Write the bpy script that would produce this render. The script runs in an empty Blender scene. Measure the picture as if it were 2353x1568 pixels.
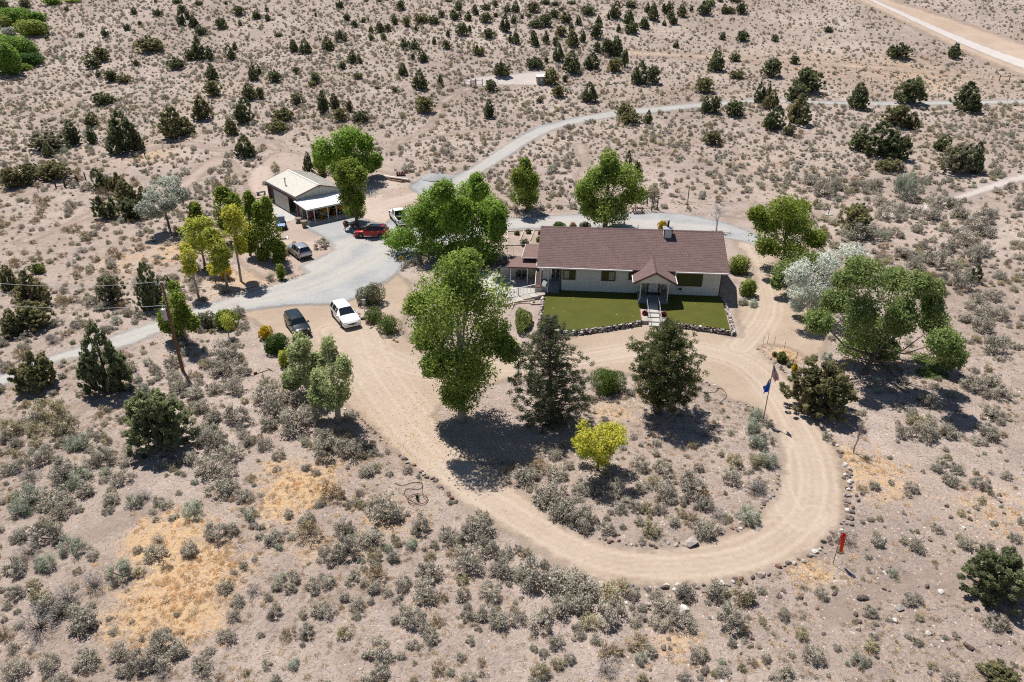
import bpy, bmesh, math, random
import numpy as np
from mathutils import Vector, Matrix

# ------------------------------------------------------------------ camera, sky, sun, exposure
sc = bpy.context.scene
CAMH, PITCH, FPX = 36.0, math.radians(28.0), 2150.0 / 3000 * 2353
cam = bpy.data.objects.new('camera', bpy.data.cameras.new('camera'))
sc.collection.objects.link(cam)
cam.location = (0, 0, CAMH)
cam.rotation_euler = (math.radians(90) - PITCH, 0, 0)
cam.data.sensor_width = 36.0
cam.data.lens = 2150.0 / 3000 * 36.0
cam.data.clip_end = 3000
sc.camera = cam
SUN = Vector((-0.57, 0.82, 0)).normalized() * math.cos(math.radians(63)) + Vector((0, 0, math.sin(math.radians(63))))
world = bpy.data.worlds.new('World'); sc.world = world; world.use_nodes = True
wn = world.node_tree.nodes; wl = world.node_tree.links
sky = wn.new('ShaderNodeTexSky'); sky.sky_type = 'NISHITA'; sky.sun_disc = False
sky.sun_elevation = math.radians(63); sky.sun_rotation = math.atan2(SUN.x, SUN.y)
sky.altitude = 1500; sky.air_density = 1.0; sky.dust_density = 0.6
wl.new(sky.outputs[0], wn['Background'].inputs[0]); wn['Background'].inputs[1].default_value = 0.065
sun = bpy.data.objects.new('sun', bpy.data.lights.new('sun', 'SUN'))
sc.collection.objects.link(sun)
sun.data.energy = 4.6; sun.data.angle = math.radians(0.53); sun.data.color = (1.0, 0.955, 0.89)
sun.rotation_euler = (-SUN).to_track_quat('-Z', 'Y').to_euler()
sun.location = (-40, 60, 90)
sc.view_settings.view_transform = 'Standard'; sc.view_settings.look = 'None'
sc.cycles.use_denoising = False; sc.cycles.filter_width = 1.1
sc.view_settings.exposure = 0.5; sc.view_settings.gamma = 1.0; sc.view_settings.use_curve_mapping = False

# ------------------------------------------------------------------ from a pixel of the photograph (2353 px wide) to the ground
CX, CY = 1176.5, 784.0
sP, cP = math.sin(PITCH), math.cos(PITCH)
def sst(a, b, x):
    t = min(1.0, max(0.0, (x - a) / (b - a))); return t * t * (3 - 2 * t)
def h(X, Y):
    z = 0.012 * max(0.0, Y - 112.0) ** 1.5 if Y < 420 else 0.012 * 308 ** 1.5 + (Y - 420) * 0.18
    m = sst(46, 85, math.hypot((X + 5) * 0.85, Y - 80))
    z += m * (0.35 * math.sin(X * 0.071 + 1) * math.sin(Y * 0.063 + 0.5) + 0.22 * math.sin(X * 0.11 + Y * 0.09))
    z += sst(135, 190, Y) * (1.1 * math.sin(X * 0.031 + 2) * math.sin(Y * 0.036) + 0.5 * math.sin(X * 0.06 - Y * 0.045))
    return z
def ray(x, y):
    u = (x - CX) / FPX; v = (y - CY) / FPX
    return u, cP - v * sP, -sP - v * cP
def P(x, y, z=None):
    d = ray(x, y)
    if z is not None:
        t = (CAMH - z) / -d[2]; return Vector((d[0] * t, d[1] * t, z))
    a, b = 15.0, 700.0
    for _ in range(44):
        t = (a + b) / 2
        if CAMH + d[2] * t > h(d[0] * t, d[1] * t): a = t
        else: b = t
    return Vector((d[0] * t, d[1] * t, h(d[0] * t, d[1] * t)))
def atY(x, y, Y):
    d = ray(x, y); t = Y / d[1]; return Vector((d[0] * t, Y, CAMH + d[2] * t))
def kpx(p):   # photograph pixels (2353 wide) per metre at p
    return FPX / (p[1] * cP - (p[2] - CAMH) * sP)
def proj(p):
    dz = p[2] - CAMH; dep = p[1] * cP - dz * sP
    return CX + FPX * p[0] / dep, CY - FPX * (p[1] * sP + dz * cP) / dep

# ------------------------------------------------------------------ materials
def nodes(name):
    m = bpy.data.materials.new(name); m.use_nodes = True
    nt = m.node_tree; b = nt.nodes['Principled BSDF']
    return m, nt, nt.nodes, nt.links, b
def ramp(N, L, src, stops):
    r = N.new('ShaderNodeValToRGB'); e = r.color_ramp.elements
    while len(e) < len(stops): e.new(0.5)
    for i, (p, c) in enumerate(stops):
        e[i].position = p; e[i].color = (c[0], c[1], c[2], 1)
    L.new(src, r.inputs[0]); return r
def noise(N, L, scale, detail=4, rough=0.55, co='Object', dist=0.0):
    tc = N.new('ShaderNodeTexCoord'); n = N.new('ShaderNodeTexNoise')
    n.inputs['Scale'].default_value = scale; n.inputs['Detail'].default_value = detail
    n.inputs['Roughness'].default_value = rough; n.inputs['Distortion'].default_value = dist
    L.new(tc.outputs[co], n.inputs['Vector']); return n
def mixc(N, L, fac, a, b, mode='MIX'):
    m = N.new('ShaderNodeMix'); m.data_type = 'RGBA'; m.blend_type = mode
    for s, v in ((m.inputs[0], fac), (m.inputs[6], a), (m.inputs[7], b)):
        if hasattr(v, 'links') or hasattr(v, 'is_linked'): L.new(v, s)
        elif isinstance(v, (int, float)): s.default_value = v
        else: s.default_value = (v[0], v[1], v[2], 1)
    return m.outputs[2]
def mat(name, col, rough=0.8, var=0.25, scale=2.0, bump=0.0, bscale=None, spec=0.3, metal=0.0, coat=0.0):
    m, nt, N, L, b = nodes(name)
    b.inputs['Roughness'].default_value = rough; b.inputs['Metallic'].default_value = metal
    b.inputs['Specular IOR Level'].default_value = spec; b.inputs['Coat Weight'].default_value = coat
    b.inputs['Coat Roughness'].default_value = 0.06
    if var > 0:
        n = noise(N, L, scale, 5)
        lo = [c * (1 - var) for c in col]; hi = [min(1, c * (1 + var * 0.6)) for c in col]
        r = ramp(N, L, n.outputs['Fac'], [(0.3, lo), (0.7, hi)])
        L.new(r.outputs[0], b.inputs['Base Color'])
    else:
        b.inputs['Base Color'].default_value = (*col, 1)
    if bump > 0:
        n2 = noise(N, L, bscale or scale * 6, 4)
        bp = N.new('ShaderNodeBump'); bp.inputs['Strength'].default_value = bump; bp.inputs['Distance'].default_value = 0.05
        L.new(n2.outputs['Fac'], bp.inputs['Height']); L.new(bp.outputs[0], b.inputs['Normal'])
    return m
def leafmat(name, stops, trans=0.3, rough=0.55, spec=0.25, objvar=0.18):
    """leaf colours run along the face attribute 'tint'; each plant is a little lighter or darker than the next"""
    m, nt, N, L, b = nodes(name)
    at = N.new('ShaderNodeAttribute'); at.attribute_name = 'tint'
    r = ramp(N, L, at.outputs['Fac'], stops)
    oi = N.new('ShaderNodeObjectInfo')
    mr = N.new('ShaderNodeMapRange'); mr.inputs[3].default_value = 1 - objvar; mr.inputs[4].default_value = 1 + objvar
    L.new(oi.outputs['Random'], mr.inputs[0])
    hsv = N.new('ShaderNodeHueSaturation'); L.new(mr.outputs[0], hsv.inputs['Value']); L.new(r.outputs[0], hsv.inputs['Color'])
    L.new(hsv.outputs[0], b.inputs['Base Color'])
    b.inputs['Roughness'].default_value = rough; b.inputs['Specular IOR Level'].default_value = spec
    if trans > 0:
        t = N.new('ShaderNodeBsdfTranslucent'); L.new(hsv.outputs[0], t.inputs[0])
        ms = N.new('ShaderNodeMixShader'); ms.inputs[0].default_value = trans
        L.new(b.outputs[0], ms.inputs[1]); L.new(t.outputs[0], ms.inputs[2])
        L.new(ms.outputs[0], N['Material Output'].inputs[0])
    return m

def ground_mat():
    m, nt, N, L, b = nodes('desert_soil')
    big = noise(N, L, 0.045, 6, 0.6); mid = noise(N, L, 0.5, 6, 0.65); fine = noise(N, L, 4.5, 5, 0.7)
    c = ramp(N, L, big.outputs['Fac'], [(0.3, (0.295, 0.233, 0.200)), (0.5, (0.365, 0.296, 0.256)), (0.72, (0.455, 0.378, 0.333))]).outputs[0]
    c2 = ramp(N, L, mid.outputs['Fac'], [(0.28, (0.66, 0.63, 0.62)), (0.5, (1, 1, 1)), (0.75, (1.22, 1.2, 1.18))]).outputs[0]
    c = mixc(N, L, 0.75, c, c2, 'MULTIPLY')
    c3 = ramp(N, L, fine.outputs['Fac'], [(0.25, (0.62, 0.60, 0.58)), (0.5, (1, 1, 1)), (0.75, (1.18, 1.16, 1.12))]).outputs[0]
    c = mixc(N, L, 0.9, c, c3, 'MULTIPLY')
    vf = noise(N, L, 17.0, 3, 0.75); c = mixc(N, L, 0.55, c, ramp(N, L, vf.outputs['Fac'], [(0.32, (0.55, 0.53, 0.52)), (0.5, (1, 1, 1)), (0.7, (1.22, 1.2, 1.18))]).outputs[0], 'MULTIPLY')
    at = N.new('ShaderNodeAttribute'); at.attribute_name = 'straw'
    sn = noise(N, L, 0.9, 8, 0.8, dist=1.2)
    mm = N.new('ShaderNodeMath'); mm.operation = 'MULTIPLY_ADD'; L.new(sn.outputs['Fac'], mm.inputs[0]); mm.inputs[1].default_value = 1.75
    L.new(at.outputs['Fac'], mm.inputs[2])
    sr = ramp(N, L, mm.outputs[0], [(0.0, (0, 0, 0)), (1.0, (0, 0, 0))])
    sr.color_ramp.elements[0].position = 0.98; sr.color_ramp.elements[1].position = 1.45 if False else 1.0
    mp = N.new('ShaderNodeMapRange'); mp.inputs[1].default_value = 1.05; mp.inputs[2].default_value = 1.38; L.new(mm.outputs[0], mp.inputs[0])
    N.remove(sr)
    straw = ramp(N, L, fine.outputs['Fac'], [(0.3, (0.40, 0.265, 0.15)), (0.7, (0.60, 0.42, 0.25))]).outputs[0]
    c = mixc(N, L, mp.outputs[0], c, straw)
    # pebbles
    tc = N.new('ShaderNodeTexCoord'); v = N.new('ShaderNodeTexVoronoi'); v.inputs['Scale'].default_value = 3.6
    L.new(tc.outputs['Object'], v.inputs['Vector'])
    pb = N.new('ShaderNodeMapRange'); pb.inputs[1].default_value = 0.20; pb.inputs[2].default_value = 0.14; L.new(v.outputs['Distance'], pb.inputs[0])
    pc = ramp(N, L, v.outputs['Color'], [(0.2, (0.13, 0.105, 0.095)), (0.6, (0.30, 0.25, 0.22)), (0.9, (0.6, 0.55, 0.5))]).outputs[0]
    c = mixc(N, L, pb.outputs[0], c, pc)
    L.new(c, b.inputs['Base Color']); b.inputs['Roughness'].default_value = 0.95; b.inputs['Specular IOR Level'].default_value = 0.1
    ad = N.new('ShaderNodeMath'); ad.operation = 'ADD'; L.new(fine.outputs['Fac'], ad.inputs[0]); L.new(mid.outputs['Fac'], ad.inputs[1])
    bp = N.new('ShaderNodeBump'); bp.inputs['Strength'].default_value = 0.9; bp.inputs['Distance'].default_value = 0.16
    L.new(ad.outputs[0], bp.inputs['Height']); L.new(bp.outputs[0], b.inputs['Normal'])
    return m
def sheet_mat(name, lo, hi, speck, edge=0.5, tracks=0.0, bump=0.5, wear=None):
    """a worn surface whose rim frays into the soil: attribute 'edge' is the distance in metres inside the rim, 'trk' the wheel tracks"""
    m, nt, N, L, b = nodes(name)
    n1 = noise(N, L, 0.22, 6, 0.6); n2 = noise(N, L, 2.5, 5, 0.7); n3 = noise(N, L, 9.0, 4, 0.7)
    c = ramp(N, L, n1.outputs['Fac'], [(0.32, lo), (0.68, hi)]).outputs[0]
    c = mixc(N, L, 0.6, c, ramp(N, L, n2.outputs['Fac'], [(0.3, (0.80, 0.79, 0.78)), (0.55, (1, 1, 1)), (0.75, (1.1, 1.1, 1.1))]).outputs[0], 'MULTIPLY')
    c = mixc(N, L, speck, c, ramp(N, L, n3.outputs['Fac'], [(0.3, (0.6, 0.6, 0.6)), (0.5, (1, 1, 1)), (0.7, (1.25, 1.25, 1.25))]).outputs[0], 'MULTIPLY')
    ta = N.new('ShaderNodeAttribute'); ta.attribute_name = 'trk'
    if tracks:
        tm = N.new('ShaderNodeMath'); tm.operation = 'MULTIPLY'; L.new(ta.outputs['Fac'], tm.inputs[0]); L.new(n2.outputs['Fac'], tm.inputs[1])
        tm2 = N.new('ShaderNodeMath'); tm2.operation = 'MULTIPLY'; L.new(tm.outputs[0], tm2.inputs[0]); tm2.inputs[1].default_value = 1.35
        tm2.use_clamp = True
        c = mixc(N, L, tm2.outputs[0], c, wear)
    L.new(c, b.inputs['Base Color']); b.inputs['Roughness'].default_value = 0.93; b.inputs['Specular IOR Level'].default_value = 0.12
    ea = N.new('ShaderNodeAttribute'); ea.attribute_name = 'edge'
    en = noise(N, L, 0.9, 6, 0.7)
    s = N.new('ShaderNodeMath'); s.operation = 'MULTIPLY_ADD'; L.new(en.outputs['Fac'], s.inputs[0]); s.inputs[1].default_value = -2.4 * edge
    L.new(ea.outputs['Fac'], s.inputs[2])
    mr = N.new('ShaderNodeMapRange'); mr.inputs[1].default_value = -1.75 * edge; mr.inputs[2].default_value = -0.45 * edge; L.new(s.outputs[0], mr.inputs[0])
    tr = N.new('ShaderNodeBsdfTransparent'); ms = N.new('ShaderNodeMixShader')
    L.new(mr.outputs[0], ms.inputs[0]); L.new(tr.outputs[0], ms.inputs[1]); L.new(b.outputs[0], ms.inputs[2])
    L.new(ms.outputs[0], N['Material Output'].inputs[0])
    bp = N.new('ShaderNodeBump'); bp.inputs['Strength'].default_value = bump; bp.inputs['Distance'].default_value = 0.05
    L.new(n3.outputs['Fac'], bp.inputs['Height']); L.new(bp.outputs[0], b.inputs['Normal'])
    return m

# ------------------------------------------------------------------ mesh helpers
COL = sc.collection
def link(o): COL.objects.link(o); return o
def npmesh(name, V, F, mats, tint=None, mi=None, smooth=False, attrs=None):
    V = np.asarray(V, dtype=np.float32).reshape(-1, 3); F = np.asarray(F, dtype=np.int32)
    n, k = F.shape
    me = bpy.data.meshes.new(name)
    me.vertices.add(len(V)); me.vertices.foreach_set('co', V.ravel())
    me.loops.add(n * k); me.loops.foreach_set('vertex_index', F.ravel())
    me.polygons.add(n); me.polygons.foreach_set('loop_start', np.arange(0, n * k, k, dtype=np.int32))
    me.polygons.foreach_set('loop_total', np.full(n, k, dtype=np.int32))
    for m in mats: me.materials.append(m)
    if mi is not None: me.polygons.foreach_set('material_index', np.asarray(mi, dtype=np.int32))
    if smooth: me.polygons.foreach_set('use_smooth', np.ones(n, dtype=bool))
    me.update(calc_edges=True)
    if tint is not None:
        a = me.attributes.new('tint', 'FLOAT', 'FACE'); a.data.foreach_set('value', np.asarray(tint, dtype=np.float32))
    for an, av in (attrs or {}).items():
        a = me.attributes.new(an, 'FLOAT', 'POINT'); a.data.foreach_set('value', np.asarray(av, dtype=np.float32))
    return me
def unit(a): return a / np.maximum(1e-9, np.linalg.norm(a, axis=1, keepdims=True))
def blades(C, D, Ln, Wd, rng):
    D = unit(D); n = len(C)
    S = unit(np.cross(D, rng.normal(size=(n, 3))))
    Ln = np.broadcast_to(Ln, n)[:, None]; Wd = np.broadcast_to(Wd, n)[:, None]
    V = np.stack([C - S * Wd / 2, C + S * Wd / 2, C + D * Ln], 1).reshape(-1, 3)
    return V, np.arange(3 * n).reshape(-1, 3)
def flakes(C, Nn, T, Ln, Wd, rng, jit=0.55):
    """small triangles lying in the surface of a tuft: Nn points out of the tuft, T along its shoots"""
    n = len(C); Nn = unit(unit(Nn) + rng.normal(size=(n, 3)) * jit); T = T + rng.normal(size=(n, 3)) * 0.5
    T = unit(T - Nn * np.sum(T * Nn, 1, keepdims=True)); S = np.cross(Nn, T)
    Ln = np.broadcast_to(Ln, n)[:, None]; Wd = np.broadcast_to(Wd, n)[:, None]
    V = np.stack([C - S * Wd / 2, C + S * Wd / 2, C + T * Ln], 1).reshape(-1, 3)
    return V, np.arange(3 * n).reshape(-1, 3)
def leaves(C, size, rng, up=0.6, asp=1.25, out=None):
    n = len(C)
    if out is None: Nn = rng.normal(size=(n, 3)); Nn[:, 2] = np.abs(Nn[:, 2]) + up; Nn = unit(Nn)
    else: Nn = unit(unit(out) * 0.9 + rng.normal(size=(n, 3)) * 0.5 + np.array([0, 0, 0.35]))
    T = unit(np.cross(Nn, rng.normal(size=(n, 3)))); B = np.cross(Nn, T)
    s = (np.broadcast_to(size, n) * rng.uniform(0.7, 1.3, n))[:, None]
    V = np.stack([C - T * s * 0.5 * asp, C - B * s * 0.42, C + T * s * 0.5 * asp, C + B * s * 0.42], 1).reshape(-1, 3)
    return V, np.arange(4 * n).reshape(-1, 4)

class MB:
    def __init__(s): s.v = []; s.f = []; s.m = []
    def add(s, vs, fs, m=0):
        o = len(s.v); s.v += [tuple(v) for v in vs]; s.f += [tuple(i + o for i in f) for f in fs]; s.m += [m] * len(fs); return s
    def box(s, x0, x1, y0, y1, z0, z1, m=0, M=None):
        vs = [Vector((x, y, z)) for z in (z0, z1) for y in (y0, y1) for x in (x0, x1)]
        if M is not None: vs = [M @ v for v in vs]
        return s.add(vs, [(0, 2, 3, 1), (4, 5, 7, 6), (0, 1, 5, 4), (2, 6, 7, 3), (0, 4, 6, 2), (1, 3, 7, 5)], m)
    def bar(s, a, b, w, t=None, m=0):
        a = Vector(a); b = Vector(b); d = b - a
        q = d.to_track_quat('Z', 'Y').to_matrix().to_4x4(); t = t or w
        return s.box(-w / 2, w / 2, -t / 2, t / 2, 0, d.length, m, Matrix.Translation(a) @ q)
    def tube(s, pts, rad, n=6, m=0, cap=True):
        pts = [Vector(p) for p in pts]; rs = list(rad) if hasattr(rad, '__len__') else [rad] * len(pts)
        vs = []; fs = []
        for i, p in enumerate(pts):
            d = (pts[min(i + 1, len(pts) - 1)] - pts[max(i - 1, 0)])
            if d.length < 1e-6: d = Vector((0, 0, 1))
            d.normalize(); a = d.cross(Vector((0.31, 0.77, 0.55))); a.normalize(); b = d.cross(a)
            for k in range(n):
                t = 2 * math.pi * k / n; vs.append(p + (a * math.cos(t) + b * math.sin(t)) * rs[i])
        for i in range(len(pts) - 1):
            for k in range(n):
                fs.append((i * n + k, i * n + (k + 1) % n, (i + 1) * n + (k + 1) % n, (i + 1) * n + k))
        if cap:
            fs.append(tuple(range(n - 1, -1, -1))); fs.append(tuple(range((len(pts) - 1) * n, len(pts) * n)))
        return s.add(vs, fs, m)
    def prism(s, poly, z0, z1, m=0, M=None):
        n = len(poly); vs = [Vector((p[0], p[1], z0)) for p in poly] + [Vector((p[0], p[1], z1)) for p in poly]
        if M is not None: vs = [M @ v for v in vs]
        return s.add(vs, [tuple(range(n - 1, -1, -1)), tuple(range(n, 2 * n))] + [(i, (i + 1) % n, n + (i + 1) % n, n + i) for i in range(n)], m)
    def slab(s, a, b, c, d, t, m=0):
        """a four-cornered board: top corners a b c d, thickness t downwards along its normal"""
        a, b, c, d = map(Vector, (a, b, c, d)); nrm = (b - a).cross(d - a).normalized() * t
        lo = [p - nrm for p in (a, b, c, d)]
        return s.add([a, b, c, d] + lo, [(0, 1, 2, 3), (7, 6, 5, 4), (0, 4, 5, 1), (1, 5, 6, 2), (2, 6, 7, 3), (3, 7, 4, 0)], m)
    def mesh(s, name, mats, smooth=False, angle=None):
        me = bpy.data.meshes.new(name); me.from_pydata([tuple(v) for v in s.v], [], s.f)
        for m in (mats if isinstance(mats, (list, tuple)) else [mats]): me.materials.append(m)
        me.polygons.foreach_set('material_index', s.m)
        if smooth:
            me.polygons.foreach_set('use_smooth', [True] * len(s.f))
            if angle: me.set_sharp_from_angle(angle=math.radians(angle))
        me.update(); return me
    def obj(s, name, mats, parent=None, loc=(0, 0, 0), smooth=False, angle=None):
        o = link(bpy.data.objects.new(name, s.mesh(name, mats, smooth, angle))); o.parent = parent; o.location = loc; return o
def fixn(o):
    bm = bmesh.new(); bm.from_mesh(o.data); bmesh.ops.recalc_face_normals(bm, faces=bm.faces); bm.to_mesh(o.data); bm.free(); return o
def tag(o, label, cat, group=None, kind=None):
    if label: o['label'] = label
    if cat: o['category'] = cat
    if group: o['group'] = group
    if kind: o['kind'] = kind
    return o
def thing(name, label, cat, loc=(0, 0, 0), rz=0.0, group=None):
    o = link(bpy.data.objects.new(name, None)); o.location = loc; o.rotation_euler = (0, 0, math.radians(rz))
    o.empty_display_size = 0.3
    return tag(o, label, cat, group)
def struct(o): o['kind'] = 'structure'; return o
def bx(name, m, parent, *a):
    return MB().box(*a).obj(name, m, parent)
def copy_tree(o, parent=None):
    c = o.copy(); link(c); c.parent = parent
    for ch in o.children: copy_tree(ch, c)
    return c

# ------------------------------------------------------------------ the setting: terrain, drives, gravel
def pip(poly, X, Y):
    inside = np.zeros(X.shape, bool); n = len(poly)
    for i in range(n):
        x1, y1 = poly[i]; x2, y2 = poly[(i + 1) % n]
        if y1 == y2: continue
        c = ((y1 > Y) != (y2 > Y)) & (X < (x2 - x1) * (Y - y1) / (y2 - y1) + x1)
        inside ^= c
    return inside
def segd(pts, X, Y, closed=True):
    d = np.full(X.shape, 1e9); n = len(pts)
    for i in range(n if closed else n - 1):
        x1, y1 = pts[i]; x2, y2 = pts[(i + 1) % n]
        dx, dy = x2 - x1, y2 - y1; l2 = dx * dx + dy * dy + 1e-9
        t = np.clip(((X - x1) * dx + (Y - y1) * dy) / l2, 0, 1)
        d = np.minimum(d, np.hypot(X - x1 - t * dx, Y - y1 - t * dy))
    return d
def sdist(polys, X, Y):
    """metres inside (positive) a set of outlines, later ones being holes"""
    ins = np.zeros(X.shape, bool); d = np.full(X.shape, 1e9)
    for p in polys: ins ^= pip(p, X, Y); d = np.minimum(d, segd(p, X, Y))
    return np.where(ins, d, -d)
hv = np.vectorize(h)
def W(pts): return [tuple(P(*p)[:2]) for p in pts]
def smoothpoly(pts, closed=True, k=4):
    out = []; n = len(pts)
    for i in range(n if closed else n - 1):
        p0, p1, p2, p3 = (pts[(i + j) % n] if closed else pts[min(max(i + j, 0), n - 1)] for j in (-1, 0, 1, 2))
        for s in range(k):
            t = s / k
            out.append(tuple(0.5 * (2 * p1[a] + (p2[a] - p0[a]) * t + (2 * p0[a] - 5 * p1[a] + 4 * p2[a] - p3[a]) * t * t + (3 * p1[a] - p0[a] - 3 * p2[a] + p3[a]) * t ** 3) for a in (0, 1)))
    if not closed: out.append(tuple(pts[-1]))
    return out
def sheet(name, polys, m, dz, step, tracks=(), tw=0.17, gauge=0.85, pad=0.9):
    xs = [q[0] for p in polys for q in p]; ys = [q[1] for p in polys for q in p]
    gx = np.arange(min(xs) - pad - 1, max(xs) + pad + 1 + step, step); gy = np.arange(min(ys) - pad - 1, max(ys) + pad + 1 + step, step)
    X, Y = np.meshgrid(gx, gy); D = sdist(polys, X, Y)
    keep = D > -pad
    q = keep[:-1, :-1] & keep[1:, :-1] & keep[:-1, 1:] & keep[1:, 1:]
    T = np.zeros(X.shape)
    for t in tracks:
        d = segd(t, X, Y, False)
        T = np.maximum(T, np.exp(-((d - gauge) / tw) ** 2) + 0.6 * np.exp(-((d - gauge * 1.9) / tw) ** 2) + 0.45 * np.exp(-((d - gauge * .35) / tw) ** 2) + 0.25 * np.exp(-(d / 1.6) ** 2))
    idx = -np.ones(X.shape, int); used = np.zeros(X.shape, bool)
    used[:-1, :-1] |= q; used[1:, :-1] |= q; used[:-1, 1:] |= q; used[1:, 1:] |= q
    idx[used] = np.arange(used.sum())
    Z = hv(X[used], Y[used]) + dz
    F = np.stack([idx[:-1, :-1][q], idx[:-1, 1:][q], idx[1:, 1:][q], idx[1:, :-1][q]], 1)
    me = npmesh(name, np.stack([X[used], Y[used], Z], 1), F, [m], smooth=True, attrs={'edge': D[used], 'trk': np.clip(T[used], 0, 1)})
    return struct(link(bpy.data.objects.new(name, me)))

STRAW = [(P(x, y), 1.22 * r / kpx(P(x, y)), a) for x, y, r, a in [(430, 1330, 120, .62), (380, 1240, 90, .6), (350, 1400, 90, .6), (450, 1420, 70, .55), (690, 1120, 80, .6), (650, 1160, 60, .55),
    (730, 1090, 60, .45), (640, 1075, 40, .4), (2010, 1090, 90, .42), (1960, 1060, 70, .4), (1850, 1300, 60, .45), (1560, 1480, 60, .35), (420, 570, 90, .4), (300, 600, 70, .3), (1800, 815, 40, .6),
    (720, 1260, 40, .4), (1400, 940, 70, .35), (880, 1190, 60, .35), (560, 640, 70, .35), (2300, 1180, 120, .3), (340, 360, 60, .35), (2190, 330, 60, .2), (1750, 380, 90, .2), (1900, 150, 150, .25), (2100, 175, 160, .3)]]
def terrain():
    def axis(core0, core1, st, far0, far1):
        a = list(np.arange(core0, core1 + st / 2, st)); s = st; x = a[-1]
        while x < far1: s = min(2.0, s * 1.2) if x < 330 else s * 1.18; x += s; a.append(x)
        s = st; x = a[0]; lo = []
        while x > far0: s = min(2.0, s * 1.2) if x > -200 and core0 < 0 else s * 1.18; x -= s; lo.append(x)
        return np.array(lo[::-1] + a)
    gx = axis(-62, 62, 1.0, -480, 480); gy = axis(22, 135, 1.0, -140, 900)
    X, Y = np.meshgrid(gx, gy); Z = hv(X, Y)
    S = np.zeros(X.shape)
    for p, r, a in STRAW: S = np.maximum(S, a * np.exp(-(((X - p.x) ** 2 + (Y - p.y) ** 2) / (r * r)) ** 1.2))
    ny, nx = X.shape; I = np.arange(nx * ny).reshape(ny, nx)
    F = np.stack([I[:-1, :-1], I[:-1, 1:], I[1:, 1:], I[1:, :-1]], -1).reshape(-1, 4)
    me = npmesh('ground', np.stack([X, Y, Z], -1), F, [ground_mat()], smooth=True, attrs={'straw': S.ravel()})
    struct(link(bpy.data.objects.new('ground', me)))
terrain()

dirt_m = sheet_mat('packed_dirt', (0.328, 0.252, 0.190), (0.39, 0.308, 0.24), 0.35, 0.8, 1, 0.3, (0.468, 0.384, 0.315))
yard_m = sheet_mat('yard_dirt', (0.325, 0.252, 0.208), (0.40, 0.318, 0.270), 0.3, 1.2, 1, 0.4, (0.47, 0.38, 0.325))
grav_m = sheet_mat('grey_gravel', (0.27, 0.272, 0.276), (0.368, 0.366, 0.362), 0.55, 0.8, 1, 0.5, (0.425, 0.39, 0.35))
road_m = sheet_mat('pale_road', (0.43, 0.375, 0.345), (0.50, 0.445, 0.415), 0.4, 0.9, 1, 0.3, (0.56, 0.51, 0.48))
shld_m = sheet_mat('straw_shoulder', (0.40, 0.305, 0.235), (0.47, 0.365, 0.285), 0.5, 3.0, 0, 0.5)

OUT = [(560, 718), (675, 700), (763, 698), (813, 686), (883, 650), (912, 630), (945, 660), (935, 705), (930, 770), (1000, 800), (1120, 810), (1200, 815), (1260, 800), (1320, 772), (1480, 742), (1600, 752), (1698, 775),
       (1690, 720), (1700, 690), (1735, 660), (1722, 600), (1690, 560), (1740, 545), (1785, 590), (1812, 650), (1848, 690), (1885, 750), (1900, 800), (1855, 822), (1800, 796), (1745, 800), (1800, 850), (1830, 890), (1870, 955), (1907, 1005), (1936, 1060),
       (1946, 1130), (1942, 1195), (1912, 1234), (1865, 1275), (1800, 1307), (1738, 1326), (1676, 1342), (1601, 1350), (1501, 1351), (1383, 1342), (1320, 1316), (1250, 1276), (1180, 1232), (1120, 1197), (1060, 1163), (1000, 1112),
       (930, 1062), (884, 1018), (845, 975), (806, 946), (772, 920), (735, 860), (690, 800), (640, 775), (590, 745)]
INN = [(1233, 1155), (1263, 1180), (1316, 1215), (1356, 1230), (1426, 1252), (1488, 1257), (1551, 1252), (1613, 1244), (1663, 1222), (1713, 1208), (1750, 1168), (1778, 1133), (1793, 1086), (1793, 1040), (1778, 990),
       (1752, 952), (1725, 936), (1675, 921), (1645, 893), (1600, 880), (1450, 862), (1340, 858), (1230, 868), (1120, 885), (1040, 915), (1000, 955), (1040, 1010), (1110, 1070), (1198, 1126)]
LOOP = [(760, 760), (830, 850), (930, 985), (1060, 1105), (1200, 1195), (1350, 1275), (1500, 1303), (1650, 1295), (1760, 1262), (1845, 1195), (1868, 1120), (1858, 1050), (1818, 960), (1765, 880), (1690, 825), (1560, 800), (1420, 812), (1280, 835), (1120, 845), (960, 850), (840, 800)]
DRV = [smoothpoly(W(OUT)), smoothpoly(W(INN))]
YARD = [smoothpoly(W([(520, 560), (610, 500), (560, 420), (590, 380), (640, 350), (720, 360), (800, 390), (880, 395), (950, 420), (1000, 450), (1000, 560), (900, 620), (700, 640), (640, 620), (600, 640)]))]
GRAV = [smoothpoly(W([(-90, 905), (-90, 925), (0, 893), (107, 841), (247, 809), (325, 784), (375, 762), (450, 737), (588, 712), (675, 702), (763, 700), (813, 688), (883, 650), (910, 632), (925, 612), (960, 590), (1060, 560), (1137, 533), (1240, 526),
        (1340, 534), (1560, 540), (1690, 552), (1745, 568), (1740, 540), (1640, 505), (1520, 488), (1450, 489), (1317, 493), (1140, 502), (1075, 490), (1042, 465), (1060, 432), (1088, 410), (1125, 386), (1170, 360), (1220, 326), (1290, 293), (1400, 271), (1540, 256), (1700, 240), (1765, 236), (2353, 238), (2480, 239),
        (2480, 229), (2353, 229), (1765, 228), (1700, 232), (1530, 244), (1400, 256), (1262, 283), (1190, 316), (1130, 354), (1050, 402), (985, 405), (940, 430), (975, 456), (943, 478), (893, 508), (880, 518), (850, 508), (815, 500), (712, 516), (705, 526), (742, 546), (763, 576), (690, 612), (703, 630), (588, 666), (537, 680), (450, 707), (370, 734), (225, 783), (105, 822), (0, 862)]), k=3)]
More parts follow.
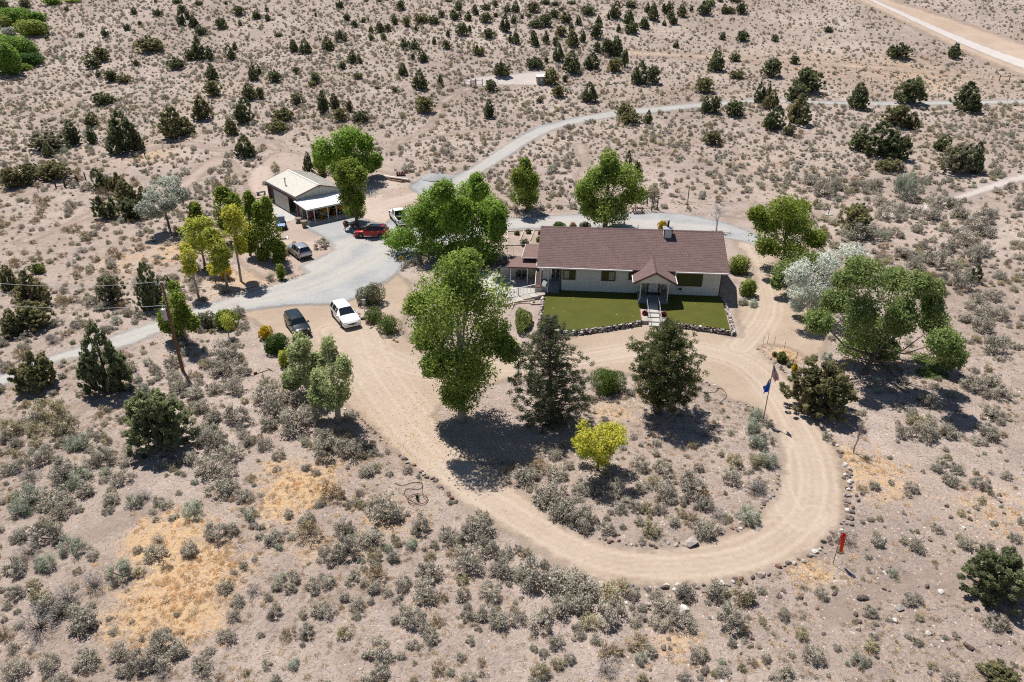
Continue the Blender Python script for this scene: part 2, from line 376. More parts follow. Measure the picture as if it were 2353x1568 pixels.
GLINE = [smoothpoly(W([(-90, 915), (170, 815), (350, 757), (520, 705), (700, 665), (830, 610), (940, 540), (1010, 470), (1090, 400), (1205, 320), (1400, 264), (1700, 236), (2400, 234)]), False),
         smoothpoly(W([(520, 690), (720, 620), (800, 560), (860, 545)]), False), smoothpoly(W([(880, 560), (1000, 520), (1150, 515), (1400, 510), (1650, 530)]), False)]
FARR = [smoothpoly(W([(1880, -42), (1992, 0), (2353, 160), (2480, 222), (2480, 186), (2353, 137), (2010, 0), (1900, -42)]))]
SHLD = [smoothpoly(W([(1840, -42), (1960, 0), (2110, 70), (2353, 178), (2480, 240), (2480, 160), (2353, 100), (2180, 40), (2050, 0), (1960, -42)])),]
SIDE = [smoothpoly(W([(2010, 494), (2120, 470), (2230, 437), (2353, 397), (2460, 360), (2460, 376), (2353, 416), (2240, 452), (2130, 484), (2030, 504)]))]
CLR = [smoothpoly(W([(1060, 190), (1100, 178), (1180, 170), (1245, 165), (1270, 178), (1240, 195), (1160, 196), (1110, 200)]))]
TRK = [smoothpoly(W([(560, 395), (520, 360), (470, 372), (400, 430), (330, 470), (330, 478), (420, 445), (480, 395), (520, 380), (545, 405)]))]
sheet('dirt_yard', YARD, yard_m, 0.010, 0.6, [smoothpoly(W([(640, 560), (740, 560), (860, 480), (960, 450)]), False), smoothpoly(W([(600, 560), (600, 480), (600, 390)]), False), smoothpoly(W([(880, 520), (850, 440), (900, 425)]), False)], 0.3)
sheet('dirt_driveway', DRV, dirt_m, 0.018, 0.25, [smoothpoly(W(LOOP), True), smoothpoly(W([(840, 720), (870, 830), (960, 960), (1060, 1090)]), False), smoothpoly(W([(1870, 1180), (1840, 1200), (1790, 1120), (1790, 1000)]), False), smoothpoly(W([(1700, 560), (1745, 640), (1760, 720), (1700, 800)]), False)])
sheet('gravel_road', GRAV, grav_m, 0.028, 0.6, GLINE, 0.35)
sheet('road_shoulder', SHLD, shld_m, 0.03, 2.0, pad=4.0)
sheet('far_road', FARR, road_m, 0.07, 1.0, [smoothpoly(W([(1890, -42), (2001, 0), (2353, 148), (2480, 204)]), False)], 0.5, 1.3)
sheet('side_track', SIDE, road_m, 0.04, 0.8)
sheet('clearing', CLR, road_m, 0.04, 1.0)
sheet('dirt_track', TRK, yard_m, 0.035, 0.8)
WASH = [smoothpoly(W([(1430, 128), (1560, 133), (1800, 146), (1960, 158), (2140, 170), (2360, 188), (2360, 178), (2140, 160), (1960, 146), (1800, 136), (1560, 122), (1440, 116)]))]
sheet('dry_wash', WASH, shld_m, 0.035, 2.0, pad=4.0)
def trail(pts, w):
    c = smoothpoly(W(pts), False, 4); L = []; R = []
    for i, p in enumerate(c):
        a, b = c[max(0, i - 1)], c[min(len(c) - 1, i + 1)]; dx, dy = b[0] - a[0], b[1] - a[1]; n = math.hypot(dx, dy) + 1e-6; k = w * (.8 + .3 * math.sin(i * 1.3))
        L.append((p[0] - dy / n * k, p[1] + dx / n * k)); R.append((p[0] + dy / n * k, p[1] - dx / n * k))
    return [L + R[::-1]]
TRAILS = [trail(q, w) for q, w in (([(1085, 202), (1050, 215), (1012, 240), (1005, 265), (975, 300), (925, 322), (900, 350)], 1.0), ([(640, 345), (600, 320), (560, 335), (500, 345), (430, 330), (340, 345), (250, 365)], 1.1), ([(900, 330), (1000, 315), (1100, 300), (1180, 300)], .9), ([(1330, 330), (1345, 380), (1330, 420)], 1.2), ([(120, 262), (220, 215), (330, 190), (430, 160)], .9), ([(40, 560), (150, 520), (260, 470), (320, 440)], 1.0), ([(150, 960), (230, 905), (300, 880)], .7), ([(1690, 500), (1800, 470), (1900, 500), (2020, 520)], .9), ([(60, 1290), (200, 1230), (330, 1170)], .6), ([(1900, 1420), (2050, 1350), (2200, 1330), (2353, 1270)], .5))]
for tr_ in TRAILS: sheet('dirt_trail', tr_, yard_m, 0.022, 0.7, pad=1.6)
KEEP_OUT = TRAILS + [DRV, GRAV, FARR, SIDE, CLR]

# ------------------------------------------------------------------ plants
bark_m = mat('bark', (0.16, 0.12, 0.095), 0.9, 0.35, 3, 0.6, 14)
palebark_m = mat('pale_bark', (0.36, 0.32, 0.27), 0.9, 0.3, 3, 0.5, 12)
deadwood_m = mat('dead_wood', (0.62, 0.59, 0.56), 0.9, 0.2, 3)
greywood_m = mat('grey_dead_wood', (0.30, 0.27, 0.26), 0.9, 0.25, 3)
jun_m = [leafmat('juniper_dark', [(0, (0.112, 0.133, 0.068)), (0.5, (0.237, 0.265, 0.138)), (1, (0.432, 0.445, 0.243))], 0.58, 0.7, 0.12),
         leafmat('juniper_olive', [(0, (0.155, 0.156, 0.078)), (0.5, (0.318, 0.305, 0.154)), (1, (0.522, 0.476, 0.259))], 0.58, 0.7, 0.12),
         leafmat('juniper_grey', [(0, (0.204, 0.200, 0.127)), (0.5, (0.384, 0.367, 0.243)), (1, (0.571, 0.530, 0.365))], 0.58, 0.7, 0.12)]
SG = {'sage': leafmat('sage_leaf', [(0, (0.22, 0.197, 0.155)), (0.5, (0.415, 0.38, 0.305)), (1, (0.57, 0.535, 0.445))], 0.35, 0.8, 0.1),
      'olive': leafmat('olive_sage', [(0, (0.20, 0.175, 0.105)), (0.5, (0.38, 0.34, 0.21)), (1, (0.55, 0.495, 0.32))], 0.35, 0.8, 0.1),
      'blue': leafmat('rabbitbrush_leaf', [(0, (0.19, 0.205, 0.15)), (0.5, (0.39, 0.425, 0.32)), (1, (0.57, 0.60, 0.48))], 0.35, 0.8, 0.1),
      'tan': leafmat('tan_scrub', [(0, (0.19, 0.145, 0.085)), (0.5, (0.36, 0.275, 0.165)), (1, (0.50, 0.40, 0.255))], 0.2, 0.85, 0.05),
      'dead': leafmat('dead_twig', [(0, (0.17, 0.155, 0.145)), (0.5, (0.30, 0.28, 0.265)), (1, (0.46, 0.435, 0.41))], 0, 0.9, 0.05),
      'straw': leafmat('dry_grass', [(0, (0.54, 0.41, 0.26)), (0.5, (0.70, 0.55, 0.37)), (1, (0.80, 0.66, 0.47))], 0.25, 0.9, 0.05),
      'gold': leafmat('golden_grass', [(0, (0.66, 0.45, 0.25)), (0.5, (0.80, 0.58, 0.34)), (1, (0.86, 0.68, 0.45))], 0.25, 0.9, 0.05)}
twig_m = mat('sage_twig', (0.20, 0.165, 0.135), 0.9, 0.2)
LF = {}
def LFm(name, a, b, c, trans=0.5):
    g = 1.42 if max(c) < 0.5 else .95; LF[name] = leafmat(name, [(0, [q * g for q in a]), (0.5, [q * g for q in b]), (1, [q * g for q in c])], trans, 0.6, 0.12, 0.06)
LFm('cottonwood_leaf', (0.068, 0.115, 0.022), (0.155, 0.22, 0.045), (0.31, 0.345, 0.08))
LFm('maple_leaf', (0.065, 0.135, 0.02), (0.16, 0.255, 0.038), (0.28, 0.36, 0.075))
LFm('poplar_leaf', (0.065, 0.105, 0.02), (0.145, 0.20, 0.035), (0.29, 0.31, 0.055))
LFm('greyaspen_leaf', (0.13, 0.165, 0.07), (0.26, 0.295, 0.135), (0.42, 0.44, 0.23))
LFm('yellow_leaf', (0.24, 0.31, 0.045), (0.56, 0.55, 0.08), (0.80, 0.73, 0.14))
LFm('yellowgreen_leaf', (0.26, 0.32, 0.05), (0.48, 0.52, 0.09), (0.70, 0.68, 0.16))
LFm('gold_leaf', (0.42, 0.30, 0.015), (0.62, 0.44, 0.02), (0.74, 0.56, 0.06))
LFm('silver_leaf', (0.30, 0.32, 0.25), (0.50, 0.53, 0.43), (0.68, 0.70, 0.60))
LFm('white_leaf', (0.55, 0.58, 0.48), (0.76, 0.79, 0.69), (0.90, 0.92, 0.84), .4)
LFm('willow_leaf', (0.075, 0.12, 0.032), (0.165, 0.22, 0.07), (0.29, 0.33, 0.13))
LFm('creek_leaf', (0.06, 0.12, 0.02), (0.15, 0.24, 0.045), (0.28, 0.37, 0.085))
LFm('shrub_leaf', (0.022, 0.05, 0.012), (0.055, 0.10, 0.022), (0.12, 0.18, 0.05))
LFm('lime_leaf', (0.09, 0.13, 0.022), (0.20, 0.24, 0.05), (0.33, 0.35, 0.10))
LFm('greyshrub_leaf', (0.07, 0.08, 0.04), (0.145, 0.155, 0.085), (0.27, 0.265, 0.17))
LFm('barberry_leaf', (0.06, 0.012, 0.014), (0.14, 0.03, 0.03), (0.24, 0.07, 0.06))
LFm('hedge_leaf', (0.045, 0.065, 0.014), (0.10, 0.125, 0.03), (0.20, 0.21, 0.06))
LFm('spreading_juniper_leaf', (0.03, 0.055, 0.010), (0.07, 0.105, 0.02), (0.145, 0.175, 0.045), 0.2)
LFm('rust_leaf', (0.13, 0.085, 0.04), (0.25, 0.16, 0.085), (0.38, 0.25, 0.14))
pineA_m = leafmat('pine_needles', [(0, (0.075, 0.088, 0.048)), (0.5, (0.165, 0.18, 0.10)), (1, (0.29, 0.295, 0.175))], 0.45, 0.6, 0.15, 0.05)
pineB_m = leafmat('pine_needles_green', [(0, (0.058, 0.075, 0.026)), (0.5, (0.14, 0.16, 0.056)), (1, (0.26, 0.265, 0.11))], 0.45, 0.6, 0.15, 0.05)

def juniper_parts(seed, kind):
    """one juniper one metre tall and one metre wide: pointed tufts crowding over several leaders"""
    rng = np.random.default_rng(seed); lobes = []
    if kind == 'cone':
        lobes.append((0, 0, 0.36, 1.0, 0.02))
        for i in range(7):
            a = rng.uniform(0, 6.28); r = rng.uniform(0.16, 0.30); lobes.append((r * math.cos(a), r * math.sin(a), rng.uniform(0.15, 0.22), rng.uniform(0.42, 0.78), 0.0))
    elif kind == 'round':
        for i in range(11):
            a = i * 2.4; r = 0.29 * math.sqrt((i + 0.3) / 11); lobes.append((r * math.cos(a), r * math.sin(a), rng.uniform(0.19, 0.25), rng.uniform(0.72, 1.0) * (1 - r * 0.5), rng.uniform(0, 0.06)))
    elif kind == 'wide':
        for i in range(14):
            a = i * 2.4; r = 0.36 * math.sqrt((i + 0.3) / 14); lobes.append((r * math.cos(a), r * math.sin(a), rng.uniform(0.13, 0.20), rng.uniform(0.55, 1.0) * (1 - r * 0.7), rng.uniform(0, 0.08)))
    else:  # open: several thin leaders with gaps
        for i in range(8):
            a = i * 2.4; r = 0.34 * math.sqrt((i + 0.3) / 8); lobes.append((r * math.cos(a), r * math.sin(a), rng.uniform(0.11, 0.17), rng.uniform(0.6, 1.0) * (1 - r * 0.5), rng.uniform(0.05, 0.16)))
    C = []; D = []; T = []; NN = []
    dens = 300 / sum(l[2] * l[3] for l in lobes)
    for lx, ly, lr, lh, z0 in lobes:
        for _ in range(int(dens * lr * lh)):
            t = rng.uniform(0.0, 1.0) ** 0.85
            pr = (t / 0.28) ** 0.5 if t < 0.28 else ((1 - t) / 0.72) ** 0.62
            r = lr * pr * rng.uniform(0.68, 1.10); a = rng.uniform(0, 6.28)
            c = np.array([lx + r * math.cos(a), ly + r * math.sin(a), z0 + (lh - z0) * t * 0.96])
            d = np.array([math.cos(a) * 0.55 + lx, math.sin(a) * 0.55 + ly, 0.9]); d /= np.linalg.norm(d)
            n = 60; s = rng.uniform(0, 1, n)[:, None]; ln = rng.uniform(0.06, 0.12)
            rd = rng.normal(size=(n, 3)); rd = unit(rd - d * (rd @ d)[:, None]); bul = np.sqrt(np.clip(1 - (2 * s - .8) ** 2 / 1.5, .05, 1))
            C.append(c + d * ln * (s - 0.4) + rd * 0.032 * bul * rng.uniform(.7, 1.1, (n, 1)))
            NN.append(rd + d * (s * 1.2 - .2)); D.append(np.repeat(d[None], n, 0))
            T.append(np.clip(rng.uniform(0.05, 0.85) + rng.normal(size=n) * 0.16, 0, 1))
    C = np.concatenate(C); D = np.concatenate(D); T = np.concatenate(T); NN = np.concatenate(NN)
    C[:, 2] = np.maximum(C[:, 2], 0.012)
    V, F = flakes(C, NN, D, rng.uniform(0.03, 0.05, len(C)), rng.uniform(0.02, 0.03, len(C)), rng)
    b = MB(); b.tube([(0, 0, -0.03), (0.01, 0, 0.25), (0.0, 0.01, 0.6)], [0.035, 0.028, 0.01], 6)
    for lx, ly, lr, lh, z0 in lobes[:9]: b.tube([(0, 0, 0.06), (lx * 0.7, ly * 0.7, 0.2), (lx, ly, lh * 0.85)], [0.02, 0.014, 0.004], 4)
    return V, F, T, b
JV = []
for i, kd in enumerate(['cone', 'cone', 'round', 'round', 'wide', 'wide', 'open', 'cone', 'round']):
    V, F, T, b = juniper_parts(100 + i, kd)
    m = jun_m[0] if i < 7 else None
    tm = b.mesh('juniper_trunk', bark_m)
    crowns = {}
    for ci, jm in enumerate(jun_m):
        crowns[ci] = npmesh('juniper_crown', V, F, [jm], tint=T)
    JV.append((kd, crowns, tm))
JSH = {'cone': 'pointed', 'round': 'rounded', 'wide': 'broad spreading', 'open': 'open many-stemmed'}
JCO = ['dark green', 'olive green', 'grey-green']
TREES = []
def juniper(x, y, w, hh, var=None, colr=0, label=None, group='junipers scattered over the sagebrush', lobby=0.55):
    """x, y: foot of the crown in the photograph; w, hh: its width and height there"""
    p0 = P(x, y); k = kpx(p0); R = w / k / 2
    Yc = p0.y + lobby * R; top = atY(x, y - hh, Yc); c = Vector((top.x, Yc, h(top.x, Yc)))
    H = max(0.5, top.z - c.z)
    if var is None:
        rr = random.random()
        var = random.choice([0, 1, 7]) if H > 1.75 * R and rr < 0.75 else (random.choice([4, 5]) if H < 1.35 * R else random.choice([2, 3, 8, 2, 3, 6, 0]))
    kd, crowns, tm = JV[var]
    place = ('beside the gravel road below the workshop' if y > 640 else 'on the slope left of the workshop' if y > 390 and x < 480 else 'behind the workshop and house' if y > 300 and 480 < x < 1500 else 'right of the grey road beyond the house' if y > 215 and x >= 1500 else 'near the creek thicket' if x < 330 and y < 250 else 'above the left slope fence' if x < 620 and y > 170 else 'on the bare flat below the far road' if x > 1500 and y > 60 else 'around the pump house and hillside gate' if 150 < y and x > 1000 else 'in the dense hillside belt' if x > 1000 else 'high on the open hillside' if y < 110 else 'midway up the open hillside')
    size = 'small' if H < 2.6 else 'tall' if H > 5 else 'medium'
    lab = label or f'{size} {JCO[colr]} {JSH[kd]} juniper {place}'
    o = thing('juniper_tree', lab, 'tree', c - Vector((0, 0, 0.03)), random.uniform(0, 360), group if not label else None)
    s = (2 * R * 1.06, 2 * R * 1.06, H)
    for nm, me in (('trunk', tm), ('crown', crowns[colr])):
        q = link(bpy.data.objects.new(nm, me)); q.parent = o; q.scale = s
    TREES.append((c.x, c.y, R)); return o

def broad(name, label, base, lobes, lm, size=0.2, cov=1.0, tr=0.2, bk=None, spread=0.35, seed=1, needles=False, cr=0.26, cat='tree', group=None, trunk=True, limbs=True, shell=0.45, up=0.6):
    """a tree from the outline of its crown: each lobe is a place and size in the photograph at the tree's own distance"""
    rng = np.random.default_rng(seed); p = P(*base); bk = bk or bark_m
    rad = max(abs(l[0] - base[0]) + l[2] for l in lobes) / kpx(p)
    o = thing(name, label, cat, p - Vector((0, 0, 0.02)), 0, group)
    C = []; T = []; D = []; O = []; b = MB(); L3 = []
    for i, (lx, ly, rx, ry) in enumerate(lobes):
        off = float(np.clip(rng.normal() * spread * rad, -0.6 * rad, 0.6 * rad)) if i else 0.0
        c = atY(lx, ly, p.y + off) ; kk = kpx(c); a = rx / kk; bz = ry / kk / 0.9
        if c.z - bz < p.z + 0.1: bz = max(0.25, c.z - p.z - 0.1)
        L3.append((c - p, a, bz))
    sub = [L3[0]]
    for c, a, bz in L3[1:]:
        if a < .35: sub.append((c, a, bz)); continue
        for _ in range(3):
            j = unit(rng.normal(size=(1, 3)))[0] * rng.uniform(.25, .55); s_ = rng.uniform(.55, .84)
            sub.append((c + Vector((j[0] * a, j[1] * a, j[2] * bz)), a * s_, max(.2, bz * s_)))
    L3 = [(c, a, bz if c.z - bz > .1 else max(.2, c.z - .1)) for c, a, bz in sub]
    zlo = min(c.z - z for c, a, z in L3); ztop = max(c.z for c, a, z in L3)
    main = sum((c for c, a, z in L3), Vector()) / len(L3)
    zf = max(0.25, zlo * 0.7 + 0.25 * main.z)
    fork = Vector((main.x * 0.25, main.y * 0.2, zf)); crown_c = Vector((main.x * 0.85, main.y * 0.85, max(zf + 0.3, main.z)))
    if trunk:
        b.tube([(0, 0, -0.1), fork * 0.5 + Vector((tr * 0.3, 0, 0)), fork, (fork + crown_c) / 2 + Vector((0.1 * tr, 0.1, 0)), crown_c, Vector((main.x, main.y, max(crown_c.z + 0.2, ztop * .92)))], [tr * 1.25, tr, tr * 0.8, tr * 0.5, tr * 0.3, tr * 0.04], 8)
    for c, a, bz in L3:
        if limbs and rng.random() < .6:
            t = rng.uniform(0.1, 0.8); st = fork.lerp(crown_c, t); mid = st.lerp(c, 0.5) + Vector((0, 0, -0.12 * (c - st).length))
            b.tube([st, mid, c], [tr * 0.3, tr * 0.18, tr * 0.05], 5)
        area = 4 * math.pi * (a * a + 2 * a * bz) / 3; n = int(area * cov * 0.95 / (size * size) * (2.6 if needles else 1.0))
        ccr = max(0.18, cr * a); m = max(6, int(area / (ccr * ccr) * 0.75))
        q = unit(rng.normal(size=(m, 3))) * (rng.uniform(shell, 1.0, m) ** 0.6 * np.where(rng.random(m) < .12, 1.22, 1.0))[:, None]
        K = q * np.array([a, a, bz]) + np.array(c)
        if limbs and tr > 0.05:
            for j in range(min(m, 9)): b.tube([c, Vector(K[j])], [tr * 0.09 + 0.008, 0.006], 3, cap=False)
        w = rng.uniform(0.25, 1.0, m) ** 1.6; cnt = np.maximum(4, (w / w.sum() * n).astype(int))
        for j in range(m):
            nn = cnt[j]; g = rng.normal(size=(nn, 3)) * ccr * np.array([0.7, 0.7, 0.55])
            C.append(K[j] + g); O.append(g / ccr * .8 + q[j] * .9)
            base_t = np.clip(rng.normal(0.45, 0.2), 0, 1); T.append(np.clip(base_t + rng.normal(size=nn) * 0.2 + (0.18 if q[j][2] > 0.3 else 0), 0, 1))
            if needles: D.append(g / ccr + q[j] * 0.5 + np.array([0, 0, 0.5]) + rng.normal(size=(nn, 3)) * 0.4)
        if not needles:   # long leafy shoots standing out of the crown
            for _ in range(int(m * .28)):
                u = unit(rng.normal(size=(1, 3)))[0]; st = np.array(c) + u * np.array([a, a, bz]) * .8; dd = u * np.array([1, 1, .6]) + np.array([0, 0, .55]); dd /= np.linalg.norm(dd)
                ln = max(.35, a * rng.uniform(.3, .55)); nn = max(6, int(n / m * .7)); t = rng.uniform(0, 1, (nn, 1)); g = rng.normal(size=(nn, 3)) * .5 * size * (1.7 - t)
                C.append(st + dd * ln * t + g); O.append(g / size + dd * .5); T.append(np.clip(rng.uniform(.35, .8) + rng.normal(size=nn) * .15, 0, 1))
    C = np.concatenate(C); T = np.concatenate(T); C[:, 2] = np.maximum(C[:, 2], 0.05)
    if needles: V, F = flakes(C, np.concatenate(O) + np.array([0, 0, .2]), np.concatenate(D), rng.uniform(0.8, 1.4, len(C)) * size, 0.42 * size, rng, .6)
    else: V, F = leaves(C, size, rng, up, out=np.concatenate(O))
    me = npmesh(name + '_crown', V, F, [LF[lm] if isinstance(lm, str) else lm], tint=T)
    if len(b.f): b.obj('trunk', bk, o, smooth=True)
    cw = link(bpy.data.objects.new('crown', me)); cw.parent = o
    TREES.append((p.x, p.y, 0.7)); return o

def pine(label, base, prof, nm, seed, dens=1.0, bk=None):
    """prof: (photo y, left reach, right reach) from the top down; whorls of boughs with bottle-brush tufts towards their ends"""
    rng = np.random.default_rng(seed); p = P(*base); o = thing('pine_tree', label, 'tree', p - Vector((0, 0, .02)))
    lv = []
    for y, l, r, xc in prof:
        c = atY(xc, y, p.y); k = kpx(c); lv.append((c.z - p.z, l / k, r / k, c.x - p.x))
    lv.sort(); zt = lv[-1][0]; zs = [q[0] for q in lv]
    def at_z(z): return [float(np.interp(z, zs, [q[i] for q in lv])) for i in (1, 2, 3)]
    b = MB(); tp = [(0, 0, -.1)] + [(at_z(z)[2] * .8, 0, z) for z in np.linspace(lv[0][0] * .7, zt, 7)]
    b.tube(tp, list(np.linspace(.27, .03, len(tp))), 8); C = []; NN = []; D = []; T = []
    z = lv[0][0]
    while z < zt - .1:
        l, r, xc = at_z(z); nb = 6 if (l + r) > 2.5 else 5
        a0 = rng.uniform(0, 6.28)
        for q in range(nb):
            a = a0 + q * 6.283 / nb + rng.normal() * .25; ca, sa = math.cos(a), math.sin(a); R = (r if ca > 0 else l) * (.55 + .45 * abs(ca)) if abs(ca) > .3 else (l + r) / 2 * .85
            R *= rng.uniform(.72, 1.08); st = np.array([xc * .8, 0, z - .12 * R]); tip = np.array([xc * .8 + ca * R, sa * R, z + .10 * R + rng.normal() * .12])
            md = (st + tip) / 2 + np.array([0, 0, -.07 * R]); b.tube([tuple(st), tuple(md), tuple(tip)], [.05 + .012 * R, .03, .012], 4, cap=False)
            nt = max(3, int(R * 4.6 * dens))
            for t in np.linspace(.30, 1.0, nt):
                base_p = (1 - t) ** 2 * st + 2 * t * (1 - t) * md + t * t * tip; sp = .28 * R * (1 - abs(t - .65)) * rng.normal()
                c = base_p + np.array([-sa * sp, ca * sp, abs(rng.normal()) * .12]); n = 52; g = unit(rng.normal(size=(n, 3)))
                rr = rng.uniform(.35, 1.0, (n, 1)) * rng.uniform(.2, .33); C.append(c + g * rr * np.array([1, 1, .8])); NN.append(g + np.array([ca * .2, sa * .2, .5])); D.append(g + np.array([ca * .3, sa * .3, .5]))
                bt = rng.uniform(.2, .75); T.append(np.clip(bt + rng.normal(size=n) * .15, 0, 1))
        z += rng.uniform(.42, .62)
    C = np.concatenate(C); C[:, 2] = np.maximum(C[:, 2], .05)
    V, F = flakes(C, np.concatenate(NN), np.concatenate(D), rng.uniform(.14, .24, len(C)), .075, rng, .6)
    b.obj('trunk', bk or bark_m, o, smooth=True); cw = link(bpy.data.objects.new('crown', npmesh('pine_crown', V, F, [nm], tint=np.concatenate(T)))); cw.parent = o
    TREES.append((p.x, p.y, .7)); return o

def shrub(name, label, x, y, w, hh, lm, size=0.12, seed=1, cov=1.4, needles=False, group=None, n=7, cat='shrub'):
    """x, y: foot in the photograph, w, hh: width and height there; a dome of several lumps on short stems"""
    rng = random.Random(seed); p = P(x, y); R = w / kpx(p) / 2; c = P(x, y); c = Vector((c.x, c.y + 0.45 * R, 0)); c.z = h(c.x, c.y)
    H = max(0.25, atY(x, y - hh, c.y).z - c.z)
    rs = np.random.default_rng(seed); o = thing(name, label, cat, c - Vector((0, 0, 0.02)), 0, group)
    C = []; T = []; D = []; b = MB()
    for i in range(n):
        a = i * 2.4 + rng.random(); r = R * 0.55 * math.sqrt((i + 0.2) / n); lz = H * rng.uniform(0.42, 0.6) * (1 - 0.3 * r / R); lr = R * rng.uniform(0.42, 0.55)
        lc = np.array([r * math.cos(a), r * math.sin(a), lz])
        b.tube([(0, 0, -0.05), (lc[0] * 0.5, lc[1] * 0.5, lz * 0.5), tuple(lc)], [0.035, 0.025, 0.01], 4)
        area = 4 * math.pi * (lr * lr + 2 * lr * lz) / 3; nn = int(area * cov / (size * size))
        q = unit(rs.normal(size=(nn, 3))) * (rs.uniform(0.55, 1, nn) ** 0.5)[:, None]
        m = max(5, int(nn / 40)); K = unit(rs.normal(size=(m, 3))); own = np.argmax(q @ K.T, 1); q = q * (0.86 + 0.2 * rs.random(m)[own])[:, None]
        C.append(lc + q * np.array([lr, lr, min(lz, H - lz) * 1.05])); D.append(q + np.array([0, 0, 0.4]) + rs.normal(size=(nn, 3)) * 0.4)
        T.append(np.clip(rs.uniform(0.15, 0.8, m)[own] + rs.normal(size=nn) * 0.18, 0, 1))
    C = np.concatenate(C); C[:, 2] = np.maximum(C[:, 2], 0.03); T = np.concatenate(T)
    if needles: V, F = flakes(C, np.concatenate(D), np.concatenate(D) + np.array([0, 0, .3]), rs.uniform(0.9, 1.5, len(C)) * size, 0.45 * size, rs, .7)
    else: V, F = leaves(C, size, rs, out=np.concatenate(D))
    b.obj('stems', bark_m, o)
    q = link(bpy.data.objects.new('foliage', npmesh(name + '_foliage', V, F, [LF[lm]], tint=T))); q.parent = o
    TREES.append((c.x, c.y, R)); return o

def bare_tree(name, label, base, top, w, m, seed, r0=0.09, cat='tree', depth=5, lean=0.0, forks=3):
    rng = random.Random(seed); p = P(*base); H = atY(base[0], top, p.y).z - p.z; R = w / kpx(p) / 2
    o = thing(name, label, cat, p - Vector((0, 0, 0.02))); bt = MB(); bb = MB()
    def grow(pt, d, ln, r, dp, mb):
        n = pt + d * ln; mid = (pt + n) / 2 + Vector((rng.uniform(-1, 1), rng.uniform(-1, 1), 0)) * ln * 0.08
        mb.tube([pt, mid, n], [r, r * 0.85, r * 0.65], 5 if dp > 2 else 3, cap=False)
        if dp == 0: return
        for _ in range(forks if dp > 1 else 3):
            dd = (d + Vector((rng.gauss(0, 1) * R / H * 1.1, rng.gauss(0, 1) * R / H * 1.1, rng.gauss(0.1, 0.35)))).normalized()
            grow(n if rng.random() < 0.6 else mid, dd, ln * rng.uniform(0.62, 0.85), r * 0.6, dp - 1, bb)
    grow(Vector((0, 0, -0.05)), Vector((lean, 0, 1)).normalized(), H * 0.3, r0, depth, bt)
    bt.obj('trunk', m, o, smooth=True); bb.obj('branches', m, o); TREES.append((p.x, p.y, 0.5)); return o

def bush_mesh(seed, lm, clumps=15, per=80, hgt=0.6, cr=0.15, leafL=0.07, leafW=0.04, jit=0.55, stems=26, up=0.35):
    """a sagebrush one metre across: crooked stems fanning out of the ground, each carrying a dense tuft of small leaves"""
    rng = np.random.default_rng(seed); b = MB(); C = []; D = []; T = []; NN = []
    lop = unit(rng.normal(size=(5, 3))); amp = rng.uniform(-0.3, 0.25, 5)
    for i in range(max(clumps, stems)):
        a = i * 2.4 + rng.uniform(-.5, .5); e = math.asin(((i % clumps) + .5) / clumps * .95 + .04); d = np.array([math.cos(a) * math.cos(e), math.sin(a) * math.cos(e), math.sin(e)])
        L = (0.42 + float(np.clip(d @ lop.T, 0, 1) ** 3 @ amp)) * rng.uniform(0.7, 1.08)
        t = d * L * np.array([1, 1, hgt / 0.5]) + np.array([0, 0, .06])
        mid = t * 0.5 + np.array([0, 0, -0.04]) + rng.normal(size=3) * 0.03
        S = np.cross(d, rng.normal(size=3)); S /= np.linalg.norm(S) + 1e-9
        b.add([S * 0.016, -S * 0.016, mid + S * 0.01, mid - S * 0.01, t], [(0, 1, 3, 2), (2, 3, 4)])
        if i >= clumps: continue
        bt = rng.uniform(0.2, 0.8); r = cr * rng.uniform(.7, 1.25)
        q = unit(rng.normal(size=(per, 3))); rr = rng.uniform(.55, 1.05, (per, 1)) * (1 + .3 * np.clip(q @ d, 0, 1)[:, None])
        C.append(t + q * rr * r); NN.append(q + d * .4 + np.array([0, 0, .3])); D.append(np.repeat((d * .7 + np.array([0, 0, up]))[None], per, 0))
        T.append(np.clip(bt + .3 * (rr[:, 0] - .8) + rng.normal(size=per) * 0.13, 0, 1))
    C = np.concatenate(C); D = np.concatenate(D); T = np.concatenate(T); NN = np.concatenate(NN); C[:, 2] = np.maximum(C[:, 2], 0.01)
    V, F = flakes(C, NN, D, rng.uniform(0.8, 1.4, len(C)) * leafL, leafW, rng, jit)
    tv = np.array([tuple(v) for v in b.v]); tf = []
    for f in b.f:
        if len(f) == 4: tf += [(f[0], f[1], f[2]), (f[0], f[2], f[3])]
        else: tf.append(f)
    Vv = np.concatenate([tv, V]); Ff = np.concatenate([np.array(tf), F + len(tv)])
    return npmesh('sagebrush', Vv, Ff, [twig_m, lm], tint=np.concatenate([np.full(len(tf), 0.3), T]), mi=np.concatenate([np.zeros(len(tf)), np.ones(len(F))]))
def tuft_mesh(seed, lm, n=60, hgt=0.8, rad=0.5):
    rng = np.random.default_rng(seed); a = rng.uniform(0, 6.28, n); r = rad * np.sqrt(rng.random(n)) * 0.55
    C = np.stack([r * np.cos(a), r * np.sin(a), np.zeros(n)], 1); D = np.stack([np.cos(a) * 0.6, np.sin(a) * 0.6, np.full(n, .8)], 1) + rng.normal(size=(n, 3)) * 0.5
    V, F = blades(C, D, rng.uniform(0.45, 1.0, n) * hgt, 0.05, rng)
    return npmesh('grass_tuft', V, F, [lm], tint=np.clip(rng.normal(0.5, 0.25, n), 0, 1))
KINDS = []   # (name, label, mesh)
for s in range(5): KINDS.append(('sagebrush', 'silvery grey sagebrush mound', bush_mesh(s, SG['sage'], 12 + 2 * s, 80)))
for s in range(3): KINDS.append(('sagebrush', 'olive tinged sagebrush mound', bush_mesh(20 + s, SG['olive'], 14 + 2 * s, 78)))
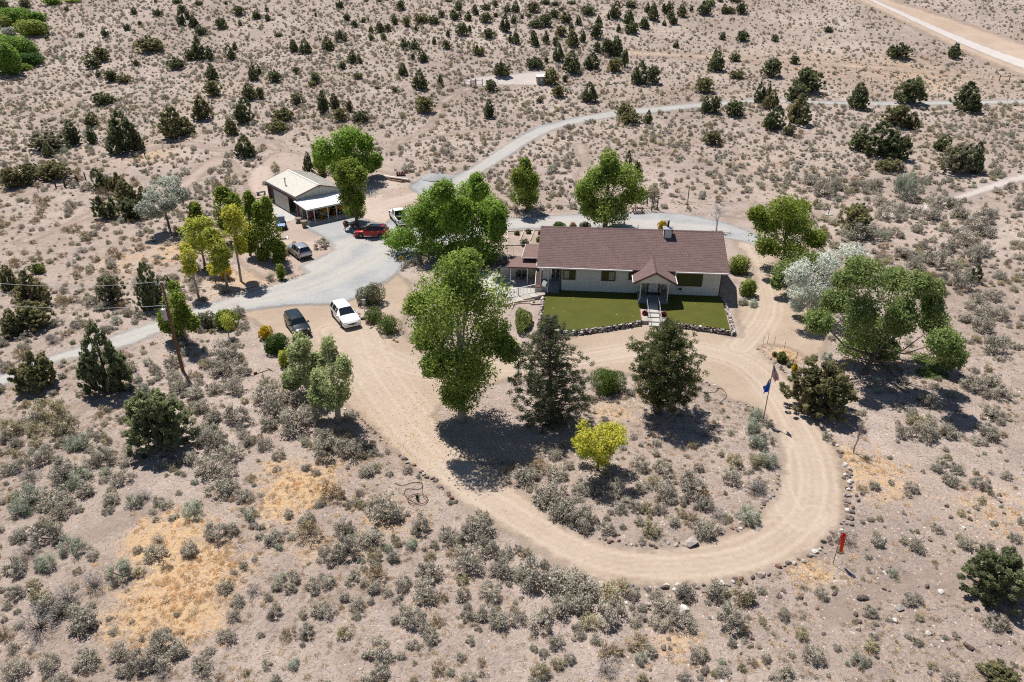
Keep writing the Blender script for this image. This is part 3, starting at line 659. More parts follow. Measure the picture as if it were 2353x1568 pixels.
for s in range(2): KINDS.append(('rabbitbrush', 'pale blue-green rabbitbrush mound', bush_mesh(30 + s, SG['blue'], 18, 70, .62, .14, .12, .022, .6, 30, .8)))
for s in range(2): KINDS.append(('dead_bush', 'leafless grey dead bush', bush_mesh(40 + s, SG['dead'], 22, 22, .55, .15, .16, .014, 1.0, 60, .3)))
for s in range(2): KINDS.append(('scrub_bush', 'tan brown dried scrub bush', bush_mesh(50 + s, SG['tan'], 13, 66, .5, .15, .1, .028, .7)))
SAGE_W = [0.16, 0.16, 0.16, 0.12, 0.12, 0.07, 0.06, 0.05, 0.03, 0.02, 0.02, 0.03, 0.05, 0.05]; SAGE_W = SAGE_W[:len(KINDS)]

def pick_collection(name, objs):
    c = bpy.data.collections.new(name)
    for o in objs: c.objects.link(o)
    return c
def scatter(name, label, coll, pts, rz, scl, idx, cat='vegetation'):
    me = bpy.data.meshes.new(name); n = len(pts)
    me.vertices.add(n); me.vertices.foreach_set('co', np.asarray(pts, dtype=np.float32).ravel())
    for an, ty, v in (('rz', 'FLOAT', rz), ('idx', 'INT', idx)):
        a = me.attributes.new(an, ty, 'POINT'); a.data.foreach_set('value', np.asarray(v, dtype=np.float32 if ty == 'FLOAT' else np.int32))
    a = me.attributes.new('scl', 'FLOAT_VECTOR', 'POINT'); a.data.foreach_set('vector', np.asarray(scl, dtype=np.float32).ravel())
    o = link(bpy.data.objects.new(name, me)); tag(o, label, cat, None, 'stuff')
    g = bpy.data.node_groups.new(name, 'GeometryNodeTree')
    g.interface.new_socket('Geometry', in_out='INPUT', socket_type='NodeSocketGeometry'); g.interface.new_socket('Geometry', in_out='OUTPUT', socket_type='NodeSocketGeometry')
    N, L = g.nodes, g.links
    gi = N.new('NodeGroupInput'); go = N.new('NodeGroupOutput'); ip = N.new('GeometryNodeInstanceOnPoints'); ci = N.new('GeometryNodeCollectionInfo')
    ci.inputs['Collection'].default_value = coll; ci.inputs['Separate Children'].default_value = True; ci.inputs['Reset Children'].default_value = True
    def na(nm, ty):
        q = N.new('GeometryNodeInputNamedAttribute'); q.data_type = ty; q.inputs[0].default_value = nm; return q.outputs[0]
    cx = N.new('ShaderNodeCombineXYZ'); L.new(na('rz', 'FLOAT'), cx.inputs[2])
    L.new(gi.outputs[0], ip.inputs['Points']); L.new(ci.outputs[0], ip.inputs['Instance']); ip.inputs['Pick Instance'].default_value = True
    L.new(na('idx', 'INT'), ip.inputs['Instance Index']); L.new(cx.outputs[0], ip.inputs['Rotation']); L.new(na('scl', 'FLOAT_VECTOR'), ip.inputs['Scale'])
    L.new(ip.outputs[0], go.inputs[0])
    md = o.modifiers.new('scatter', 'NODES'); md.node_group = g
    return o

# ------------------------------------------------------------------ building materials
siding_m = mat('cream_siding', (0.66, 0.635, 0.595), 0.7, 0.08, 1.5)
brown_m = mat('brown_trim', (0.10, 0.052, 0.036), 0.6, 0.2, 2)
white_m = mat('white_trim', (0.74, 0.72, 0.69), 0.55, 0.08, 2)
glass_m = mat('window_glass', (0.022, 0.026, 0.022), 0.04, 0, spec=0.9)
blind_m = mat('window_blind', (0.30, 0.31, 0.24), 0.35, 0.2, 3, spec=0.6)
conc_m = mat('concrete', (0.42, 0.40, 0.37), 0.85, 0.18, 1.2, 0.2)
dkconc_m = mat('grey_porch_paint', (0.20, 0.215, 0.225), 0.7, 0.15, 1.5)
metal_m = mat('galvanised', (0.50, 0.52, 0.54), 0.35, 0.12, 4, metal=0.7)
black_m = mat('black_metal', (0.025, 0.025, 0.027), 0.5, 0.1)
rubber_m = mat('rubber', (0.028, 0.028, 0.028), 0.8, 0.2, 4)
dark_m = mat('dark_interior', (0.055, 0.048, 0.042), 0.9, 0.3)
wood_m = mat('weathered_wood', (0.30, 0.235, 0.18), 0.85, 0.35, 3, 0.3)
ltwood_m = mat('pale_timber', (0.52, 0.44, 0.35), 0.8, 0.25, 3, 0.2)
dkwood_m = mat('dark_timber', (0.085, 0.062, 0.05), 0.85, 0.35, 3, 0.3)
stucco_m = mat('beige_stucco', (0.52, 0.46, 0.38), 0.9, 0.12, 2, 0.15)
wicker_m = mat('brown_wicker', (0.17, 0.12, 0.09), 0.8, 0.35, 14)
rust_m = mat('rusty_iron', (0.19, 0.068, 0.042), 0.85, 0.45, 5, 0.3)
turf_m, _nt, _N, _L, _b = nodes('artificial_turf')
_n = noise(_N, _L, 0.6, 6, 0.65); _n2 = noise(_N, _L, 14, 3, 0.7)
_c = ramp(_N, _L, _n.outputs['Fac'], [(0.3, (0.062, 0.069, 0.0105)), (0.7, (0.086, 0.090, 0.0150))]).outputs[0]
_c = mixc(_N, _L, 0.7, _c, ramp(_N, _L, _n2.outputs['Fac'], [(0.3, (0.62, 0.62, 0.6)), (0.5, (1, 1, 1)), (0.72, (1.35, 1.32, 1.3))]).outputs[0], 'MULTIPLY')
_L.new(_c, _b.inputs['Base Color']); _b.inputs['Roughness'].default_value = 0.85; _b.inputs['Specular IOR Level'].default_value = 0.15
_bp = _N.new('ShaderNodeBump'); _bp.inputs['Strength'].default_value = 0.6; _bp.inputs['Distance'].default_value = 0.04
_L.new(_n2.outputs['Fac'], _bp.inputs['Height']); _L.new(_bp.outputs[0], _b.inputs['Normal'])
def shingle_mat():
    m, nt, N, L, b = nodes('brown_shingle')
    tc = N.new('ShaderNodeTexCoord'); br = N.new('ShaderNodeTexBrick'); L.new(tc.outputs['UV'], br.inputs['Vector'])
    br.inputs['Color1'].default_value = (0.185, 0.121, 0.112, 1); br.inputs['Color2'].default_value = (0.145, 0.096, 0.090, 1); br.inputs['Mortar'].default_value = (0.085, 0.06, 0.057, 1)
    br.inputs['Scale'].default_value = 1.0; br.inputs['Brick Width'].default_value = 0.42; br.inputs['Row Height'].default_value = 0.29; br.inputs['Mortar Size'].default_value = 0.018; br.inputs['Bias'].default_value = -0.25
    br.offset = 0.5
    n = noise(N, L, 0.7, 6, 0.7); n2 = noise(N, L, 7, 4, 0.7)
    c = mixc(N, L, 0.5, br.outputs['Color'], ramp(N, L, n.outputs['Fac'], [(0.3, (0.8, 0.8, 0.8)), (0.7, (1.2, 1.18, 1.16))]).outputs[0], 'MULTIPLY')
    c = mixc(N, L, 0.5, c, ramp(N, L, n2.outputs['Fac'], [(0.3, (0.75, 0.75, 0.75)), (0.7, (1.2, 1.2, 1.2))]).outputs[0], 'MULTIPLY')
    L.new(c, b.inputs['Base Color']); b.inputs['Roughness'].default_value = 0.9; b.inputs['Specular IOR Level'].default_value = 0.15
    return m
shingle_m = shingle_mat()

def uvplane(o, ax, ay):
    """UVs in metres along the two given axes of the part"""
    me = o.data; uv = me.uv_layers.new(name='UVMap'); ax = Vector(ax); ay = Vector(ay)
    for l in me.loops:
        v = me.vertices[l.vertex_index].co; uv.data[l.index].uv = (v.dot(ax), v.dot(ay))
def shingled(name, a, b, c, d, parent, course=0.29):
    """roof slope a-b along the eave, d-c along the ridge: a deck and on it one thin wedge for each course of shingles"""
    a, b, c, d = map(Vector, (a, b, c, d)); deck = MB().slab(a, b, c, d, 0.14).obj(name, shingle_m, parent)
    ay = (d - a).normalized(); uvplane(deck, (b - a).normalized(), ay)
    L = (d - a).length; n = int(L / course); nrm = (b - a).cross(d - a).normalized(); mb = MB()
    for i in range(n):
        t0, t1 = i / n, (i + 1) / n
        p, q, r, s = a.lerp(d, t0), b.lerp(c, t0), b.lerp(c, t1), a.lerp(d, t1)
        mb.add([p + nrm * 0.028, q + nrm * 0.028, r + nrm * 0.006, s + nrm * 0.006, p, q], [(0, 1, 2, 3), (4, 5, 1, 0)])
    o = mb.obj('shingle_courses', shingle_m, deck); uvplane(o, (b - a).normalized(), ay); o['kind'] = 'stuff'
    return deck
def lap(parent, x0, x1, z0, z1, y, step=0.2, name='siding'):
    mb = MB(); n = int((z1 - z0) / step)
    for i in range(n):
        z = z0 + i * step
        mb.add([(x0, y - 0.022, z), (x1, y - 0.022, z), (x1, y - 0.004, z + step), (x0, y - 0.004, z + step), (x0, y, z), (x1, y, z)], [(0, 1, 2, 3), (4, 5, 1, 0)])
    o = mb.obj(name, siding_m, parent); o['kind'] = 'stuff'; return o
def window(parent, x0, x1, z0, z1, y, divs, blind=None):
    w = MB()
    for q in ((x0 - .11, x1 + .11, z1, z1 + .11), (x0 - .11, x1 + .11, z0 - .13, z0), (x0 - .11, x0, z0, z1), (x1, x1 + .11, z0, z1)):
        w.box(q[0], q[1], y - 0.085, y - 0.024, q[2], q[3])
    f = w.obj('window', brown_m, parent)
    xs = [x0] + divs + [x1]
    for i in range(len(xs) - 1):
        MB().box(xs[i] + 0.02, xs[i + 1] - 0.02, y - 0.045, y - 0.025, z0 + 0.01, z1 - 0.01).obj('pane', blind_m if blind == i else glass_m, f)
    for d in divs: MB().box(d - 0.03, d + 0.03, y - 0.07, y - 0.024, z0, z1).obj('mullion', brown_m, f)
    return f
def chair(label, loc, rz, m, group=None, name='patio_chair'):
    o = thing(name, label, 'chair', loc, rz, group)
    MB().box(-.27, .27, -.26, .24, .38, .45).obj('seat', m, o)
    b = MB()
    for i in range(7):
        a0, a1 = math.pi * i / 6, math.pi * (i + 1) / 6 if i < 6 else math.pi
        x = -.27 * math.cos(a0); z = .80 + .22 * math.sin(a0)
        b.bar((x * 0.9, .24, .45), (x, .33, z), .055, .025)
    pts = [(-.28, .25, .45), (-.28, .32, .8)] + [(-.28 * math.cos(math.pi * i / 8), .34, .8 + .24 * math.sin(math.pi * i / 8)) for i in range(9)] + [(.28, .25, .45)]
    b.tube(pts, .022, 5); b.obj('backrest', m, o)
    for sx in (-1, 1):
        MB().tube([(sx * .28, -.24, .40), (sx * .30, -.22, .62), (sx * .30, .28, .64)], .025, 5).obj('armrest', m, o)
        for sy in (-.22, .2): MB().tube([(sx * .25, sy, .40), (sx * .28, sy * 1.15, 0)], .024, 5).obj('leg', m, o)
    return o

# ------------------------------------------------------------------ the house
HL, HR = Vector((5.7, 79.63, 0)), -5.3
HM = Matrix.Translation(HL) @ Matrix.Rotation(math.radians(HR), 4, 'Z')
def Hw(x, y, z=0): return HM @ Vector((x, y, z))
house = thing('house', 'long cream ranch house with a brown shingle roof and a gabled front porch', 'house', HL, HR)
wb = MB()
wb.prism([(0, 0.0), (12.4, 0.0), (12.4, 3.62), (6.2, 5.98), (0, 3.62)], 0.0, 18.5, 0, Matrix(((0, 0, 1, 0), (1, 0, 0, 0), (0, 1, 0, 0), (0, 0, 0, 1))))
fixn(wb.obj('wall', siding_m, house))
lap(house, 0.06, 18.44, 0.5, 3.62, 0.0)
for x in (-0.02, 18.39): bx('corner_board', brown_m, house, x, x + .13, -.045, .09, .5, 3.6)
zr = lambda y: 3.6 + (y + 0.6) * 0.3824
roofF = shingled('roof', (-2.7, -.6, 3.6), (19.15, -.6, 3.6), (19.15, 6.2, 6.2), (-2.7, 6.2, 6.2), house)
roofB = shingled('roof', (19.15, 13.0, 3.6), (-2.7, 13.0, 3.6), (-2.7, 6.2, 6.2), (19.15, 6.2, 6.2), house)
rc = MB()
for i in range(72): rc.slab((-2.7 + i * .303, 6.02, 6.17), (-2.41 + i * .303, 6.02, 6.20), (-2.41 + i * .303, 6.2, 6.27), (-2.7 + i * .303, 6.2, 6.24), .02); rc.slab((-2.7 + i * .303, 6.2, 6.24), (-2.41 + i * .303, 6.2, 6.27), (-2.41 + i * .303, 6.38, 6.20), (-2.7 + i * .303, 6.38, 6.17), .02)
rco = rc.obj('ridge_cap', shingle_m, roofF); uvplane(rco, (1, 0, 0), (0, 1, 0))
for x0, x1 in ((-2.72, 8.22), (13.16, 19.17)): bx('gutter', white_m, house, x0, x1, -.74, -.605, 3.47, 3.60)
for x in (-2.74, 19.16):
    f = MB()
    for s in ((-.62, 3.59, 6.2, 6.19), (13.02, 3.59, 6.2, 6.19)): f.bar((x, s[0], s[1] - .09), (x, s[2], s[3] - .09), .05, .2)
    f.obj('fascia', brown_m, house)
for x, y in ((3.2, 7.0), (9.1, 6.9)): MB().tube([(x, y, 5.7), (x, y, 6.5)], .05, 8).obj('vent_pipe', metal_m, roofB)
window(house, .34, 1.64, 2.02, 3.02, 0, [1.02], 0); window(house, 4.86, 6.27, 2.04, 3.04, 0, [5.58], 1)
window(house, 7.98, 8.6, 2.3, 3.06, 0, []); window(house, 13.52, 16.25, 1.75, 3.1, 0, [14.2, 15.5])
ac = bx('air_conditioner', white_m, house, 13.66, 14.29, -.3, -.03, 1.12, 1.52); bx('grille', black_m, ac, 13.72, 14.13, -.31, -.302, 1.17, 1.46)
# chimney
ch = bx('chimney', siding_m, house, 12.03, 13.03, 4.8, 5.75, 4.9, 6.76)
for x in (12.02, 12.95): bx('corner_board', brown_m, ch, x, x + .09, 4.77, 4.80, 5.6, 6.7)
bx('trim', brown_m, ch, 12.0, 13.06, 4.765, 4.798, 6.66, 6.78)
MB().add([(11.9, 4.68, 6.78), (13.16, 4.68, 6.78), (13.16, 5.88, 6.78), (11.9, 5.88, 6.78), (12.35, 5.1, 6.9), (12.7, 5.1, 6.9), (12.7, 5.5, 6.9), (12.35, 5.5, 6.9)], [(0, 1, 5, 4), (1, 2, 6, 5), (2, 3, 7, 6), (3, 0, 4, 7), (4, 5, 6, 7), (3, 2, 1, 0)]).obj('chimney_cap', metal_m, ch)
MB().tube([(12.5, 5.3, 6.9), (12.5, 5.3, 7.6)], .13, 12).obj('flue', black_m, ch, smooth=True, angle=40)
MB().tube([(12.5, 5.3, 7.6), (12.5, 5.3, 7.64), (12.5, 5.3, 7.78), (12.5, 5.3, 7.82)], [.1, .17, .17, .05], 12).obj('flue_cap', metal_m, ch)
# front porch
ax_, az_, ex0, ex1, ez = 10.68, 4.42, 8.28, 13.08, 3.12
pl = shingled('porch_roof', (ex0, .4, ez), (ex0, -3.05, ez), (ax_, -3.05, az_), (ax_, 2.0, az_), house, .24)
pr_ = shingled('porch_roof', (ex1, -3.05, ez), (ex1, .4, ez), (ax_, 2.0, az_), (ax_, -3.05, az_), house, .24)
rc = MB()
for i in range(20): y = -3.05 + i * .25; rc.slab((ax_ - .16, y, az_ - .05), (ax_, y, az_ + .05), (ax_, y + .24, az_ + .02), (ax_ - .16, y + .24, az_ - .08), .02); rc.slab((ax_, y, az_ + .05), (ax_ + .16, y, az_ - .05), (ax_ + .16, y + .24, az_ - .08), (ax_, y + .24, az_ + .02), .02)
uvplane(rc.obj('ridge_cap', shingle_m, pl), (1, 0, 0), (0, 1, 0))
f = MB(); f.bar((ex0 - .02, -3.09, ez - .1), (ax_, -3.09, az_ - .1), .06, .17); f.bar((ex1 + .02, -3.09, ez - .1), (ax_, -3.09, az_ - .1), .06, .17); f.obj('porch_fascia', brown_m, house)
for x in (ex0 - .1, ex1 + .02): bx('porch_gutter', white_m, house, x, x + .08, -3.0, -.76, ez - .13, ez + .0)
fixn(MB().prism([(8.95, 3.08), (12.45, 3.08), (ax_, 4.1)], -2.62, -2.55, 0, Matrix(((1, 0, 0, 0), (0, 0, 1, 0), (0, 1, 0, 0), (0, 0, 0, 1)))).obj('porch_gable', siding_m, house))
bx('porch_ceiling', white_m, house, 8.9, 12.5, -2.54, -.05, 3.06, 3.1); bx('porch_beam', siding_m, house, 8.95, 12.45, -2.6, -2.45, 2.92, 3.057)
for x in (9.16, 12.24): bx('porch_post', siding_m, house, x - .06, x + .06, -2.58, -2.46, .73, 2.918)
bx('porch_floor', dkconc_m, house, 9.0, 12.4, -2.86, -.03, .3, .73)
d = bx('front_door', white_m, house, 10.28, 11.42, -.09, -.05, .76, 2.86)
for i in range(5): bx('door_bar', stucco_m, d, 10.34 + i * .245, 10.36 + i * .245, -.105, -.0905, .8, 2.8)
fr = MB(); fr.box(10.14, 10.27, -.11, -.03, .74, 2.98); fr.box(11.43, 11.56, -.11, -.03, .74, 2.98); fr.box(10.275, 11.425, -.11, -.03, 2.87, 2.98); fr.obj('door_frame', brown_m, house)
tag(bx('doormat', black_m, None, 10.1, 11.6, -1.0, -.35, .735, .75), 'black doormat on the front porch before the white door', 'doormat').matrix_world = HM
chair('brown wicker chair on the front porch left of the white door', Hw(9.62, -.72, .73), HR, wicker_m, None, 'wicker_chair')
chair('brown wicker chair on the front porch beside the picture window side', Hw(12.0, -.72, .73), HR, wicker_m, None, 'wicker_chair')
# walk and steps through the lawn
st = thing('front_steps', 'pale concrete steps with metal handrails leading up to the front porch', 'steps', Hw(10.53, -5.2), HR)
zz = [.60, .48, .36, .24, .12]; yy = [-2.865, -4.15, -5.05, -5.95, -6.85, -7.7]
for i in range(5): bx('step', conc_m, st, -.62, .62, yy[i + 1] + 5.2 - .03, yy[i] + 5.2 - .03, -.05, zz[i])
for s in (-.66, .66):
    r = MB(); r.tube([(s, 1.95, 1.5), (s, 1.9, 1.55), (s, -2.2, 1.08), (s, -2.3, .2)], .028, 6); r.tube([(s, 1.95, .5), (s, 1.95, 1.5)], .028, 6); r.tube([(s, .2, .3), (s, .2, 1.34)], .024, 6); r.obj('handrail', metal_m, st)
gravelbed_m = mat('bed_gravel', (0.42, 0.37, 0.33), .9, .45, 9, .6)
redbrd_m = mat('red_board', (0.33, 0.13, 0.08), .8, .2)
for lab, x0, x1, xb in (('stone filled planter bed left of the front steps', 9.13, 9.83, 9.1), ('stone filled planter bed right of the front steps', 11.22, 11.86, 11.84)):
    pb = thing('planter_bed', lab, 'planter', Hw((x0 + x1) / 2, -5.7), HR); w2 = (x1 - x0) / 2
    bx('soil', gravelbed_m, pb, -w2, w2, -1.5, 1.55, 0.0, .42); bx('board', redbrd_m, pb, xb - (x0 + x1) / 2 - .02, xb - (x0 + x1) / 2 + .04, -1.5, 1.5, .0, .53)
# left-hand porch under the main roof
bx('side_porch_deck', dkconc_m, house, -2.2, -.03, .0, 4.2, .2, 1.0)
for i in range(4): bx('side_step', dkconc_m, house, -1.36, -.12, -.24 * (i + 1), -.24 * i - .003, .1, .86 - .16 * i)
for x, y in ((-1.45, -.1), (-2.35, -.1)): bx('side_post', siding_m, house, x - .05, x + .05, y - .05, y + .05, .1 if x > -2 else 1.1, 3.58)
MB().tube([(-1.45, -.95, .3), (-1.45, -.95, 1.1), (-1.45, .0, 1.9), (-1.45, 2.2, 1.9)], .035, 6).obj('side_handrail', white_m, house)
sd = bx('security_door', black_m, house, -1.12, -.14, 1.9, 1.94, 1.02, 3.2)
g = MB()
for q in range(3):
    for s in (-1, 1): g.tube([(-.63 + s * .42, 1.88, 1.15 + q * .66), (-.63 + s * .1, 1.88, 1.4 + q * .66), (-.63, 1.88, 1.7 + q * .66)], .02, 4)
for x in (-1.1, -.63, -.16): g.tube([(x, 1.88, 1.04), (x, 1.88, 3.15)], .018, 4)
for z in (1.1, 1.75, 2.4, 3.1): g.tube([(-1.1, 1.88, z), (-.16, 1.88, z)], .018, 4)
g.obj('door_scrollwork', white_m, sd)
bx('side_wall', siding_m, house, -2.2, -1.14, 1.86, 1.98, 1.0, 3.9)
MB().slab((-2.95, .15, .95), (-2.32, .15, .95), (-2.32, 3.4, 2.55), (-2.95, 3.4, 2.55), .08).obj('stair_roof', shingle_m, house)
MB().bar((-2.99, .12, .93), (-2.99, 3.4, 2.53), .06, .14).obj('stair_roof_trim', white_m, house)
bx('low_wall', siding_m, house, -2.95, -1.52, -.12, .1, .0, .98); bx('low_wall_cap', brown_m, house, -3.0, -2.1, -.62, .14, .99, 1.05); bx('bench_box', stucco_m, house, -2.95, -2.15, -.55, -.125, 0, .98)

def lawn():
    poly = [(-1.65, -.8), (-1.68, -10.05), (1.97, -10.2), (5.55, -8.84), (9.1, -7.32), (9.1, -4.12), (9.86, -4.12), (9.86, -2.88), (11.2, -2.88), (11.2, -4.12), (11.88, -4.12), (11.88, -7.2), (15.43, -7.92), (18.34, -8.65), (18.72, -.3), (18.6, -.03), (-.04, -.03), (-.08, -1.0)]
    bm = bmesh.new(); vs = [bm.verts.new((x, y, .5)) for x, y in poly]; f = bm.faces.new(vs)
    r = bmesh.ops.extrude_face_region(bm, geom=[f]); bmesh.ops.translate(bm, verts=[v for v in r['geom'] if isinstance(v, bmesh.types.BMVert)], vec=(0, 0, -.52))
    bmesh.ops.recalc_face_normals(bm, faces=bm.faces); bmesh.ops.triangulate(bm, faces=[q for q in bm.faces if len(q.verts) > 4])
    me = bpy.data.meshes.new('lawn'); bm.to_mesh(me); bm.free(); me.materials.append(turf_m)
    o = link(bpy.data.objects.new('lawn', me)); o.matrix_world = HM; struct(o)
lawn()

# ------------------------------------------------------------------ stones
def stone_meshes():
    cols = [(0.115, 0.085, 0.075), (0.16, 0.115, 0.10), (0.21, 0.17, 0.155), (0.32, 0.285, 0.265), (0.42, 0.36, 0.32), (0.62, 0.57, 0.52), (0.27, 0.155, 0.115)]
    ms = [mat('stone_%d' % i, c, .9, .35, 6, .5) for i, c in enumerate(cols)]; out = []
    for i in range(14):
        rng = random.Random(900 + i); bm = bmesh.new(); sx, sy, sz = rng.uniform(.42, .62), rng.uniform(.36, .5), rng.uniform(.25, .4)
        for _ in range(17):
            v = Vector((rng.gauss(0, 1), rng.gauss(0, 1), rng.gauss(0, 1))).normalized(); bm.verts.new((v.x * sx, v.y * sy, v.z * sz + sz * .7))
        r = bmesh.ops.convex_hull(bm, input=bm.verts); bmesh.ops.delete(bm, geom=[e for e in r['geom_interior'] if isinstance(e, bmesh.types.BMVert)], context='VERTS')
        me = bpy.data.meshes.new('stone'); bm.to_mesh(me); bm.free(); me.materials.append(ms[i % 7]); out.append(me)
    return out
STONES = stone_meshes()
DARKS = [m for i, m in enumerate(STONES) if i % 7 in (0, 1, 2, 6)]; PALES = [m for i, m in enumerate(STONES) if i % 7 in (2, 3, 4, 5)]
def put_stone(parent, p, s, meshes, rng, flat=1.0):
    o = link(bpy.data.objects.new('stone', rng.choice(meshes))); o.parent = parent; o.location = p
    o.rotation_euler = (rng.uniform(-.25, .25), rng.uniform(-.25, .25), rng.uniform(0, 6.28)); o.scale = (s * rng.uniform(.8, 1.2), s * rng.uniform(.8, 1.2), s * rng.uniform(.75, 1.15) * flat); return o
def along(pts, step):
    out = []; carry = 0.0
    for i in range(len(pts) - 1):
        a, b = Vector(pts[i]), Vector(pts[i + 1]); L = (b - a).length; t = carry
        while t < L: out.append(a.lerp(b, t / L)); t += step
        carry = t - L
    return out
def border(label, pts, smin, smax, seed, step=None, meshes=None, jit=0.12, skip=0.06, rows=1):
    rng = random.Random(seed); meshes = meshes or (DARKS * 2 + PALES * 2); smin *= .82; smax *= .86; w = [Vector(q) for q in W(pts)]
    o = thing('rock_border', label, 'rock border', (w[0].x, w[0].y, h(w[0].x, w[0].y)), 0, 'rock borders along the drives')
    for r in range(rows):
        for q in along(smoothpoly([tuple(v) for v in w], False), step or (smin + smax) * 0.5):
            if rng.random() < skip: continue
            x, y = q[0] + rng.gauss(0, jit) , q[1] + rng.gauss(0, jit) + r * 0.25; s = rng.uniform(smin, smax)
            put_stone(o, Vector((x, y, h(x, y) - .09 * s)) - o.location, s, meshes, rng)
    return o
border('dark rocks edging the outer curve of the dirt loop', [(1890, 978), (1915, 1015), (1938, 1057), (1950, 1095), (1948, 1135), (1947, 1187), (1937, 1212), (1915, 1232), (1890, 1257), (1865, 1275), (1827, 1292), (1790, 1312), (1738, 1326), (1676, 1342), (1601, 1350), (1501, 1352), (1383, 1343)], .28, .62, 1, .36, None, .13, .04)
border('second scattered row of brown rocks beside the tall red windsock', [(1945, 1085), (1957, 1135), (1953, 1190), (1940, 1220), (1915, 1243), (1890, 1262)], .3, .6, 2, .55, DARKS + PALES, .2)
border('low rocks edging the sagebrush island inside the dirt loop', [(1233, 1155), (1263, 1179), (1316, 1214), (1356, 1229), (1426, 1251), (1488, 1256), (1551, 1251), (1613, 1244), (1663, 1221), (1713, 1209), (1748, 1169), (1777, 1135), (1792, 1087)], .24, .5, 3, .33, None, .11, .05)
border('rocks lining the drive edge below the pale barked aspen', [(778, 930), (808, 950), (848, 980), (875, 1012), (886, 1022)], .25, .5, 4, .38, None, .08, .03)
border('short row of mixed grey and white rocks along the drive', [(920, 1045), (938, 1064), (978, 1094), (1013, 1119), (1050, 1159)], .28, .58, 5, .42, PALES + DARKS, .1, .05)
border('pale rocks edging the island opposite the lawn', [(1612, 881), (1640, 888), (1655, 893)], .25, .5, 6, .4, PALES, .15)
border('pale rocks edging the bed beside the flagpole', [(1675, 921), (1700, 928), (1728, 937), (1748, 950)], .22, .42, 7, .36, PALES, .12)
border('row of light rocks edging the small shrub bed', [(1740, 800), (1770, 826), (1800, 852), (1822, 876)], .22, .42, 8, .3, PALES + DARKS, .09, 0)
border('dark rock line between gravel road and poplars', [(560, 668), (588, 659), (630, 648), (668, 640), (703, 628)], .2, .4, 9, .36, DARKS, .1)
border('rocks along the lower edge of the juniper bed by the white car', [(848, 745), (862, 758), (880, 770), (905, 782), (920, 788)], .22, .48, 10, .34, PALES + DARKS, .16, 0)
border('dark boulders under the grey shrub by the gravel', [(822, 715), (828, 730), (840, 735), (850, 745)], .4, .8, 11, .55, DARKS, .2, 0)
border('rocks circling the back lawn tree bed', [(1160, 497), (1190, 500), (1240, 497), (1262, 490), (1272, 478), (1290, 472)], .22, .4, 12, .5, DARKS, .1)
border('dark boulders beside the yellow diamond sign', [(925, 622), (932, 612), (938, 605), (946, 600)], .4, .7, 13, .6, DARKS, .1, 0)
def ret_wall(label, pts, hh, seed, n3=None, thick=0.0):
    rng = random.Random(seed); a = Hw(*pts[0]); o = thing('retaining_wall', label, 'stone wall', (a.x, a.y, 0), 0)
    w = [Hw(*q) for q in pts]; rows = max(1, int(hh / .15 + .5))
    for r in range(rows):
        for q in along([tuple(v) for v in w], .31):
            s = rng.uniform(.3, .46); z = r * .15 - .02
            put_stone(o, Vector((q[0] + rng.gauss(0, .05), q[1] + rng.gauss(0, .05) - .10 * (rows - r) / rows, z)) - Vector((a.x, a.y, 0)), s, PALES * 5 + DARKS, rng, .75)
    return o
ret_wall('dry stone wall holding the lawn left of the front steps', [(-2.0, -10.45), (1.97, -10.42), (5.57, -9.05), (9.0, -7.5)], .62, 21)
ret_wall('dry stone wall holding the lawn right of the front steps', [(11.95, -7.4), (15.4, -8.15), (18.75, -9.0)], .55, 22)
ret_wall('low dry stone edging along the far side of the lawn', [(18.75, -8.8), (18.95, -5), (18.95, -.5)], .45, 23)
ret_wall('low pale stone edging between lawn and hedge', [(-1.95, -10.3), (-1.98, -5.5), (-1.9, -1.1)], .45, 24)

# ------------------------------------------------------------------ covered patio beside the house
brownroof_m = mat('brown_metal_roof', (0.17, 0.105, 0.095), .75, .1, 1.5)
pat = thing('patio_cover', 'low brown patio roof on slender posts beside the house', 'patio cover', Hw(-4.6, 3.5), HR)
PM = lambda x, y, z: (x + 4.6, y - 3.5, z)
MB().slab(PM(-6.5, 2.3, 2.3), PM(-2.75, 2.3, 2.3), PM(-2.75, 5.3, 2.5), PM(-6.5, 5.3, 2.5), .07).obj('roof', brownroof_m, pat)
MB().bar(PM(-6.5, 2.27, 2.24), PM(-2.75, 2.27, 2.24), .05, .14).obj('fascia', brown_m, pat)
for x in (-6.13, -4.09): MB().bar(PM(x, 2.5, 0), PM(x, 2.5, 2.22), .1).obj('post', siding_m, pat)
MB().box(-1.6, .95, 1.0, 1.12, 0, 2.28).obj('wall', stucco_m, pat)
pn = MB()
for i in range(9): pn.box(-1.55 + i * .28, -1.52 + i * .28, .975, .998, .05, 2.25)
pn.obj('wall_batten', siding_m, pat); MB().box(.97, 1.9, 2.6, 2.7, 0, 2.28).obj('doorway', dark_m, pat)
ur = thing('shed_roof', 'upper brown lean-to roof with white edge above the patio cover', 'lean-to', Hw(-3.9, 5.8), HR)
MB().slab((-.95, -2.0, 2.98), (.98, -2.0, 2.98), (.98, 2.1, 3.2), (-.75, 2.1, 3.2), .08).obj('roof', brownroof_m, ur)
MB().bar((-1.0, -2.05, 2.92), (.98, -2.05, 2.92), .05, .12).obj('fascia', white_m, ur); MB().bar((-1.0, -2.03, 2.93), (-.8, 2.1, 3.15), .05, .12).obj('rake_trim', white_m, ur)
MB().box(-.6, .9, -.3, 1.95, 0, 2.9).obj('wall', stucco_m, ur)
for x, y in ((-.85, -1.85), (.85, -1.85)): MB().bar((x, y, 2.45), (x, y, 2.9), .09).obj('post', siding_m, ur)
sw_ = thing('stucco_wall', 'stepped beige stucco block wall at the patio end', 'wall', Hw(-7.0, 4.6), HR)
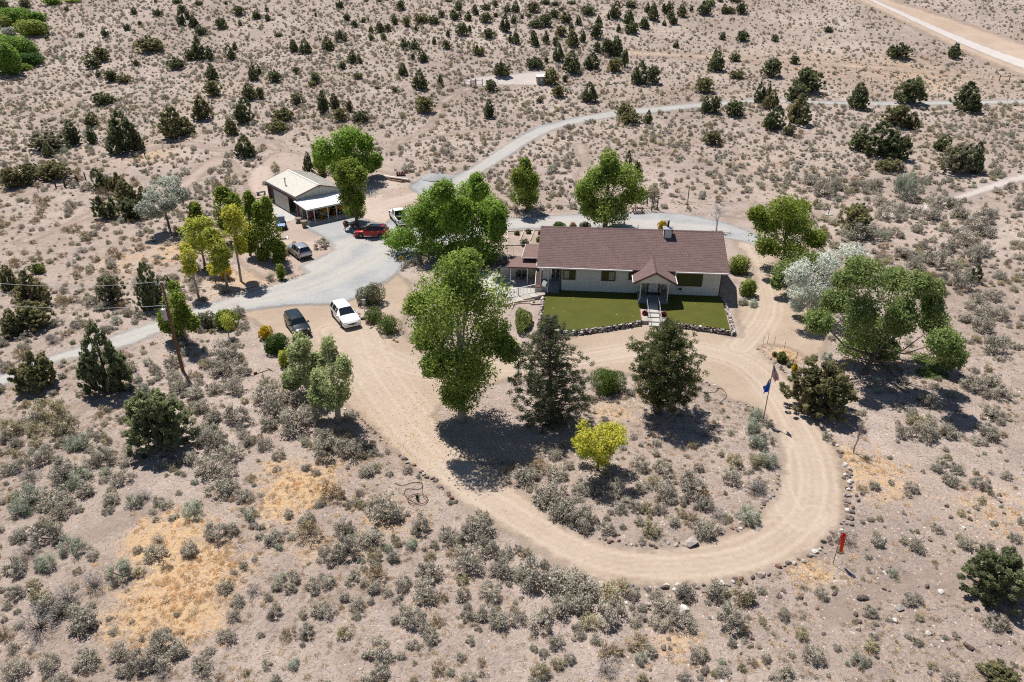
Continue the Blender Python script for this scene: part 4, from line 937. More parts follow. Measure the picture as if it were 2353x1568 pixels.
for i, (x0, x1, z) in enumerate(((-.6, .0, 1.25), (.003, .25, 1.5), (.253, .5, 1.75))): MB().box(x0, x1, -.15, .15, 0, z).obj('block', stucco_m, sw_)
chair('black metal patio chair nearer the stucco block wall', Hw(-5.3, 4.05), HR, black_m); chair('black metal patio chair nearer the dark doorway', Hw(-4.5, 4.05), HR, black_m)
o = MB().box(-10.2, -3.0, -1.6, 5.6, -.05, .035).obj('patio', conc_m); o.matrix_world = HM; struct(o)
rl = thing('ramp_railing', 'cream railing with upright balusters along the patio edge', 'railing', Hw(-6.8, -2.2), HR)
A_, B_ = Vector((0, 0, 0)), Vector((3.85, 2.45, 0)); dr = (B_ - A_)
MB().bar(A_ + Vector((0, 0, .95)), B_ + Vector((0, 0, 1.0)), .07).obj('top_rail', white_m, rl); MB().bar(A_ + Vector((0, 0, .15)), B_ + Vector((0, 0, .2)), .05).obj('bottom_rail', white_m, rl)
for i in range(24): q = A_ + dr * (i + .5) / 24; MB().bar(q + Vector((0, 0, .17)), q + Vector((0, 0, .93)), .032).obj('baluster', siding_m, rl)
for t in (0, .5, 1.0): q = A_ + dr * t; MB().bar(q + Vector((0, 0, -.03)), q + Vector((0, 0, 1.02)), .09).obj('post', siding_m, rl)
ts = thing('terrace_steps', 'broad stone and timber steps climbing beside the cream railing', 'steps', Hw(-4.3, -2.0), HR)
for i in range(6):
    t = i / 5; x, y = -2.1 + 4.2 * t, -1.25 + 2.1 * t
    o = MB().box(-.48, .48, -.42, .42, 0, .12 + .07 * i).obj('slab', gravelbed_m if i % 2 else conc_m, ts); o.location = (x, y, 0); o.rotation_euler.z = .5
for a, b in (((-2.6, -2.3, .1), (-.2, -1.0, .25)), ((-.2, -1.0, .25), (1.4, -.75, .3)), ((-1.0, -2.7, .08), (-.9, -1.4, .12)), ((1.1, -1.35, .1), (2.4, -1.2, .1)), ((1.1, -1.4, .1), (1.4, -.5, .2))): MB().bar(a, b, .12, .16).obj('timber', ltwood_m, ts)
gb = thing('garden_beds', 'terraced dirt garden beds divided by pale timbers behind the patio', 'garden bed', Hw(-6, 19), HR)
for a, b in (((-8.36, 21.06), (-7.84, 15.74)), ((-6.02, 21.5), (-6.25, 17.6)), ((-4.5, 22.1), (-4.8, 17.8)), ((-8.4, 21.2), (-3.4, 22.3)), ((-8.0, 15.6), (-3.3, 15.9)), ((-2.9, 22.4), (-3.1, 16))):
    MB().bar((a[0] + 6, a[1] - 19, .06), (b[0] + 6, b[1] - 19, .06), .14, .18).obj('timber', ltwood_m, gb)
pf = thing('garden_gate', 'thin grey pipe gate frame behind the brown lean-to roof', 'gate frame', Hw(-5.5, 12.2), HR)
MB().tube([(-1.2, 0, 0), (-1.2, 0, 1.4), (.4, .3, 1.4), (.4, .3, 0)], .03, 6).obj('frame', metal_m, pf); MB().tube([(-2.9, 0, 0), (-2.9, 0, 1.2), (-1.2, 0, 1.2)], .025, 6).obj('rail', metal_m, pf)
rp = thing('rubble_pile', 'pile of dark rubble stones under the maple behind the patio', 'rock pile', Hw(-7.2, 9.0), HR); rng = random.Random(5)
for i in range(60): put_stone(rp, Vector((rng.gauss(0, 1.3), rng.gauss(0, .9), rng.uniform(0, .35))), rng.uniform(.3, .65), PALES + DARKS, rng)

# ------------------------------------------------------------------ the metal shop
SL, SR = Vector((-32.6, 107.9, 0)), 39.0
SM = Matrix.Translation(SL) @ Matrix.Rotation(math.radians(SR), 4, 'Z')
def Sw(x, y, z=0): return SM @ Vector((x, y, z))
shopwall_m = mat('cream_metal', (0.50, 0.475, 0.42), .5, .08, 1.2, spec=.4); shoproof_m = mat('cream_metal_roof', (0.66, 0.625, 0.55), .5, .06, 1.0, spec=.4)
whiteroof_m = mat('white_metal_roof', (0.80, 0.80, 0.80), .45, .04, 1.0, spec=.5); maroon_m = mat('maroon_trim', (0.165, 0.075, 0.062), .6, .15)
shop = thing('metal_shop', 'cream metal workshop with sliding doors and maroon trim', 'workshop', SL, SR)
SX = Matrix(((1, 0, 0, 0), (0, 0, 1, 0), (0, 1, 0, 0), (0, 0, 0, 1)))
for y0, y1 in ((.02, .12), (10.98, 11.08)): fixn(MB().prism([(0.1, 0), (7.7, 0), (7.7, 3.28), (3.85, 4.32), (.1, 3.28)], y0, y1, 0, SX).obj('gable_wall', shopwall_m, shop))
rb = MB()
for i in range(25):
    x = .25 + i * .305; zt = 3.26 + (1.04 * (1 - abs(x - 3.85) / 3.85)) ; rb.box(x, x + .05, -.02, .019, .05, zt)
rb.obj('wall_rib', shopwall_m, shop)['kind'] = 'stuff'
bx('side_wall', shopwall_m, shop, 7.6, 7.7, .12, 10.98, 0, 3.28)
bx('header', shopwall_m, shop, .1, .2, .12, 10.98, 2.78, 3.28); bx('door_track', maroon_m, shop, -.16, .095, .0, 11.1, 2.62, 2.82); bx('eave_trim', shopwall_m, shop, -.02, .09, .0, 11.1, 2.825, 3.27)
for y in (.12, 10.75): bx('door_post', maroon_m, shop, -.06, .25, y - .12, y + .22, 0, 2.615)
for y0, y1 in ((2.9, 4.75), (4.8, 8.4)):
    d = bx('sliding_door', shopwall_m, shop, -.12, -.06, y0, y1, .05, 2.6)
    rb = MB()
    for i in range(int((y1 - y0) / .3)): rb.box(-.137, -.1205, y0 + .1 + i * .3, y0 + .14 + i * .3, .08, 2.58)
    rb.obj('door_rib', shopwall_m, d)['kind'] = 'stuff'
bx('floor', conc_m, shop, .0, 7.6, .12, 10.98, -.05, .05)
for n_, a in (('roof', ((-.16, -.2, 3.3), (-.16, 11.25, 3.3), (3.85, 11.25, 4.42), (3.85, -.2, 4.42))), ('roof', ((7.86, 11.25, 3.3), (7.86, -.2, 3.3), (3.85, -.2, 4.42), (3.85, 11.25, 4.42)))):
    a = [Vector(q) for q in a]
    if n_ == 'roof' and a[0].x < 0: a = [a[1], a[0], a[3], a[2]]; 
    else: a = [a[1], a[0], a[3], a[2]]
    r = MB().slab(*a, .06).obj(n_, shoproof_m, shop); fixn(r)
    rb = MB(); up = Vector((0, 0, .03))
    for i in range(38):
        t = (i + .3) / 38; p = a[0].lerp(a[1], t) + up; q = a[3].lerp(a[2], t) + up; rb.bar(p - up * .4, q - up * .4, .035, .03)
    rb.obj('roof_rib', shoproof_m, r)['kind'] = 'stuff'
MB().bar((3.85, -.2, 4.45), (3.85, 11.25, 4.45), .3, .05).obj('ridge_cap', shoproof_m, shop)
tr_ = MB()
for y in (-.22, 11.27):
    tr_.bar((-.18, y, 3.24), (3.85, y, 4.36), .05, .18); tr_.bar((7.88, y, 3.24), (3.85, y, 4.36), .05, .18)
tr_.obj('rake_trim', maroon_m, shop)
MB().tube([(.9, 5.6, 3.5), (.9, 5.6, 4.7)], .11, 10).obj('flue', metal_m, shop, smooth=True, angle=40); MB().tube([(.9, 5.6, 4.7), (.9, 5.6, 4.82)], [.17, .12], 10).obj('flue_cap', metal_m, shop)
lt = MB().box(3.9, 4.15, -.2, -.03, 3.85, 3.97).obj('wall_lamp', metal_m, shop)
ln = thing('leanto_shelter', 'bright white lean-to roof on white posts along the workshop gable', 'shelter', Sw(3.5, -2), SR)
MB().slab((-3.98, -2.3, 2.36), (4.25, -2.3, 2.36), (4.25, 1.97, 2.68), (-3.98, 1.97, 2.68), .06).obj('roof', whiteroof_m, ln); MB().bar((-3.98, -2.22, 2.2), (4.25, -2.22, 2.2), .1, .16).obj('beam', white_m, ln)
rb = MB()
for i in range(27): x = -3.9 + i * .305; rb.bar((x, -2.3, 2.37), (x, 1.97, 2.69), .05, .04)
rb.obj('roof_rib', whiteroof_m, ln)['kind'] = 'stuff'
for x in (-.38, .74, 2.94, 4.33, 5.74, 7.4): bx('post', white_m, ln, x - 3.55, x - 3.45, -2.27, -2.17, .03, 2.12)
for x in (-3.93, 4.2): MB().bar((x, -2.2, 2.26), (x, 1.97, 2.56), .06, .12).obj('rafter', white_m, ln)
o = MB().box(-.6, 8.2, -4.75, .0, -.05, .04).box(-2.3, -.02, -.9, 11.2, -.05, .036).obj('shop_slab', conc_m); o.matrix_world = SM; struct(o)
dd = thing('open_door', 'white workshop side door standing ajar under the lean-to', 'door', Sw(.55, -.15), SR + 70)
MB().box(-.95, 0, -.03, .03, .05, 2.1).obj('leaf', white_m, dd); MB().box(-.75, -.25, -.045, -.0305, 1.3, 1.9).obj('window_pane', glass_m, dd); MB().tube([(-.86, -.03, 1.05), (-.86, -.1, 1.05)], .03, 6).obj('knob', metal_m, dd)

# ------------------------------------------------------------------ vehicles
def paint(name, c, metal=0.0, rough=0.28): return mat(name, c, rough, 0, spec=0.4, metal=metal, coat=0.35)
tint_m = mat('car_glass', (0.012, 0.016, 0.018), 0.03, 0, spec=0.9); rim_m = mat('alloy_rim', (0.42, 0.42, 0.43), .3, .1, 6, metal=.8)
lamp_m = mat('headlamp', (0.62, 0.64, 0.66), .12, .1, 8, spec=.8); tail_m = mat('tail_lamp', (0.35, 0.015, 0.015), .2, 0, spec=.6); chrome_m = mat('chrome', (0.6, 0.6, 0.62), .18, .05, metal=.9); plastic_m = mat('black_plastic', (0.03, 0.03, 0.032), .6, .1)
plate_m = mat('number_plate', (0.55, 0.58, 0.62), .5, .15, 12)
def wheels(o, xs, half, r, w=.24, rim=None):
    ty = MB(); n = 20
    prof = [(-w / 2, r * .62), (-w / 2, r * .93), (-w / 2 + .03, r), (w / 2 - .03, r), (w / 2, r * .93), (w / 2, r * .62)]
    vs = [(math.cos(2 * math.pi * k / n) * q[1], q[0], math.sin(2 * math.pi * k / n) * q[1]) for q in prof for k in range(n)]
    ty.add(vs, [(i * n + k, i * n + (k + 1) % n, (i + 1) * n + (k + 1) % n, (i + 1) * n + k) for i in range(5) for k in range(n)]); tm = ty.mesh('tyre', rubber_m, True, 40)
    rm = MB(); rm.tube([(0, -w / 2 + .03, 0), (0, w / 2 - .03, 0)], r * .62, 16)
    for k in range(5):
        a = 2 * math.pi * k / 5
        for s in (-1, 1): rm.bar((0, s * (w / 2 - .015), 0), (math.cos(a) * r * .6, s * (w / 2 - .015), math.sin(a) * r * .6), .07, .03, 1)
    rmm = rm.mesh('rim', [plastic_m, rim or rim_m])
    for x in xs:
        for s in (-1, 1):
            t = link(bpy.data.objects.new('wheel', tm)); t.parent = o; t.location = (x, s * (half - w / 2 + .015), r)
            q = link(bpy.data.objects.new('rim', rmm)); q.parent = t
def loft(st, n_seg, o, body, glassrule, bodyname='body'):
    """half sections mirrored: st = (x, zb, zbelt, ztop, wlow, wbelt, wtop)"""
    G = []
    for x, zb, zl, zt, wl, wb, wt in st:
        hs = [(0, zb), (wl * .9, zb), (wl, zb + .14), (wb * 1.01, (zb + zl) / 2 + .08), (wb, zl), (wt, zt - .05), (wt * .72, zt), (0, zt + .015)]
        ring = [(x, -a, z) for a, z in hs] + [(x, a, z) for a, z in hs[-2:0:-1]]; G.append(ring)
    n = len(G[0]); parts = {}
    for i in range(len(G) - 1):
        for k in range(n):
            key = glassrule(i, k if k < 7 else n - 1 - k, k >= 7)
            parts.setdefault(key, []).append((G[i][k], G[i][(k + 1) % n], G[i + 1][(k + 1) % n], G[i + 1][k]))
    for e, ring in ((0, G[0]), (1, G[-1])): parts['body'].append(tuple(ring if e else ring[::-1]))
    for key, fs in parts.items():
        bm = bmesh.new(); vd = {}
        for f in fs:
            vs = []
            for q in f:
                kq = tuple(round(c, 4) for c in q)
                if kq not in vd: vd[kq] = bm.verts.new(q)
                if vd[kq] not in vs: vs.append(vd[kq])
            try: bm.faces.new(vs)
            except ValueError: pass
        bmesh.ops.recalc_face_normals(bm, faces=bm.faces)
        me = bpy.data.meshes.new(key); 
        if key != 'body':   # panes: recalc may flip an open sheet, point it away from the axis
            for f in bm.faces:
                c = f.calc_center_median()
                if f.normal.dot(Vector((c.x * .3, c.y, c.z - .8))) < 0: f.normal_flip()
        bm.to_mesh(me); bm.free()
        me.materials.append(body if key == 'body' else tint_m); me.polygons.foreach_set('use_smooth', [True] * len(me.polygons)); me.set_sharp_from_angle(angle=math.radians(32))
        q = link(bpy.data.objects.new(bodyname if key == 'body' else key.split('#')[0], me)); q.parent = o
def suv(label, loc, rz, L, Wd, Hh, pm, boxy=0, roof_glass=False, rails=None, front='wide', rim=None):
    o = thing('suv_car', label, 'car', loc, rz); k = L / 4.8; hw = Wd / 2; g = Hh / 1.7
    b = boxy
    st = [(2.40 * k, .36, .70 + .12 * b, .74 + .18 * b, hw * .72 + .12 * b, hw * .78 + .1 * b, hw * .66 + .12 * b),
          (2.24 * k, .27, .84 + .06 * b, .92 + .08 * b, hw * .93, hw * .93, hw * .80 + .05 * b), (1.85 * k, .23, .93 * g, 1.02 * g, hw * .99, hw * .985, hw * .84), (1.35 * k, .22, .98 * g, 1.08 * g, hw, hw * .99, hw * .85),
          ((.98 + .1 * b) * k, .22, 1.01 * g, 1.12 * g, hw, hw * .99, hw * .83), ((.22 + .38 * b) * k, .22, 1.10 * g, 1.63 * g, hw, hw * .985, hw * .70 + .06 * b),
          (-.28 * k, .22, 1.11 * g, 1.685 * g, hw, hw * .985, hw * .71 + .07 * b), (-.37 * k, .22, 1.11 * g, 1.685 * g, hw, hw * .985, hw * .71 + .07 * b), (-1.22 * k, .22, 1.14 * g, 1.67 * g, hw, hw * .98, hw * .71 + .07 * b), (-1.31 * k, .22, 1.14 * g, 1.67 * g, hw, hw * .98, hw * .71 + .07 * b),
          ((-1.95 - .2 * b) * k, .25, 1.16 * g, 1.63 * g, hw * .99, hw * .97, hw * .69 + .08 * b), ((-2.28 - .06 * b) * k, .30, 1.02 * g, 1.10 * g, hw * .95, hw * .95, hw * .80), (-2.40 * k, .40, .85, .92, hw * .85, hw * .88, hw * .76)]
    def rule(i, kk, left):
        s = 'L' if left else 'R'
        if i == 4 and kk in (5, 6): return 'windshield'
        if i == 10 and kk in (5, 6): return 'rear_window'
        if i in (5, 7, 9) and kk == 4: return 'side_window#%d%s' % (i, s)
        if roof_glass and i in (5, 6, 7) and kk == 6: return 'sunroof'
        return 'body'
    loft(st, 0, o, pm, rule)
    r = .365 * g; wheels(o, (1.42 * k, -1.42 * k), hw, r, .25, rim)
    for x in (1.42 * k, -1.42 * k):
        for s in (-1, 1):
            a = MB(); vs = [(x + math.cos(t) * r * 1.17, s * (hw + .004), r + math.sin(t) * r * 1.17) for t in [math.pi * j / 12 - .25 for j in range(0, 15)]]
            n = len(vs); a.add(vs + [(v[0], s * (hw - .12), v[2]) for v in vs], [tuple(range(n)) if s < 0 else tuple(range(n - 1, -1, -1))] + [(j, j + 1, n + j + 1, n + j) for j in range(n - 1)]); a.obj('wheel_arch', plastic_m, o)
    for s in (-1, 1):
        if boxy: MB().tube([(2.33 * k, s * hw * .66, .88), (2.425 * k, s * hw * .66, .88)], .1, 14).obj('headlight', lamp_m, o, smooth=True, angle=40)
        else: MB().add([(2.36 * k, s * hw * .52, .83), (2.22 * k, s * hw * .9, .90), (1.98 * k, s * hw * .975, .955), (2.0 * k, s * hw * .965, .86), (2.27 * k, s * hw * .9, .77), (2.42 * k, s * hw * .56, .74)], [(0, 1, 4, 5), (1, 2, 3, 4)] if s > 0 else [(5, 4, 1, 0), (4, 3, 2, 1)]).obj('headlight', lamp_m, o)
        MB().box(-2.39 * k, -2.2 * k, min(s * hw * .6, s * hw * .96), max(s * hw * .6, s * hw * .96), .88 * g, 1.02 * g).obj('tail_light', tail_m, o)
        m = MB(); m.box(.78 * k, .95 * k, min(s * (hw + .02), s * (hw + .2)), max(s * (hw + .02), s * (hw + .2)), 1.05 * g, 1.2 * g); m.bar((.85 * k, s * (hw - .04), 1.06 * g), (.85 * k, s * (hw + .06), 1.1 * g), .05); m.obj('mirror', plastic_m if boxy else pm, o)
        for x in (-.2, -1.15): MB().box(x * k - .1, x * k + .1, min(s * (hw - .01), s * (hw + .025)), max(s * (hw - .01), s * (hw + .025)), .95 * g, .985 * g).obj('door_handle', chrome_m, o)
        MB().box(-1.0 * k, 1.0 * k, min(s * (hw - .02), s * (hw + .012)), max(s * (hw - .02), s * (hw + .012)), .26, .36).obj('sill', rails or plastic_m, o)
        if rails: MB().tube([(.05 * k, s * hw * .68, 1.66 * g), (-.2 * k, s * hw * .69, 1.74 * g), (-1.5 * k, s * hw * .69, 1.73 * g), (-1.8 * k, s * hw * .67, 1.63 * g)], .028, 6).obj('roof_rail', rails, o)
    gl = MB()
    if boxy:
        for j in range(7): gl.box(2.415 * k, 2.44 * k, -.36 + j * .115, -.30 + j * .115, .74, .95)
    else: gl.add([(2.425 * k, -.42, .76), (2.425 * k, .42, .76), (2.435 * k, .34, .60), (2.435 * k, -.34, .60)], [(0, 3, 2, 1)]); gl.box(2.4 * k, 2.42 * k, -.5, .5, .62, .72)
    gl.obj('grille', plastic_m, o)
    MB().box(2.28 * k, 2.43 * k, -hw * .8, hw * .8, .36, .48).obj('bumper', plastic_m if boxy else pm, o); MB().box(2.432 * k, 2.445 * k, -.16, .16, .44, .54).obj('number_plate', plate_m, o)
    MB().box(-2.44 * k, -2.3 * k, -hw * .86, hw * .86, .36, .56).obj('rear_bumper', plastic_m, o); MB().box(-2.45 * k, -2.441 * k, -.16, .16, .58, .7).obj('number_plate', plate_m, o)
    return o
suv('bright red SUV with dark glass roof parked across the gravel', (-20.0, 99.6, .03), 180, 4.8, 1.9, 1.70, paint('red_paint', (0.30, 0.004, 0.008), .35, .35), 0, True, chrome_m)
suv('silver grey SUV with black roof rails parked beside the poplars', (-28.45, 92.25, .03), 127, 4.7, 1.9, 1.70, paint('silver_paint', (0.40, 0.42, 0.45), .6), 0, False, plastic_m)
suv('white SUV parked on the dirt facing the loop', (-18.35, 72.55, .03), -60, 5.1, 2.0, 1.76, paint('white_paint', (0.80, 0.80, 0.80)), 0)
suv('dark green boxy SUV with round headlights beside the yellow bush', (-23.0, 70.25, .03), -59, 4.4, 1.78, 1.68, paint('black_green_paint', (0.008, 0.016, 0.018)), 1, False, plastic_m)
def pickup():
    o = thing('pickup_truck', 'white crew cab pickup truck with open bed half under the maple', 'pickup truck', (-16.95, 106.1, .03), 112); pm = paint('truck_white', (0.78, 0.78, 0.78)); hw = .98
    st = [(2.85, .45, .85, .95, .82, .84, .7), (2.7, .38, 1.0, 1.1, .95, .95, .84), (1.75, .36, 1.08, 1.2, .98, .98, .86), (1.45, .36, 1.1, 1.24, .98, .98, .84), (.85, .36, 1.12, 1.82, .98, .97, .74), (.38, .36, 1.12, 1.87, .98, .97, .75), (.30, .36, 1.12, 1.87, .98, .97, .75), (-.42, .36, 1.12, 1.84, .98, .97, .75), (-.5, .36, 1.12, 1.84, .98, .97, .75), (-.72, .36, 1.1, 1.2, .98, .97, .82), (-.8, .36, .6, .68, .98, .97, .9)]
    def rule(i, kk, left):
        s = 'L' if left else 'R'
        if i == 3 and kk in (5, 6): return 'windshield'
        if i == 8 and kk in (5, 6): return 'rear_window'
        if i in (4, 6) and kk == 4: return 'side_window#%d%s' % (i, s)
        return 'body'
    loft(st, 0, o, pm, rule, 'cab')
    bed = MB(); 
    for s in (-1, 1): bed.box(-2.85, -.78, min(s * .86, s * .975), max(s * .86, s * .975), .5, 1.14)
    bed.obj('bed_side', pm, o); MB().box(-2.93, -2.852, -.975, .975, .5, 1.14).obj('tailgate', pm, o); MB().box(-2.85, -.79, -.858, .858, .5, .62).obj('bed_floor', plastic_m, o); MB().box(-3.08, -2.935, -.95, .95, .42, .6).obj('bumper', chrome_m, o)
    MB().box(-1.3, -.85, -.8, .8, .62, 1.08).obj('tool_box', plastic_m, o); wheels(o, (1.85, -1.85), hw, .4, .27)
    for s in (-1, 1):
        for x in (1.85, -1.85):
            a = MB(); vs = [(x + math.cos(t) * .47, s * (hw + .004), .4 + math.sin(t) * .47) for t in [math.pi * j / 12 - .2 for j in range(15)]]; a.add(vs, [tuple(range(15)) if s < 0 else tuple(range(14, -1, -1))]); a.obj('wheel_arch', plastic_m, o)
        MB().box(-2.945, -2.931, min(s * .82, s * .97), max(s * .82, s * .97), .78, 1.08).obj('tail_light', tail_m, o)
        m = MB(); m.box(1.1, 1.24, min(s * 1.03, s * 1.25), max(s * 1.03, s * 1.25), 1.15, 1.38); m.bar((1.17, s * .95, 1.18), (1.17, s * 1.1, 1.22), .05); m.obj('mirror', plastic_m, o); MB().box(2.7, 2.86, min(s * .55, s * .86), max(s * .55, s * .86), .85, 1.0).obj('headlight', lamp_m, o)
pickup()
def utv():
    o = thing('utility_buggy', 'blue side-by-side buggy with grey roof parked by the workshop', 'buggy', (-33.9, 103.1, .03), -72); bl = paint('buggy_blue', (0.02, 0.13, 0.42)); wheels(o, (.95, -.95), .75, .33, .28, plastic_m)
    MB().add([(1.35, -.5, .55), (1.35, .5, .55), (1.3, .48, .72), (1.3, -.48, .72), (.55, .62, .98), (.55, -.62, .98), (.5, .66, .55), (.5, -.66, .55)], [(0, 1, 2, 3), (3, 2, 4, 5), (1, 6, 4, 2), (0, 3, 5, 7), (4, 6, 7, 5), (0, 7, 6, 1)]).obj('hood', bl, o)
    MB().box(-1.35, 1.3, -.55, .55, .32, .5).box(-1.4, -.55, -.68, .68, .62, .68).box(-1.4, -.55, -.68, -.62, .68, .92).box(-1.4, -.55, .62, .68, .68, .92).obj('chassis', plastic_m, o)
    for y in (-.32, .32): MB().box(-.45, .05, y - .26, y + .26, .52, .68).box(-.52, -.4, y - .26, y + .26, .68, 1.2).obj('seat', plastic_m, o)
    c = MB()
    for s in (-1, 1): c.tube([(.6, s * .66, .9), (.2, s * .62, 1.75), (-.5, s * .62, 1.8), (-.75, s * .66, .7)], .03, 6)
    c.tube([(.2, -.62, 1.75), (.2, .62, 1.75)], .03, 6); c.tube([(-.5, -.62, 1.8), (-.5, .62, 1.8)], .03, 6); c.obj('roll_cage', black_m, o)
    MB().slab((-.6, -.68, 1.86), (.3, -.68, 1.82), (.3, .68, 1.82), (-.6, .68, 1.86), .05).obj('roof', metal_m, o)
    gm = mat('buggy_windscreen', (0.25, 0.3, 0.33), .05, 0, spec=.8); MB().slab((.56, -.58, .98), (.56, .58, .98), (.22, .56, 1.72), (.22, -.56, 1.72), .012).obj('windscreen', gm, o)
    for y in (-.36, .36): MB().box(1.3, 1.37, y - .1, y + .1, .6, .7).obj('headlight', lamp_m, o)
utv()

# ------------------------------------------------------------------ things in and around the workshop
def at(x, y): return P(x, y)
mud_m = mat('pot_brown', (0.27, 0.20, 0.14), .8, .25)
def pot(label, loc, r0, r1, r2, hh, name='planter_pot'):
    o = thing(name, label, 'planter', loc); MB().tube([(0, 0, 0), (0, 0, hh * .45), (0, 0, hh * .9), (0, 0, hh), (0, 0, hh - .06), (0, 0, hh - .09)], [r0, r1, r2, r2 * 1.06, r2 * .9, r2 * .02], 16, cap=False).obj('bowl', mud_m, o, smooth=True, angle=50)
    MB().tube([(0, 0, hh - .085), (0, 0, hh - .08)], r2 * .88, 14).obj('soil', dark_m, o); return o
pot('tall brown barrel planter at the corner of the lean-to', at(588 + 448 / 4, 353 + 678 / 4), .3, .34, .42, 1.0)
pot('low wide bowl planter on a foot beside the concrete apron', at(588 + 390 / 4, 353 + 635 / 4), .36, .2, .5, .72)
yel_m = paint('machine_yellow', (0.50, 0.24, 0.015)); red_m = paint('mower_red', (0.33, 0.02, 0.02)); grn_m = paint('tractor_green', (0.06, 0.33, 0.06)); greyp_m = mat('cart_grey', (0.30, 0.27, 0.24), .7, .2)
def small_tractor(name, label, loc, rz, m, k=1.0, loader=False):
    o = thing(name, label, 'tractor', loc, rz)
    MB().add([(k * x, k * y, k * z) for x, y, z in [(1.0, -.26, .45), (1.0, .26, .45), (.15, .3, .45), (.15, -.3, .45), (1.02, -.22, .82), (1.02, .22, .82), (.15, .28, .95), (.15, -.28, .95)]], [(0, 3, 2, 1), (4, 5, 6, 7), (0, 1, 5, 4), (2, 3, 7, 6), (1, 2, 6, 5), (3, 0, 4, 7)]).obj('hood', m, o)
    MB().box(-.8 * k, 1.0 * k, -.2 * k, .2 * k, .28 * k, .45 * k).obj('frame', black_m, o); MB().box(-.55 * k, -.1 * k, -.24 * k, .24 * k, .6 * k, .7 * k).box(-.62 * k, -.52 * k, -.24 * k, .24 * k, .7 * k, 1.05 * k).obj('seat', black_m, o)
    for s in (-1, 1):
        MB().slab((-.95 * k, s * .5 * k, .75 * k), (-.2 * k, s * .5 * k, .78 * k), (-.2 * k, s * .26 * k, .78 * k), (-.95 * k, s * .26 * k, .75 * k), .05).obj('fender', m, o)
        for x, r in ((-.6, .38), (.75, .25)): MB().tube([(x * k, s * .36 * k, r * k), (x * k, s * .56 * k, r * k)], r * k, 14).obj('wheel', rubber_m, o, smooth=True, angle=40); 
        for x, r in ((-.6, .18), (.75, .12)): MB().tube([(x * k, s * .5 * k, (.38 if r > .15 else .25) * k), (x * k, s * .575 * k, (.38 if r > .15 else .25) * k)], r * k, 10).obj('hub', lamp_m, o)
    MB().tube([(.1 * k, 0, .95 * k), (-.02 * k, 0, 1.12 * k)], .02 * k, 5).obj('steering_column', black_m, o)
    if loader:
        for s in (-1, 1): MB().tube([(-.1 * k, s * .42 * k, 1.1 * k), (.7 * k, s * .42 * k, .95 * k), (1.5 * k, s * .42 * k, .35 * k)], .06 * k, 6).obj('loader_arm', m, o)
        MB().slab((1.5 * k, -.7 * k, .08), (1.9 * k, -.7 * k, .05), (1.9 * k, .7 * k, .05), (1.5 * k, .7 * k, .08), .04).box(1.46 * k, 1.52 * k, -.7 * k, .7 * k, .05, .6 * k).obj('bucket', m, o)
        MB().bar((-.8 * k, -.4 * k, .5 * k), (-.8 * k, -.4 * k, 1.7 * k), .06).bar((-.8 * k, .4 * k, .5 * k), (-.8 * k, .4 * k, 1.7 * k), .06).bar((-.8 * k, -.4 * k, 1.7 * k), (-.8 * k, .4 * k, 1.7 * k), .06).obj('roll_bar', black_m, o)
    return o
small_tractor('lawn_tractor', 'red lawn tractor parked in the lean-to shade', Sw(1.4, -2.2, .04), SR + 200, red_m, .95)
small_tractor('loader_tractor', 'yellow loader tractor parked deep under the lean-to', Sw(4.3, -1.9, .04), SR + 190, yel_m, 1.3, True)
small_tractor('loader_tractor', 'second yellow tractor under the lean-to beside the cottonwood trunk', Sw(6.6, -2.2, .04), SR + 170, yel_m, 1.25, True)
small_tractor('garden_tractor', 'green tractor just inside the workshop door', Sw(1.3, 1.9, .05), SR - 100, grn_m, 1.1)
ct = thing('dump_cart', 'grey tipping garden cart under the lean-to', 'cart', Sw(2.35, -2.8, .04), SR + 15); MB().slab((-.5, -.4, .95), (.7, -.4, .4), (.7, .4, .4), (-.5, .4, .95), .04).add([(-.5, -.4, .95), (.7, -.4, .4), (.85, -.4, .72), (-.35, -.4, 1.25)], [(0, 1, 2, 3)]).add([(-.5, .4, .95), (.7, .4, .4), (.85, .4, .72), (-.35, .4, 1.25)], [(3, 2, 1, 0)]).obj('tub', greyp_m, ct)
for s in (-1, 1): MB().tube([(.3, s * .42, .22), (.3, s * .54, .22)], .22, 12).obj('wheel', rubber_m, ct); MB().tube([(.3, s * .5, .22), (.3, s * .555, .22)], .11, 10).obj('hub', lamp_m, ct)
MB().tube([(-.5, 0, .8), (-1.1, 0, .35)], .025, 5).obj('tongue', black_m, ct)
cn = thing('fuel_can', 'small pale can on the slab near a lean-to post', 'can', Sw(.2, -3.7, .04), 0); MB().tube([(0, 0, 0), (0, 0, .3), (0, 0, .36), (0, 0, .42)], [.14, .14, .06, .05], 12).obj('body', lamp_m, cn); MB().tube([(.05, 0, .4), (.16, 0, .48)], .02, 5).obj('spout', red_m, cn)
# old implement under the cottonwood
im = thing('farm_implement', 'rusty red old farm implement with a round drum', 'farm machine', at(588 + 830 / 4, 353 + 712 / 4), 20)
MB().tube([(-.25, -.1, 1.0), (.05, -.05, 1.05), (.3, 0, 1.08), (.42, 0, 1.1)], [.42, .55, .45, .3], 14).obj('drum', rust_m, im, smooth=True, angle=50)
fr = MB(); fr.tube([(-.2, -.4, 0), (0, 0, .7), (.5, .1, .75), (1.3, .3, .9), (2.2, .5, .95)], .05, 6); fr.tube([(-.3, .5, 0), (0, .1, .7)], .04, 6); fr.tube([(.9, -.5, 0), (.9, .2, .8), (.9, .8, 0)], .04, 6); fr.tube([(.6, .2, .8), (1.2, .9, .5), (1.9, 1.0, .55)], .06, 6); fr.obj('frame', rust_m, im)
for x, y in ((1.1, .8), (1.8, .2)): MB().tube([(x, y, .35), (x + .08, y + .03, .35)], .34, 14).obj('wheel', rust_m, im)
